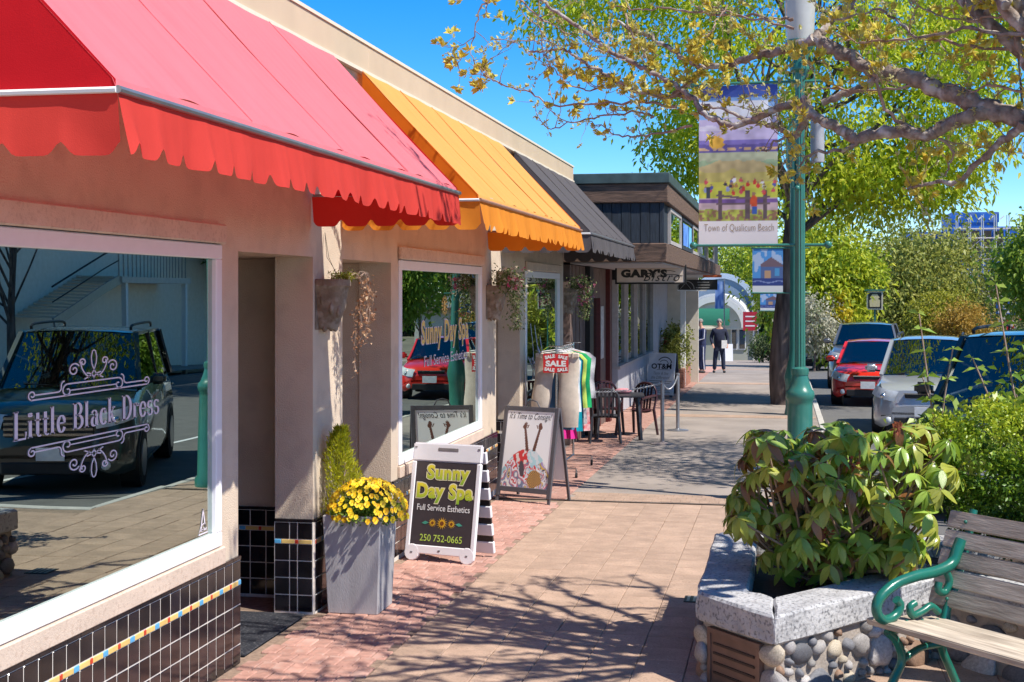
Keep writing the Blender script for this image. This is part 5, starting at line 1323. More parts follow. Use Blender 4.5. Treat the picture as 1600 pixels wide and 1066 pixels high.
def village(U,V):
    n=vnoise(U,V,9,5); n2=vnoise(U,V,20,7); c=np.zeros(U.shape+(3,))
    c[:]=(.10,.32,.68); m=V>.45; c[m&(n>.55)]=(.45,.55,.75)
    m=(V<.80-.45*abs(U-.62))&(U>.28); c[m]=(.10,.16,.34); c[m&(V>.58)]=(.20,.13,.16); m2=(abs(U-.5)<.09)&(V<.5); c[m2]=(.55,.33,.20); c[(abs(U-.8)<.08)&(V<.55)&(V>.38)]=(.10,.34,.62)
    c[(V<.33)]=(.045,.07,.25); c[(V<.33)&(abs(V-.25-.02*np.sin(U*9))<.012)]=(.25,.3,.55); c[V<.16]=(.78,.76,.76); return c
for i,(x,y,w_,z0,z1) in enumerate(((-.62,28.0,.60,2.237,3.135),(-.75,45.0,.65,1.654,2.25))):
    r=thing('banner',('smaller blue village banner on the second lamp, half behind the tree trunk','smallest blue banner on the farthest lamp, under the second one')[i],'banner',(x,y,z0),0,'banners hung from the street lamps')
    printed('cloth',village,40,60,(0,0,0),(w_,0,0),(0,0,z1-z0),r,BANNERMAT)
    lz2=gz(y); r2=thing('street_lamp',('second green lamp post hidden behind the street tree trunk','third green lamp post far along the kerb')[i],'street lamp',(x+w_+.22,y,lz2))
    b=MB(); b.lathe([(.2,0),(.17,.15),(.17,.55),(.2,.75),(.11,1.1),(.09,1.3),(.08,4.7),(.16,5.0),(.16,5.6),(.2,5.62),(.03,5.9)],n=16); b.build('post',LAMPGREEN,r2,smooth=40)
    for z in (z0-lz2,z1-lz2): b=MB(); b.tube([(.3,0,z),(-w_-.25,0,z)],.016,6); b.build('banner_arm',LAMPGREEN,r2)

# ---- grey tapered box planter with yellow pansies and a golden conifer
q=gz(9.4); bp=thing('box_planter','tall tapered grey planter box by the first pillar','planter',(-2.965,9.42,q))
CONC=mat('brushed_grey_planter',(.40,.385,.39),.75,.10,6,.25,70,stretch=(3,3,.6))
b=MB(); a0,a1,hh=.182,.212,.69
def fr_(s,z): return [(-s,-s,z),(s,-s,z),(s,s,z),(-s,s,z)]
b.add(fr_(a0,0)+fr_(a1,hh)+fr_(a1-.025,hh)+fr_(a1-.03,hh-.08),[(0,3,2,1)]+[(i,(i+1)%4,4+(i+1)%4,4+i) for i in range(4)]+[(4+i,4+(i+1)%4,8+(i+1)%4,8+i) for i in range(4)]+[(8+i,8+(i+1)%4,12+(i+1)%4,12+i) for i in range(4)])
b.build('box',CONC,bp,bevel=.006); MB().box(-.18,.18,-.18,.18,hh-.09,hh-.06).build('soil',SOIL,bp)
pan=thing('pansies','mound of yellow pansies in the grey box planter','flowers',(-2.93,9.40,q+hh-.05))
rg=np.random.default_rng(20); n=2600
d=rand_dirs(n,rg); d[:,2]=np.abs(d[:,2])*.9-.12; P=d*np.array([.27,.26,.24])*rg.uniform(.35,.97,(n,1))+np.array([.03,-.02,.02])
me=leaves_mesh('foliage',P,d+rg.normal(size=(n,3))*.6,rg.uniform(.018,.04,n),rg.uniform(.01,.018,n),rg.random(n),leafmat('pansy_leaf',[(.06,.14,.015),(.15,.27,.03),(.26,.36,.06)],.3),.2)
tag(link('foliage',me,pan),kind='stuff')
PYEL=[mat('pansy_petal',c,.6,.1,30,objvar=.12) for c in ((.80,.52,.010),(.82,.46,.005),(.80,.58,.02))]
PEYE=mat('pansy_eye',(.45,.16,.005),.6)
def flower(m):
    b=MB(); 
    for k,(a,r,s) in enumerate(((60,.010,.0115),(120,.010,.0115),(190,.010,.010),(-10,.010,.010),(270,.011,.0135))):
        c,s_=math.cos(math.radians(a)),math.sin(math.radians(a)); n=7; z=.002*(k%3)
        vs=[(r*c+s*math.cos(2*PI*i/n),r*s_+s*math.sin(2*PI*i/n),z+.003*math.cos(2*PI*i/n-math.radians(a))) for i in range(n)]; b.mi=0; b.add(vs,[tuple(range(n))])
    b.mi=1; b.add([(.004*math.cos(i),.004*math.sin(i),.0075) for i in np.linspace(0,5.6,7)],[tuple(range(7))]); return b.mesh('flower',[m,PEYE])
FM=[flower(m) for m in PYEL]
pts=[]
for _ in range(4000):
    dd=rand_dirs(1,rg)[0]; 
    if dd[2]<-.05 or (dd[2]<.25 and rg.random()<.6): continue
    if dd[0]<-.55 and dd[1]>.3: continue
    p=Vector((dd[0]*.285+.035,dd[1]*.275-.02,abs(dd[2])*.26+.03))
    if all((p-x[0]).length>.029 for x in pts): pts.append((p,Vector(dd)))
    if len(pts)>=190: break
for p,dd in pts:
    o=link('flower',FM[rg.integers(3)],pan); dn=(dd+Vector((.25,-.5,.15))+Vector(rg.normal(size=3)*.25)).normalized()
    o.rotation_euler=dn.to_track_quat('Z','Y').to_euler(); o.location=p; s=rg.uniform(.85,1.2); o.scale=(s,s,s)
con=thing('golden_conifer','small golden feathery conifer at the back of the box planter','shrub',(-3.10,9.44,q+hh-.07))
n=5200; z=rg.random(n)**.8*.66; rad=.19*(1-(z/.7))**.6*rg.uniform(.35,1,n); a=rg.uniform(0,6.283,n)
P=np.stack([rad*np.cos(a)+.035*np.sin(z*9),rad*np.sin(a),z],1)
D=np.stack([np.cos(a)*.5,np.sin(a)*.5,np.ones(n)*.9],1)+rg.normal(size=(n,3))*.35
me=leaves_mesh('foliage',P,D,rg.uniform(.025,.05,n),rg.uniform(.004,.008,n),np.clip(rg.normal(.55,.2,n)+.3*(rad/.12-.5),0,1),leafmat('conifer_spray',[(.16,.22,.012),(.42,.44,.02),(.64,.60,.03)],.35),.15)
tag(link('foliage',me,con),kind='stuff')
b=MB(); b.tube([(0,0,-.05),(.01,0,.3),(.02,0,.6)],[.012,.008,.003],5); b.build('stem',TWIG,con)

# ---- wall pots on the pillars
POT=mat('aged_stone_pot',(.30,.24,.18),.95,scale=9,col2=(.13,.095,.065),bump=.9,bscale=28,speck=((.42,.38,.33),14,.5))
def wallpot(y,z,label,s=1.0):
    r=thing('wall_pot',label,'wall planter',(-3.245,y,z),0,'stone pots on the pillars')
    b=MB(); prof=[(.075,0),(.09,.015),(.10,.06),(.128,.16),(.142,.26),(.148,.30),(.160,.31),(.160,.355),(.135,.36),(.125,.33)]
    rows=[]
    for rr_,zz in prof: rows.append([((rr_*s*1.25)*math.sin(PI*k/16),rr_*s*-math.cos(PI*k/16)*1.05,zz*s) for k in range(17)])
    b.grid(rows); b.add([(0,-.17*s,0),(0,.17*s,0),(0,.17*s,.36*s),(0,-.17*s,.36*s)],[(0,1,2,3)]); b.build('pot',POT,r,smooth=50)
    for k in range(7):     # carved relief swags
        a=PI*(k+.5)/7; b=MB(); zz=.13+.05*math.cos(k*1.9)
        b.ball((.15*s*math.sin(a),-.125*s*math.cos(a),(zz+.04)*s),.034*s,8,(.55,.8,1.5)); b.build('relief',POT,r,smooth=60)
    for k in (2,8,14): a=PI*k/16; b=MB(); b.ball((.09*s*math.sin(a),-.08*s*math.cos(a),.01),.022*s,8,(1,1,1.3)); b.build('foot',POT,r,smooth=60)
    MB().box(.005,.13*s,-.11*s,.11*s,.325*s,.335*s).build('soil',SOIL,r)
    return r
wallpot(9.43,1.985,'weathered stone wall pot with dried trailing vine on the first pillar')
wallpot(15.12,1.95,'stone wall pot with trailing white and pink flowers on the second pillar',1.05)
wallpot(20.6,1.93,'stone wall pot with pink flowers under the black awning',1.05)
def plantmat(name,base,P,D,L,W,T,cols,label,cat,trans=.35,stems=None,fold=.2):
    return leafcloud(name,label,cat,base,P,D,L,W,T,cols,stems,None,trans,.5,fold,.2)
rg=np.random.default_rng(33)
n=420; P=np.stack([-3.13+rg.normal(size=n)*.045+.02,9.43+rg.normal(size=n)*.075+.05,2.345+np.abs(rg.normal(size=n))*.022],1)
plantmat('moss_tuft',(-3.13,9.43,2.33),P,rg.normal(size=(n,3))+np.array([.3,0,.9]),rg.uniform(.015,.04,n),rg.uniform(.006,.012,n),rg.random(n),[(.10,.13,.02),(.30,.34,.02),(.20,.13,.06)],'mossy green tuft growing in the first wall pot','plant')
sb=MB(); P=[];D=[]
for k in range(7):
    p=Vector((-3.05+rg.normal()*.02,9.50+rg.normal()*.05,2.35)); pts=[p]; L=rg.uniform(.3,.85); dx=rg.uniform(.02,.09); dy=rg.uniform(.02,.30)
    for i in range(1,12):
        t=i/11; pts.append(p+Vector((dx*math.sin(PI*min(1,t*1.3))+.02*math.sin(t*9+k),dy*min(1,t*2.2),.06*math.sin(PI*min(1,t*2.4))-L*max(0,t-.12)**1.1+rg.normal()*.006)))
    sb.tube(pts,.0025,4)
    for q in pts[3:]:
        for _ in range(4): P.append(q+Vector(rg.normal(size=3)*.016)); D.append(rg.normal(size=3)+np.array([0,0,-.6]))
n=len(P); plantmat('trailing_vine',(-3.05,9.5,2.33),np.array(P),np.array(D),rg.uniform(.018,.038,n),rg.uniform(.014,.026,n),rg.random(n),[(.42,.22,.12),(.60,.36,.22),(.62,.46,.30)],'dry orange-brown vine trailing from the first wall pot','plant',.45,sb)
sb=MB(); 
for dx,dy in ((.0,.0),(.03,-.04)): sb.tube([(-3.12+dx,9.40+dy,2.34),(-3.2,9.42+dy,2.5),(-3.24,9.45,2.68)],.0018,4)
t_=thing('wire_hanger','thin wires running from the first wall pot up the pillar','wire',(-3.12,9.4,2.34)); sb.v=[tuple(Vector(v)-Vector((-3.12,9.4,2.34))) for v in sb.v]; sb.build('wire',BLACKMET,t_)
for yb,zb_,s in ((15.12,2.34,1.0),(20.6,2.32,.95)):
    i1=yb>18
    n=900; c=np.array((-3.08,yb,zb_)); P=c+rg.normal(size=(n,3))*np.array([.085,.13,.075])*s+np.array([.03,.05,.03])
    m_=420; t=rg.random(m_); Q=c+np.stack([.10+.05*rg.normal(size=m_),.20+.10*rg.normal(size=m_),-.50*t],1)*s
    P=np.concatenate([P,Q]); k=len(P)
    plantmat('trailing_plant',tuple(c),P,rg.normal(size=(k,3))+np.array([.2,-.2,-.2]),rg.uniform(.025,.055,k),rg.uniform(.012,.024,k),rg.random(k),[(.035,.07,.015),(.10,.17,.04),(.22,.26,.10),(.32,.26,.16)],('leafy plant trailing from the wall pot on the second pillar','leafy plant trailing from the wall pot under the black awning')[i1],'plant')
    n=46; P=c+np.abs(rg.normal(size=(n,3)))*np.array([.10,-.02,.06])*s+np.stack([.04+0*rg.normal(size=n),rg.normal(size=n)*.16,.05+rg.normal(size=n)*.05-(.28*rg.random(n) if i1 else .14*rg.random(n))],1)
    tn_=np.where(rg.random(n)<(.7 if i1 else .3),rg.uniform(.6,1,n),rg.uniform(0,.3,n)); i=np.repeat(np.arange(n),6); k=len(i)
    plantmat('blossoms',tuple(c),P[i]+rg.normal(size=(k,3))*.006,rg.normal(size=(k,3))+np.array([.4,-.5,.2]),rg.uniform(.025,.04,k),rg.uniform(.016,.025,k),tn_[i],[(.72,.66,.52),(.75,.7,.6),(.60,.06,.22),(.72,.22,.36)],('white and pink blossoms on the plant of the second pillar','pink blossoms on the plant under the black awning')[i1],'flowers')

# ---- sandwich boards
def board_frame(W,H,lean,cut=None):
    """local frame of a leaning panel whose bottom edge runs along x"""
    ux=Vector((1,0,0)); uz=Vector((0,math.sin(lean),math.cos(lean))); return ux,uz
a=lv(625,874,0); c=lv(745,884,0); d=(c-a); d.z=0
sb_=thing('sandwich_board','white plastic sandwich board with dark Sunny Day Spa poster beside the pansies','sandwich board',(a.x+.03,a.y,gz(a.y)),math.atan2(d.y,d.x)-.02)
W_=.66; H_=1.0; ln=.19; R=Matrix.Rotation(-ln,3,'X')
def pl(b,x0,x1,z0,z1,y0,y1): return b.obox(R@Vector(((x0+x1)/2,(y0+y1)/2,(z0+z1)/2)),(x1-x0)/2,(y1-y0)/2,(z1-z0)/2,R)
b=MB(); pl(b,0,W_,.84,1.0,0,.035); b.build('head',WHITEPL,sb_,bevel=.012,seg=2)
b=MB(); pl(b,0,.045,.12,.84,0,.035); b.build('stile',WHITEPL,sb_,bevel=.008); b=MB(); pl(b,W_-.045,W_,.12,.84,0,.035); b.build('stile',WHITEPL,sb_,bevel=.008)
b=MB(); pl(b,.0,W_,.06,.135,0,.036); b.build('bottom_rail',WHITEPL,sb_,bevel=.008)
for x in (.07,W_-.07):
    b=MB(); n=14; vs=[]
    for y in (-.001,.037): vs+= [R@Vector((x+.07*math.cos(2*PI*i/n),y,.07+.07*math.sin(2*PI*i/n))) for i in range(n)]
    b.add(vs,[tuple(range(n)),tuple(range(2*n-1,n-1,-1))]+[(i,n+i,n+(i+1)%n,(i+1)%n) for i in range(n)]); b.build('foot',WHITEPL,sb_,bevel=.005)
b=MB(); pl(b,.045,W_-.045,.135,.84,.006,.012); b.build('poster',mat('charcoal_poster',(.055,.045,.05),.35,.08,spec=.5),sb_)
b=MB(); pl(b,.24,.44,.93,.965,-.003,.01); b.build('handle_slot',mat('slot_shadow',(.20,.18,.18),.7),sb_,bevel=.01)
for x,z in ((.03,.96),(W_-.03,.96),(.07,.07),(W_-.07,.07),(W_/2,.095)): b=MB(); pl(b,x-.01,x+.01,z-.006,z+.006,-.004,.0); b.build('rivet',GREYMET,sb_)
# rear panel with dark gaps down its edge
R2=Matrix.Rotation(ln,3,'X'); top=R@Vector((0,.04,1.0))
for k in range(6):
    b=MB(); z0=-.97+k*.16; b.obox(top+R2@Vector((W_/2,.02,z0+.055)),W_/2,.018,.052,R2); b.build('rear_rung',WHITEPL,sb_,bevel=.006)
b=MB(); b.obox(top+R2@Vector((W_/2,.025,-.5)),W_/2-.01,.012,.47,R2); b.build('rear_panel',BLACKPL,sb_)
off=R@Vector((0,.0045,0)); u=R@Vector((1,0,0)); v=R@Vector((0,0,1)); nrm=R@Vector((0,-1,0))
CRM=mat('cream_print',(.76,.70,.45),.5,.02); LIME=mat('lime_print',(.45,.62,.10),.5,.02)
gradY=printmat('gradient_print')
def grad(name,t,z0,z1,lift):
    o=place2(t,off,u,v,nrm*lift).build(name,gradY,sb_); k=np.array([(p[1]-z0)/(z1-z0) for p in t[0]])[:,None]
    color_attr(o.data,np.clip(np.array((.22,.42,.04))*(1-k)+np.array((.80,.66,.05))*k,0,1)); return o
for s,wd,ht,cx,cz in (('Sunny',.40,.155,.355,.735),('Day Spa',.53,.165,.335,.575)):
    flat('lettering_back',fit(text2d(s,1,.075,0,1.06),wd+.02,ht+.02,cx,cz),CRM,sb_,off,u,v,nrm*.001)
    grad('lettering',fit(text2d(s,1,.045,0,1.10),wd,ht,cx,cz),cz-ht/2,cz+ht/2,.002)
flat('lettering',fit(text2d('Full Service Esthetics',1,.008),.50,.052,.335,.452),WHITE,sb_,off,u,v,nrm*.001)
flat('lettering',fit(text2d('250 752-0665',1,.006),.40,.058,.335,.198),LIME,sb_,off,u,v,nrm*.001)
SUNF=mat('sunflower_print',(.78,.45,.03),.5); SUNC=mat('sunflower_centre',(.16,.05,.01),.6); LFG=mat('leaf_print',(.06,.30,.22),.6)
for cx,rr_ in ((.335,.055),(.245,.04),(.425,.04)):
    t=[]
    for k in range(14):
        a=2*PI*k/14; t.append(([(cx+rr_*.4*math.cos(a-.2),.325+rr_*.4*math.sin(a-.2)),(cx+rr_*math.cos(a),.325+rr_*math.sin(a)),(cx+rr_*.4*math.cos(a+.2),.325+rr_*.4*math.sin(a+.2))],[(0,1,2)]))
    n=12; t.append(([(cx+rr_*.55*math.cos(2*PI*i/n),.325+rr_*.55*math.sin(2*PI*i/n)) for i in range(n)],[tuple(range(n))]))
    f=flat('sunflower',join2(*t),SUNF,sb_,off,u,v,nrm*.0015)
    flat('flower_centre',([(cx+rr_*.34*math.cos(2*PI*i/n),.325+rr_*.34*math.sin(2*PI*i/n)) for i in range(n)],[tuple(range(n))]),SUNC,f,off,u,v,nrm*.0025)
for cx,sg in ((.175,-1),(.495,1)): flat('leaf',([(cx-sg*.035,.325),(cx,.338),(cx+sg*.035,.318),(cx,.308)],[(0,1,2,3)]),LFG,sb_,off,u,v,nrm*.001)

a=lv(768,776,0); c=lv(859,791,0)
cs=thing('sandwich_board',"black framed sandwich board reading It's Time to Consign! with a clothes pile poster",'sandwich board',(-3.16,14.98,gz(15)),math.atan2(-.26,.66))
W_=.71; H_=1.06; ln=.20; R=Matrix.Rotation(-ln,3,'X')
FRM=mat('charcoal_frame',(.085,.08,.09),.5,.1)
for q in ((0,.05,.06,H_),(W_-.05,W_,.06,H_)): b=MB(); pl(b,*q,0,.03); b.build('stile',FRM,cs,bevel=.004)
b=MB(); pl(b,.05,W_-.05,H_-.05,H_,0,.03); b.build('top_rail',FRM,cs,bevel=.004); b=MB(); pl(b,.05,W_-.05,.11,.165,0,.03); b.build('bottom_rail',FRM,cs,bevel=.004)
for x in (.02,W_-.02): b=MB(); pl(b,x-.015,x+.015,.0,.06,.005,.028); b.build('leg',FRM,cs)
b=MB(); pl(b,.05,W_-.05,.165,H_-.05,.010,.016); b.build('backing',WHITEPL,cs)
def pile(U,V):
    c=np.full(U.shape+(3,),.82); n1=vnoise(U,V,6,11); n2=vnoise(U,V,13,12); n3=vnoise(U,V,26,13); n4=vnoise(U,V,45,14)
    hgt=.52-1.1*np.abs(U-.5)**2.0-.05*n1
    m=V<hgt; pal=np.array([(.62,.05,.05),(.38,.60,.66),(.72,.66,.70),(.10,.09,.13),(.60,.42,.08),(.36,.28,.50),(.74,.70,.62),(.20,.24,.36),(.55,.15,.20),(.72,.72,.76)])
    k=((n1*5+n2*4+U*3+V*2)*1.7).astype(int)%10; col=pal[k]*(.75+.45*n3[...,None]); col=np.where((n4>.6)[...,None]&(k%3==0)[...,None],.72,col); c[m]=col[m]
    m=(V<hgt+.02)&(((U-.40)/.19)**2+((V-.42)/.12)**2<.8+.5*n2); c[m]=np.where(n3[m][:,None]>.52,(.74,.66,.62),(.62,.05,.05))
    m=(V<hgt+.02)&(((U-.68)/.17)**2+((V-.42)/.11)**2<.8+.5*n2); c[m]=np.where(n3[m][:,None]>.45,(.42,.66,.70),(.66,.72,.74))
    m=((U-.70)/.15)**2+((V-.12)/.12)**2<.75+.5*n2; ck=((np.floor(U*46)+np.floor(V*60))%2); c[m]=np.where(ck[m][:,None]>0,(.62,.36,.10),(.09,.05,.05))
    m=((U-.42)/.06)**2+((V-.24-.6*(.42-U))/.10)**2<.6+.6*n2; c[m]=(.09,.075,.09)
    # two raised arms with open hands
    for u0,u1,s in ((.49,.41,-1),(.64,.72,1)):
        t=np.clip((V-.50)/.27,0,1); uc=u0+(u1-u0)*t; m=(abs(U-uc)<.034-.012*t)&(V>.48)&(V<.77); c[m]=np.array((.13,.055,.04))*(.8+.5*n3[m][:,None])
        m=((U-u1-.012*s)/.042)**2+((V-.795)/.034)**2<1; c[m]=(.15,.065,.045)
        for k in range(4): m=(abs(U-(u1+(-.03+.022*k)-.2*(V-.8)*(k-1.5)))<.0085)&(V>.80)&(V<.845+.012*(k%2)); c[m]=(.16,.07,.05)
        m=(abs(U-(u1-s*.05+.6*(V-.79)*-s))<.011)&(V>.775)&(V<.825); c[m]=(.15,.06,.045)
    return c
off=R@Vector((.052,.0085,.167)); printed('poster',pile,110,150,off,R@Vector((W_-.104,0,0)),R@Vector((0,0,H_-.219)),cs)
flat('lettering',fit(text2d("It's Time to Consign!",1,.0,.38,1.05),.55,.095,W_/2,H_-.115),BLACKPL,cs,R@Vector((0,.0065,0)),R@Vector((1,0,0)),R@Vector((0,0,1)))
R2=Matrix.Rotation(ln,3,'X'); top=R@Vector((0,.035,H_))
for x in (.02,W_-.02): b=MB(); b.obox(top+R2@Vector((x,.01,-H_/2)),.014,.012,H_/2,R2); b.build('rear_leg',FRM,cs)
b=MB(); b.obox(top+R2@Vector((W_/2,.01,-.43)),W_/2-.035,.006,.40,R2); b.build('rear_panel',WHITEPL,cs)
b=MB(); b.tube([top+Vector((.26,0,0)),top+Vector((.29,0,.06)),top+Vector((.35,0,.078)),top+Vector((.41,0,.06)),top+Vector((.44,0,0))],.008,6); b.build('handle',FRM,cs,smooth=60)

a=lv(1009,620,0); c=lv(1054,622,0)
om=thing('sandwich_board','white sandwich board lettered OT&M standing by the chain posts','sandwich board',(a.x,a.y,gz(a.y)),math.atan2(c.y-a.y,c.x-a.x))
W_=.72; H_=1.06; ln=.16; R=Matrix.Rotation(-ln,3,'X')
b=MB(); pl(b,0,W_,.06,H_,0,.03); b.build('panel',WHITEPL,om,bevel=.006)
for x in (.06,W_-.06): b=MB(); pl(b,x-.03,x+.03,0,.06,0,.03); b.build('foot',FRM,om)
R2=Matrix.Rotation(ln,3,'X'); top=R@Vector((0,.035,H_)); b=MB(); b.obox(top+R2@Vector((W_/2,.02,-.5)),W_/2,.015,.48,R2); b.build('rear_panel',FRM,om)
off=Vector((0,0,0)); u=R@Vector((1,0,0)); v=R@Vector((0,0,1)); nrm=R@Vector((0,-1,0))
flat('lettering',fit(text2d('OT&M',1,.03),.54,.13,.36,.74),BLACKPL,om,off,u,v,nrm*.002)
flat('emblem',join2(ribbon(arc(.44,.80,.19,.16,150,10,12),.022),ribbon(arc(.42,.79,.12,.10,150,0,10),.014),ribbon([(.60,.84),(.61,.70)],.014),ribbon([(.24,.66),(.60,.66)],.008)),BLACKPL,om,off,u,v,nrm*.002)
GR_=mat('grey_print',(.34,.31,.28),.6)
flat('lettering',fit(text2d('Taste & See',1,0,.3),.40,.065,.36,.575),GR_,om,off,u,v,nrm*.002); flat('lettering',fit(text2d('the Difference!',1,0,.3),.50,.075,.36,.475),GR_,om,off,u,v,nrm*.002)
flat('text_lines',join2(*[ribbon([(.36-w/2,z),(.36+w/2,z)],.016) for w,z in ((.6,.39),(.5,.34),(.3,.29),(.2,.25),(.6,.20),(.5,.16),(.55,.12))]),GR_,om,off,u,v,nrm*.002)

# ---- clothes rack on castors, garments hanging from it, sale card
RX,RY0,RY1=-2.80,17.05,18.45; rz_=gz(17.7)
rk=thing('clothes_rack','chrome clothes rail on castors outside the third window','clothes rack',(RX,RY0,rz_))
LR=RY1-RY0
b=MB(); b.tube([(0,0,1.62),(0,LR,1.62)],.014,8); b.build('rail',CHROME,rk,smooth=50)
for y in (0,LR):
    b=MB(); b.tube([(0,y,.14),(0,y,1.66)],.014,8); b.build('post',CHROME,rk,smooth=50)
    b=MB(); b.tube([(-.25,y,.13),(.25,y,.13)],.013,8); b.build('foot_bar',CHROME,rk,smooth=50)
    b=MB(); b.tube([(-.10,y,1.66),(.10,y,1.66)],.008,6); b.build('top_bar',CHROME,rk,smooth=50)
    for x in (-.25,.25):
        b=MB(); b.lathe([(.012,.04),(.012,.12)],c=(x,y,0),n=8); cst=b.build('castor',CHROME,rk)
        b=MB(); b.tube([(x-.012,y,.04),(x+.012,y,.04)],.04,12); b.build('wheel',RUBBER,cst,smooth=40)
b=MB(); b.tube([(0,0,.14),(0,LR,.14)],.012,8); b.build('base_bar',CHROME,rk,smooth=50)
def cloth(name,label,outline,y,m,thick=.05,waves=5,amp=.016,seed=0,hang=True):
    """a folded garment: outline rows (z, x left, x right) hung at y, with folds and thickness"""
    r=thing(name,label,'clothing',(RX,y,rz_+1.62)); b=MB(); rows=[[],[]]
    for side in (0,1):
        rws=[]
        for z,x0,x1 in outline:
            row=[]
            for j in range(15):
                t=j/14; f=-z/1.3
                ph=seed+waves*t*6.28
                yv=(thick/2*math.sin(PI*t)**.5)*(1 if side else -1)*(.55+.45*min(1,f*3+.2))+amp*math.sin(ph)*(.3+f)+.008*math.sin(z*23+seed+t*3)
                row.append((x0+(x1-x0)*t,yv,z))
            rws.append(row)
        b.grid(rws if side else [rw[::-1] for rw in rws])
    b.build('cloth',m,r,smooth=70)
    if hang:
        h=MB(); h.tube([(outline[0][1],0,-.06),(0,0,-.03),(outline[0][2],0,-.06)],.007,5); h.tube([(0,0,-.03),(0,0,.0),(0.012,0,.018),(0,0,.03),(-.012,0,.02)],.003,4); h.build('hanger',WHITEPL,r)
    return r
FAB=lambda n,c,rgh=.9:mat(n,c,rgh,.1,14,.35,120,spec=.15)
def dense(o,n=14):
    out=[]
    for i in range(len(o)-1):
        for k in range(n):
            t=k/n; out.append(tuple(o[i][q]+(o[i+1][q]-o[i][q])*t for q in range(3)))
    return out+[o[-1]]
# beige trousers, two legs
BEI=FAB('beige_cotton',(.55,.47,.39))
tr_=thing('trousers','beige trousers hanging first on the rail under the red sale card','clothing',(RX,RY0+.06,rz_+1.62))
for (xa,xb,xc,xd,nm,dy) in ((-.27,.0,-.34,-.12,'trouser_leg',0),(.0,.27,.02,.27,'trouser_leg',.01)):
    b=MB(); rows=[]
    for i in range(26):
        t=i/25; z=-.06-t*(.78 if xa<0 else .92); row=[]
        for j in range(13):
            a=2*PI*j/12; x0=xa+(xc-xa)*t; x1=xb+(xd-xb)*t; cx=(x0+x1)/2; rx=(x1-x0)/2
            row.append((cx+rx*math.cos(a)+.008*math.sin(t*11+a),dy+(.045+.01*math.sin(t*13+j))*math.sin(a)+.012*math.sin(t*7),z))
        rows.append(row)
    b.grid(rows); b.build(nm,BEI,tr_,smooth=70)
b=MB(); b.box(-.275,.275,-.035,.05,-.105,-.045); b.build('waistband',BEI,tr_,bevel=.01)
for x in (-.2,-.07,.07,.2): b=MB(); b.box(x-.008,x+.008,-.042,-.034,-.11,-.04); b.build('belt_loop',BEI,tr_)
b=MB(); b.tube([(-.2,0,-.03),(0,0,.0),(.2,0,-.03)],.006,5); b.build('hanger',WHITEPL,tr_)
top_=lambda w,l,sl=.0:dense([(-.05,-.07,.07),(-.09,-w*.75,w*.75),(-.16,-w,w),(-.45,-w*.92,w*.92),(-l,-w*1.02,w*1.02)],5)
cloth('jeans','blue denim jeans hanging behind the beige trousers',dense([(-.05,-.26,.26),(-.5,-.25,.25),(-1.02,-.16,.20)],8),RY0+.16,FAB('denim',(.07,.16,.26)),.06,3,.012,1)
cloth('shirt','white blouse hanging on the rail behind the jeans',top_(.27,.80),RY0+.27,FAB('white_cloth',(.70,.68,.68)),.06,5,.016,2)
cloth('dress','bright teal dress hanging in the middle of the rail',top_(.27,1.06),RY0+.39,FAB('teal_cloth',(.005,.30,.38)),.07,5,.018,3)
cloth('skirt','magenta skirt hanging low between the jeans and the teal dress',dense([(-.55,-.12,.14),(-1.15,-.16,.22)],8),RY0+.33,FAB('magenta_cloth',(.62,.03,.25)),.05,4,.02,4,False)
cloth('shirt','plain navy shirt hanging behind the teal dress',top_(.27,.9),RY0+.50,FAB('navy_cloth',(.03,.05,.11)),.06,5,.018,5)
cloth('shirt','lime yellow shirt hanging beyond the navy one',top_(.30,.78),RY0+.63,FAB('lime_cloth',(.55,.70,.14)),.06,5,.02,6)
cloth('dress','grey patterned dress hanging beyond the lime shirt',top_(.27,1.0),RY0+.78,mat('grey_pattern_cloth',(.42,.40,.40),.9,.1,24,col2=(.12,.10,.12),bump=.3),.07,5,.018,7)
cloth('shirt','emerald green top hanging beyond the grey dress',top_(.31,.80),RY0+.94,FAB('green_cloth',(.02,.36,.12)),.06,5,.018,8)
cloth('dress','red and white printed dress hanging low near the far end',top_(.27,1.12),RY0+1.08,mat('red_print_cloth',(.58,.05,.07),.9,.1,20,col2=(.7,.6,.58),bump=.3),.07,5,.018,9)
cloth('shirt','white shirt with black trim hanging at the far end of the rail',top_(.33,.70),RY0+1.24,mat('white_trim_cloth',(.74,.73,.74),.9,.1,9,col2=(.5,.5,.53),bump=.3),.06,5,.018,10)
sc_=thing('sale_card','red card with white SALE lettering hung on the beige trousers','sign',(RX-.005,RY0-.03,rz_+1.33))
MB().box(-.16,.16,-.004,.004,0,.235).build('card',mat('sale_red',(.62,.025,.03),.6),sc_)
for i,(s,x,z,sz,ro) in enumerate((('SALE',0,.115,.26,0),('SALE',-.075,.20,.13,.2),('SALE',.09,.195,.12,-.2),('SALE',-.08,.04,.13,-.12),('SALE',.085,.04,.13,.12))):
    t=fit(text2d(s,1,.05),sz,.075 if i==0 else .045); c_,s__=math.cos(ro),math.sin(ro)
    flat('lettering',([(x+p*c_-q*s__,z+p*s__+q*c_) for p,q in t[0]],t[1]),WHITE,sc_,(0,-.0055-.0005*i,0),(1,0,0),(0,0,1))

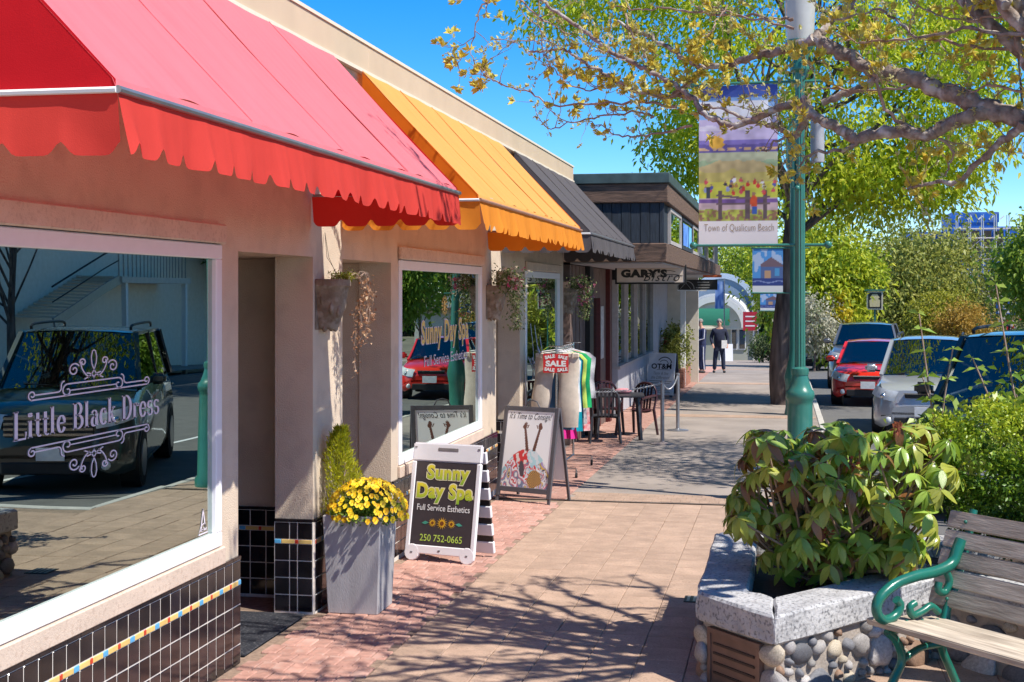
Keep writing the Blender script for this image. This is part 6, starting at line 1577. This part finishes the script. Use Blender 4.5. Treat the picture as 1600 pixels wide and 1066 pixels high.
# ---- cafe table, plastic chairs, chain posts
PLG=mat('grey_black_plastic',(.045,.045,.052),.4,.15); PLM=mat('dark_maroon_plastic',(.05,.018,.022),.35,.2)
tb=thing('cafe_table','dark plastic cafe table behind the clothes rail','table',(-2.66,22.45,gz(22.4)),.12)
b=MB(); b.box(-.42,.42,-.42,.42,.69,.72); b.build('table_top',PLG,tb,bevel=.012,seg=2)
for x in (-.34,.34):
    for y in (-.34,.34): b=MB(); b.beam((x*1.05,y*1.05,0),(x*.9,y*.9,.69),.05,.05); b.build('leg',PLG,tb)
def chair(label,loc,rz,m):
    r=thing('cafe_chair',label,'chair',loc,rz,'plastic chairs at the cafe table')
    b=MB(); rows=[[(x*.22*(1-.12*k/6),-.21+.42*k/6,.43+.012*math.cos(x*PI/2)-.02*math.sin(PI*k/6)) for x in np.linspace(-1,1,7)] for k in range(7)]; b.grid(rows); rows=[[(p[0],p[1],p[2]-.025) for p in rw[::-1]] for rw in rows]; b.grid(rows); b.build('seat',m,r,smooth=50)
    for x in (-.22,.22):
        s=1 if x>0 else -1
        b=MB(); b.tube([(x*1.12,-.26,0),(x,-.2,.43),(x*1.06,-.19,.63)],[.022,.026,.02],6); b.build('leg',m,r,smooth=60)
        b=MB(); b.tube([(x*1.1,.27,0),(x*.95,.2,.43)],[.022,.026],6); b.build('leg',m,r,smooth=60)
        b=MB(); b.tube([(x*1.08,-.21,.63),(x*1.12,0,.65),(x*1.0,.22,.66)],.022,6); b.build('armrest',m,r,smooth=60)
    pts=[(.215*math.cos(PI-PI*k/12)*1.0,.27-.05*math.sin(PI*k/12)*0,.62+.24*math.sin(PI*k/12)**.6) for k in range(13)]
    b=MB(); b.tube([(-.21,.2,.42)]+pts+[(.21,.2,.42)],.022,6); b.build('back_frame',m,r,smooth=60)
    for k in range(5):
        x=-.13+k*.065; b=MB(); b.beam((x*.85,.215,.43),(x,.27,.62+.235*max(0,1-(x/.215)**2)**.3),.035,.01,(0,1,0)); b.build('back_slat',m,r)
    return r
chair('dark grey plastic chair nearest the viewer with its back to the street',(-2.78,21.65,gz(21.6)),PI+.15,PLG)
chair('dark plastic chair at the left behind the table',(-2.95,23.2,gz(23)),.3,PLM)
chair('maroon-black plastic chair right of the table',(-2.42,23.0,gz(23)),-.5,PLM)
it=thing('cushion','small pink cloth lying on the cafe table','cloth',(-2.6,22.6,gz(22.4)+.72)); MB().ball((0,0,.04),.12,10,(1.2,.8,.4)).build('cushion',FAB('pink_cloth',(.6,.25,.28)),it,smooth=60)
for i,(x,y,lab) in enumerate(((-1.869,21.6,'nearer grey chain post on a round base'),(-1.809,24.0,'farther grey chain post on a round base'))):
    r=thing('chain_post',lab,'post',(x,y,gz(y)),0,'chain posts of the cafe')
    b=MB(); b.lathe([(.19,0),(.19,.012),(.05,.03),(.03,.045)],n=20); b.build('base',mat('post_base',(.30,.24,.22),.7,.2) if i==0 else GREYMET,r,smooth=40)
    b=MB(); b.lathe([(.031,.03),(.031,.96),(.036,.965),(.036,.99),(.02,1.0)],n=14); b.build('post',GREYMET,r,smooth=40)
def chain(label,p,q,sag):
    p=Vector(p);q=Vector(q); r=thing('chain',label,'chain',p); b=MB(); L=(q-p).length; n=int(L/.042)
    for i in range(n+1):
        t=i/n; c=(q-p)*t+Vector((0,0,-sag*4*t*(1-t))); d=((q-p)/n+Vector((0,0,-sag*4*(1-2*t)/n))).normalized(); s=d.cross(Vector((0,0,1))).normalized(); u_=s.cross(d)
        ax=s if i%2 else u_
        b.tube([c+d*.026*math.cos(g)+ax*.013*math.sin(g) for g in np.linspace(0,6.283,9)],.0045,4,False)
    tag(b.build('links',mat('steel_chain',(.42,.42,.44),.35,.2,metal=.6),r),kind='stuff'); return r
chain('grey chain slung from the nearer chain post toward the clothes rail',(-1.869,21.6,gz(21.6)+.96),(-2.78,19.6,gz(19.6)+.93),.05)
chain('grey chain sagging between the two chain posts',(-1.869,21.6,gz(21.6)+.96),(-1.809,24.0,gz(24)+.96),.16)

# ---- far signs
def sgn(px,py,Y): return at(px,py,Y)
q=sgn(1576,508,88); st_=thing('stop_sign','red octagonal STOP sign on a steel post below two blue street signs','sign',(q.x,88,gz(88)),-.18)
hh=q.z-gz(88); b=MB(); b.prism([(.40*math.cos(PI/8+PI/4*k),hh+.40*math.sin(PI/8+PI/4*k)) for k in range(8)],-.012,.012,'xz'); b.build('border',WHITE,st_)
b=MB(); b.prism([(.365*math.cos(PI/8+PI/4*k),hh+.365*math.sin(PI/8+PI/4*k)) for k in range(8)],-.018,-.013,'xz'); b.build('plate',mat('stop_red',(.60,.02,.035),.5),st_)
flat('lettering',fit(text2d('STOP',1,.03),.60,.24,0,hh),WHITE,st_,(0,-.021,0),(1,0,0),(0,0,1))
b=MB(); b.box(-.04,.04,.014,.07,-.1,hh+1.9); b.build('post',GREYMET,st_)
bs=thing('street_sign','pair of blue street name plates above the stop sign','sign',(q.x,88,gz(88)+hh),-.15)
BLU=mat('sign_blue',(.02,.09,.36),.5)
for z in (.62,1.03): MB().box(-.75,.75,-.03,-.005,z,z+.36).build('plate',BLU,bs)
flat('print',join2(*[ribbon([(x,z),(x+w,z)],.15) for x,w,z in ((-.6,.12,.8),(-.4,.2,.8),(-.12,.22,.8),(.18,.12,.8),(.38,.2,.8),(-.5,.35,1.2),(-.05,.5,1.2))]),WHITE,bs,(0,-.033,0),(1,0,0),(0,0,1))
q=sgn(1367,470,60); gz60=gz(60)
hs_=thing('post_sign','black and cream framed notice sign on a green post above the grey truck','sign',(q.x,60,gz60),-.1)
b=MB(); b.box(-.04,.04,-.04,.04,-.1,q.z-gz60+.4); b.build('post',LAMPGREEN,hs_)
z0=q.z-gz60-.38; MB().box(-.33,.33,-.1,-.045,z0,z0+.78).build('frame',mat('cream_frame',(.6,.55,.42),.6),hs_); MB().box(-.27,.27,-.112,-.102,z0+.06,z0+.72).build('panel',BLACKPL,hs_)
b=MB(); b.prism([(-.2,z0+.12),(.2,z0+.12),(.22,z0+.4),(.12,z0+.46),(.2,z0+.5),(.1,z0+.66),(-.1,z0+.66),(-.2,z0+.5),(-.12,z0+.46),(-.22,z0+.4)],-.118,-.113,'xz'); b.build('emblem',mat('cream_print',(.6,.52,.3),.6),hs_)
MB().box(-.42,.42,-.16,.06,z0+.79,z0+.86).build('cap',LAMPGREEN,hs_)
q=sgn(1312,496,66); bs2=thing('blue_sign','plain small blue sign on a post between the shrubs','sign',(q.x,66,gz(66))); MB().box(-.2,.2,-.02,.02,q.z-gz(66)-.35,q.z-gz(66)+.4).build('plate',mat('pale_blue_sign',(.18,.30,.45),.5),bs2); MB().box(-.03,.03,.022,.07,-.1,q.z-gz(66)).build('post',GREYMET,bs2)
q=sgn(1172,502,90); rs2=thing('red_sign','small red hanging sign beyond the barrel roof shop','sign',(q.x,90,gz(90))); MB().box(-.45,.45,-.04,.04,q.z-gz(90)-.6,q.z-gz(90)+.6).build('plate',mat('deep_red_sign',(.45,.02,.04),.5),rs2); MB().box(.48,.54,-.03,.03,0,q.z-gz(90)+.7).build('post',GREYMET,rs2)
flat('print',join2(*[ribbon([(-.3,z),(.3,z)],.08) for z in (q.z-gz(90)-.3,q.z-gz(90),q.z-gz(90)+.3)]),WHITE,rs2,(0,-.045,0),(1,0,0),(0,0,1))
rg=np.random.default_rng(91); n=420; X_=rg.uniform(-3.2,-.5,n); Y_=6.8+8.5*rg.random(n)**1.3
me=leaves_mesh('fallen_petals',np.stack([X_,Y_,-.01*(Y_-9)+.003],1),np.stack([rg.normal(size=n),rg.normal(size=n),.05+0*X_],1),rg.uniform(.006,.016,n),rg.uniform(.005,.010,n),rg.random(n),leafmat('petal_litter',[(.65,.58,.48),(.45,.33,.2),(.7,.66,.58)],.1),.1,N=np.tile([0,0,1.],(n,1)))
tag(link('fallen_petals',me),kind='stuff')
# drain cover in the paving
d_=thing('drain_cover','small dark drain grate set in the tan paving by the planter','drain',(-.62,10.2,gz(10.2))); MB().box(-.10,.10,-.10,.10,.001,.006).build('grate',BLACKMET,d_)
for k in range(4): MB().box(-.08+k*.045,-.06+k*.045,-.085,.085,.006,.009).build('bar',GREYMET,d_)
# ================================================================== CARS (parked along the kerb, facing the viewer)
TYRE=mat('tyre',(.02,.02,.02),.85,.2,30); RIM=mat('alloy_rim',(.45,.45,.47),.3,.05,metal=.8)
HEADL=mat('headlamp_glass',(.62,.64,.66),.12,.2,10,spec=.8); PLATE=mat('licence_plate',(.70,.70,.72),.5); BLK_TRIM=mat('black_trim',(.02,.02,.022),.5,.2)
def paint(name,c,metal=.0): return mat(name,c,.28,.03,2,metal=metal,coat=.9,spec=.5)
def car(label,loc,rz,pm,L=4.3,Wd=1.72,H=1.46,hood=.92,belt=.96,wsb=1.05,wst=1.95,rrt=.75,rrb=.25,kind='car',grille='bars',rack=False,lampc=None):
    """front at -y, y=0 is the nose; body lofted through cross sections"""
    r=thing('parked_car',label,'car',loc,rz,'cars parked along the kerb'); hw=Wd/2; gc=.20
    S=lambda y,wf,zl,zs,zt,wt: (y,wf*hw,zl,zs,zt,wt*hw)
    # y, half width low, sill z, shoulder z, top z, half width top
    sec=[S(0,.60,.34,.52,.60,.52),S(.05,.80,.26,.56,hood-.16,.72),S(.18,.93,.22,.62,hood-.09,.80),S(.45,.985,gc,.70,hood-.03,.84),S(.85,1,gc,.76,hood+.01,.86),S(wsb,1,gc,.80,belt-.01,.88),
         S(wst,1,gc,.82,belt,.90),S(L*.6,1,gc,.82,belt+.01,.90),S(L-rrb-.3,1,gc,.82,belt+.03,.89),S(L-.25,.97,.24,.78,belt+.0,.85),S(L-.05,.88,.30,.70,belt-.10,.78),S(L,.78,.36,.62,belt-.2,.7)]
    b=MB(); rows=[]
    for y,wf,zl,zs,zt,wt in sec:
        half=[(wf*.86,zl),(wf*.97,zl+.05),(wf,zl+.16),(wf,(zl+zs)/2+.03),(wf*.995,zs),(wt+(wf-wt)*.55,zs+(zt-zs)*.62),(wt,zt-.012),(wt*.6,zt+.012),(0,zt+.022)]
        rows.append([(-x,y,z) for x,z in half]+[(x,y,z) for x,z in half[::-1][1:]])
    b.grid(rows); n=len(rows[0]); b.add(rows[0],[tuple(range(n))]); b.add(rows[-1],[tuple(range(n))[::-1]])
    body=b.build('body',pm,r,smooth=45)
    # cabin: glasshouse loft + roof
    tw=hw*.74; zt=H; bw=hw*.90
    yA,yB,yC,yD=wsb,wst,L-rrt,L-rrb
    def ring(t): return None
    b=MB(); b.grid([[(-tw*.98,yB-.02,zt-.04),(-tw*.6,yB-.06,zt-.005),(0,yB-.08,zt+.01),(tw*.6,yB-.06,zt-.005),(tw*.98,yB-.02,zt-.04)],[(-tw,yB+.25,zt-.02),(-tw*.6,yB+.25,zt+.025),(0,yB+.25,zt+.04),(tw*.6,yB+.25,zt+.025),(tw,yB+.25,zt-.02)],
                     [(-tw,(yB+yC)/2,zt-.02),(-tw*.6,(yB+yC)/2,zt+.03),(0,(yB+yC)/2,zt+.045),(tw*.6,(yB+yC)/2,zt+.03),(tw,(yB+yC)/2,zt-.02)],[(-tw*.95,yC,zt-.06),(-tw*.6,yC+.05,zt-.02),(0,yC+.06,zt-.01),(tw*.6,yC+.05,zt-.02),(tw*.95,yC,zt-.06)]]); b.build('roof',pm,r,smooth=60)
    b=MB(); rows=[]
    for k in range(6):
        t=k/5; w_=bw*.93+(tw*.95-bw*.93)*t; y0=yA+.03+(yB-.03-yA)*t; z=belt+.01+(zt-.035-belt)*t
        rows.append([(w_*x,y0-.13*(1-x*x)*(1-.4*t),z+.02*(1-x*x)) for x in np.linspace(-1,1,9)])
    b.grid(rows); b.build('windscreen',CARGLASS,r,smooth=60)
    b=MB(); b.grid([[(w_*x,y0+.06*(1-x*x),z) for x in np.linspace(-1,1,5)] for w_,y0,z in ((tw*.93,yC+.02,zt-.05),(bw*.9,yD,belt+.02))]); b.build('rear_window',CARGLASS,r,smooth=60)
    for s in (-1,1):
        b=MB(); q=[(s*bw,yA+.12,belt+.005),(s*bw*1.0,(yA+yD)/2,belt+.02),(s*bw*.98,yD-.12,belt+.04),(s*tw*.985,yC-.05,zt-.06),(s*tw,(yB+yC)/2,zt-.035),(s*tw*.99,yB+.05,zt-.05)]
        b.add(q,[tuple(range(6))]); b.build('side_window',CARGLASS,r)
        b=MB(); b.beam((s*bw*.985,yA-.02,belt-.01),(s*tw*.985,yB-.02,zt-.035),.06,.05); b.build('pillar',pm,r,smooth=60)
        b=MB(); b.beam((s*bw*.96,yD+.02,belt+.0),(s*tw*.96,yC+.02,zt-.05),.16,.06); b.build('pillar',pm,r)
        b=MB(); b.beam((s*bw*1.0,(yA+yD)/2+.1,belt),(s*tw*1.003,(yB+yC)/2-.1,zt-.03),.07,.03); b.build('pillar',BLK_TRIM,r)
        b=MB(); b.beam((s*tw*1.0,yB-.02,zt-.03),(s*tw*.98,yC+.02,zt-.045),.045,.04); b.build('roof_edge',pm,r)
        # headlamp, mirror, wheels
        b=MB(); rows=[]
        for k,(y_,xf_) in enumerate(((-.02,.52),(.015,.70),(.085,.815),(.20,.905),(.38,.965))):
            t=k/4; rows.append([(s*hw*(xf_-.055),y_+.02,hood-.165+.085*t),(s*hw*(xf_+.005),y_,hood-.25+.075*t),(s*hw*(xf_+.03),y_,hood-.34+.11*t)])
        b.grid(rows); h=b.build('headlight',HEADL,r,smooth=60)
        b=MB(); b.ball((s*hw*.76,.07,hood-.25),.055,8); b.build('bulb_housing',CHROME,h,smooth=60)
        b=MB(); b.box(s*(hw+.10)-.11,s*(hw+.10)+.11,yA+.29,yA+.41,belt+.02,belt+.17); m_=b.build('mirror',pm,r,bevel=.04,seg=3,smooth=60); b=MB(); b.beam((s*hw*.9,yA+.36,belt+.04),(s*(hw+.06),yA+.36,belt+.06),.05,.03); b.build('mirror_arm',BLK_TRIM,m_)
        b=MB(); b.ball((s*hw*.66,.02,.36),.06,8,(1,.5,1)); b.build('fog_lamp',HEADL,r,smooth=60)
        for yw in (.82,L-.85):
            R_=.31 if kind=='car' else .36; b=MB(); b.tube([(s*(hw-.20),yw,R_),(s*(hw+.012),yw,R_)],R_,22); w_=b.build('wheel',TYRE,r,smooth=40)
            b=MB(); b.tube([(s*(hw+.005),yw,R_),(s*(hw+.02),yw,R_)],R_*.66,18); b.build('rim',RIM,w_,smooth=40)
            b=MB(); b.tube([(s*(hw-.24),yw,R_+.02),(s*(hw+.004),yw,R_+.02)],R_+.055,22); b.build('wheel_arch',BLK_TRIM,r)
    # grille, bumper intake, plate, wipers
    if grille=='bars':
        b=MB(); b.box(-hw*.52,hw*.52,-.03,.03,hood-.44,hood-.17); g_=b.build('grille',BLK_TRIM,r,bevel=.02)
        for k in range(4): b=MB(); b.box(-hw*.51,hw*.51,-.045,-.031,hood-.42+k*.066,hood-.39+k*.066); b.build('grille_bar',CHROME,g_)
    else:
        b=MB(); b.box(-hw*.36,hw*.36,-.02,.04,hood-.27,hood-.19); g_=b.build('grille',BLK_TRIM,r,bevel=.012)
        b=MB(); b.box(-hw*.38,hw*.38,-.03,-.02,hood-.205,hood-.185); b.build('grille_bar',CHROME,g_)
    b=MB(); b.box(-hw*.56,hw*.56,-.015,.06,.26,.42); b.build('intake',BLK_TRIM,r,bevel=.02)
    b=MB(); b.box(-.16,.16,-.055,-.047 if grille=='bars' else -.03,.44,.60); b.build('licence_plate',PLATE,r)
    b=MB(); b.tube([(-.5,yA-.06,belt+.03),(.1,yA-.02,belt+.07)],.01,4); b.tube([(0,yA-.09,belt+.03),(.55,yA-.0,belt+.08)],.01,4); b.build('wipers',BLK_TRIM,r)
    for s in (-1,1):
        for k,(y0,y1) in enumerate(((yA+.25,(yA+yD)/2+.08),((yA+yD)/2+.12,yD-.35))):
            b=MB(); b.box(s*hw-.004 if s>0 else s*hw-.012,s*hw+.012 if s>0 else s*hw+.004,y1-.28,y1-.1,belt-.16,belt-.13); b.build('door_handle',pm,r,bevel=.006)
    if rack:
        for s in (-1,1): b=MB(); b.tube(smooth_path([(s*tw*.86,yB+.15,zt+.01),(s*tw*.86,yB+.35,zt+.075),(s*tw*.85,yC-.3,zt+.075),(s*tw*.85,yC-.1,zt)],4),.02,6); b.build('roof_rail',BLK_TRIM,r,smooth=60)
    return r
car('dark grey sports utility car nearest, half hidden behind the shrubs',(2.16,15.2,gz(16)-.14),-.33,paint('dark_green_grey_paint',(.022,.035,.036),.2),L=5.0,Wd=2.0,H=1.95,hood=1.16,belt=1.22,wsb=1.25,wst=2.0,rrt=.5,rrb=.15,kind='suv',rack=True)
car('silver grey compact utility car with roof rails behind the nearest one',(2.35,24.4,gz(26)-.14),-.14,paint('silver_grey_paint',(.40,.41,.44),.3),L=4.4,Wd=1.8,H=1.70,hood=1.02,belt=1.08,wsb=1.15,wst=1.9,rrt=.5,rrb=.15,kind='suv',grille='slim',rack=True)
car('bright red hatchback parked behind the silver car',(1.88,32.4,gz(34)-.14),-.12,paint('bright_red_paint',(.66,.022,.012)),grille='slim')
car('large grey pickup-like car standing taller behind the red hatchback',(2.15,39.2,gz(40)-.14),-.10,paint('mid_grey_paint',(.13,.14,.16),.3),L=5.2,Wd=1.98,H=1.78,hood=1.15,belt=1.2,wsb=1.3,wst=2.05,rrt=.6,rrb=.2,kind='suv')
q=at(1268,583,62); car('black car parked farthest away, left of the grey one',(q.x+.3,62,gz(64)-.14),0,paint('black_paint',(.012,.013,.018)),L=4.6,Wd=1.86,H=1.62,hood=1.0,belt=1.04,kind='suv')
car('white car standing across the road, mirrored in the second window',(9.6,44,gz(46)-.14),PI,paint('white_paint_car',(.62,.62,.62)),grille='slim')
car('black saloon parked across the road, mirrored at the left of the first window',(9.6,24.0,gz(26)-.14),PI,paint('black_paint_two',(.015,.016,.02)),L=4.7,Wd=1.84,H=1.5,grille='slim')
# ================================================================== PEOPLE
SKIN=mat('skin',(.50,.27,.19),.6,.06,30); HAIRG=mat('grey_hair',(.24,.22,.205),.8,.2,60,.4,120)
NAVY=mat('navy_cloth_jacket',(.022,.030,.085),.85,.2,12,.4,60); NAVY2=mat('dark_navy_sweater',(.018,.022,.045),.9,.2,12,.4,60); STRIPE=mat('white_stripe',(.65,.65,.7),.7); JEANS=mat('dark_jeans',(.022,.030,.062),.9,.25,12,.4,60); SHOE=mat('dark_shoe',(.02,.02,.022),.6); PAPER=mat('paper',(.72,.70,.68),.7)
def skin(name,V,E,R,m,parent,sub=2,root=0):
    me=bpy.data.meshes.new(name); me.from_pydata(V,E,[]); o=bpy.data.objects.new(name,me); COL.objects.link(o)
    md=o.modifiers.new('s','SKIN'); md.use_smooth_shade=True
    for i,r in enumerate(R): 
        rr_=r if isinstance(r,tuple) else (r,r); me.skin_vertices[0].data[i].radius=rr_; me.skin_vertices[0].data[i].use_root=(i==root)
    sm=o.modifiers.new('u','SUBSURF'); sm.levels=sub; sm.render_levels=sub
    ev=o.evaluated_get(bpy.context.evaluated_depsgraph_get()); m2=bpy.data.meshes.new_from_object(ev); bpy.data.objects.remove(o); m2.name=name
    m2.materials.clear(); m2.materials.append(m); m2.polygons.foreach_set('use_smooth',[True]*len(m2.polygons)); return link(name,m2,parent)
def person(label,loc,rz,arms,legs,top,bottom,headrot=(0,0),stripe=False,belly=0,hem=.86):
    """stands at the origin facing -y, 1.72 m tall; arms: per side (elbow, wrist); legs: per side (knee, ankle)"""
    r=thing('person',label,'person',loc,rz)
    hx,hy=headrot
    V=[(0,0,.93),(0,.0,1.10),(0,.01,1.30),(0,.01,1.42),(hx*.3,-.01+hy*.3,1.50),(hx*.7,-.02+hy*.7,1.565),(hx,-.015+hy,1.66)]
    E=[(0,1),(1,2),(2,3),(3,4),(4,5),(5,6)]; R=[(.13,.10),(.13,.11),(.14,.11),(.09,.08),.052,.072,.078]
    for s in (0,1):
        sg=-1 if s==0 else 1; el,wr=arms[s]; sh=(sg*.185,.01,1.39); i=len(V)
        V+=[sh,el,wr]; E+=[(3,i),(i,i+1),(i+1,i+2)]; R+=[.055,.042,.028]
        w_=Vector(wr); d=(w_-Vector(el)).normalized(); sd=d.cross(Vector((0,1,0))); sd=sd.normalized() if sd.length>.1 else Vector((1,0,0)); pm=w_+d*.06; V.append(tuple(pm)); E.append((i+2,i+3)); R.append((.030,.018))
        for k,(of,ln) in enumerate(((-.024,.062),(-.008,.072),(.008,.068),(.024,.052))):
            j=len(V); a=pm+sd*of+d*.028; b_=a+d*ln*.55+Vector((0,-.012,0)); c=b_+d*ln*.3+Vector((0,-.02,-.004)); V+=[tuple(a),tuple(b_),tuple(c)]; E+=[(i+3,j),(j,j+1),(j+1,j+2)]; R+=[.0095,.0085,.007]
        j=len(V); a=w_+d*.03+sd*(-.034); b_=a+d*.035+sd*(-.012)+Vector((0,-.012,0)); V+=[tuple(a),tuple(b_)]; E+=[(i+2,j),(j,j+1)]; R+=[.011,.009]
        kn,an=legs[s]; j=len(V); V+=[(sg*.09,0,.86),kn,an,(an[0]+sg*.02,an[1]-.13,.035)]; E+=[(0,j),(j,j+1),(j+1,j+2),(j+2,j+3)]; R+=[.085,.055,.038,.035]
    skin('body',V,E,R,SKIN,r)
    # jacket over torso and arms
    V=[(0,0,hem-.05),(0,0,.95),(0,-.01-belly*.5,1.08),(0,-belly*.3,1.22),(0,.01,1.37),(hx*.2,0,1.475)]; E=[(0,1),(1,2),(2,3),(3,4),(4,5)]; R=[(.185,.14),(.185,.14),(.175+belly*.6,.135+belly),(.18,.135+belly*.5),(.18,.125),(.092,.085)]
    for s in (0,1):
        sg=-1 if s==0 else 1; el,wr=arms[s]; i=len(V); V+=[(sg*.19,.01,1.38),el,wr]; E+=[(3,i),(i,i+1),(i+1,i+2)]; R+=[.078,.062,.048]; E[-3]=(4,i)
    j_=skin('jacket',V,E,R,top,r)
    V=[(0,0,1.0),(0,0,.90)]; E=[(0,1)]; R=[(.16,.12),(.165,.125)]
    for s in (0,1):
        sg=-1 if s==0 else 1; kn,an=legs[s]; i=len(V); V+=[(sg*.092,0,.80),kn,(an[0],an[1],.09)]; E+=[(1,i),(i,i+1),(i+1,i+2)]; R+=[.102,.078,.066]
    t_=skin('trousers',V,E,R,bottom,r)
    for s in (0,1):
        sg=-1 if s==0 else 1; an=legs[s][1]; b=MB(); b.ball((an[0]+sg*.015,an[1]-.07,.045),.05,10,(.95,2.5,.9)); b.build('shoe',SHOE,r,smooth=60)
    # face and hair
    hc=Vector((hx,-.015+hy,1.655))
    b=MB(); b.ball((hc.x,hc.y+.018,hc.z+.028),.088,12,(.94,1.08,.95)); b.build('hair',HAIRG,r,smooth=60)
    b=MB(); b.tube([(hc.x,hc.y-.085,hc.z+.01),(hc.x,hc.y-.112,hc.z-.03)],[.010,.015],6); b.build('nose',SKIN,r,smooth=60)
    for sg in (-1,1):
        b=MB(); b.ball((hc.x+sg*.03,hc.y-.083,hc.z+.015),.011,6); b.build('eye',SHOE,r); b=MB(); b.ball((hc.x+sg*.085,hc.y+.01,hc.z-.005),.026,8,(.4,.8,1.2)); b.build('ear',SKIN,r,smooth=60)
    b=MB(); b.box(hc.x-.022,hc.x+.022,hc.y-.092,hc.y-.083,hc.z-.058,hc.z-.05); b.build('mouth',mat('lips',(.3,.1,.08),.6),r)
    if stripe:
        for sg in (1,):
            el,wr=arms[1]; b=MB(); b.tube([(sg*.245,.02,1.42),(el[0]+.062,el[1],el[2]),(wr[0]+.046,wr[1],wr[2]+.04)],.012,5); b.build('sleeve_stripe',STRIPE,j_)
            kn,an=legs[1]; b=MB(); b.tube([(sg*.188,-.01,.86),(kn[0]+.078,kn[1]-.01,kn[2]),(an[0]+.066,an[1]-.01,.12)],.016,5); b.build('side_stripe',STRIPE,t_)
    return r
pa=at(1097,583,44.8); pb=at(1124,583,45.2)
person('person in blue tracksuit with white side stripes, left of the pair, head bowed',(pa.x,44.8,gz(44.8)),-1.25,[((-.24,-.02,1.12),(-.20,-.24,1.0)),((.25,-.02,1.12),(.20,-.22,1.02))],[((-.10,-.03,.47),(-.10,.0,.08)),((.11,.0,.47),(.12,.03,.08))],NAVY,NAVY,(0,-.06),True)
person('person in dark navy sweater and jeans holding a paper, right of the pair',(pb.x,45.2,gz(45.2)),.1,[((-.27,.0,1.13),(-.22,-.16,.93)),((.27,.0,1.13),(.25,-.14,.93))],[((-.14,-.05,.47),(-.16,.02,.08)),((.12,-.02,.47),(.14,.0,.08))],NAVY2,JEANS,(0,0),False,.04)
pp=thing('paper','white paper held by the person in the navy sweater','paper',(pb.x+.17,45.0,gz(45)+.80),.2); MB().box(-.09,.09,-.004,.004,0,.26).build('sheet',PAPER,pp)
# shrub growing in the brick planter
rg=np.random.default_rng(50)
for i,(y,zt,lab) in enumerate(((36.9,1.25,'bushy yellow-green shrub in the brick planter, left of the white post'),(38.5,1.2,'bushy yellow-green shrub in the brick planter beside the two people'))):
    base=np.array((-2.93,y,gz(37.6)+.5)); C,P,tc,off=crown_points(base+np.array([0,0,zt/2-.1]),(.36,.75,zt/2+.05),46,40,.12,rg,hollow=.4); n=len(P)
    leafcloud('planter_shrub',lab,'shrub',tuple(base),P,rg.normal(size=(n,3))+np.array([0,0,.3]),rg.uniform(.07,.14,n),rg.uniform(.03,.05,n),rg.random(n),[(.07,.10,.015),(.22,.25,.04),(.42,.42,.10)])
rf=thing('red_blossom','few red blossoms at the left of the planter shrub','flowers',(-3.15,37.0,.9))
for k in range(5): b=MB(); b.ball((rg.normal()*.08,rg.normal()*.08,rg.normal()*.06),.05,8); b.build('blossom',mat('red_petals',(.4,.03,.05),.6),rf,smooth=60)
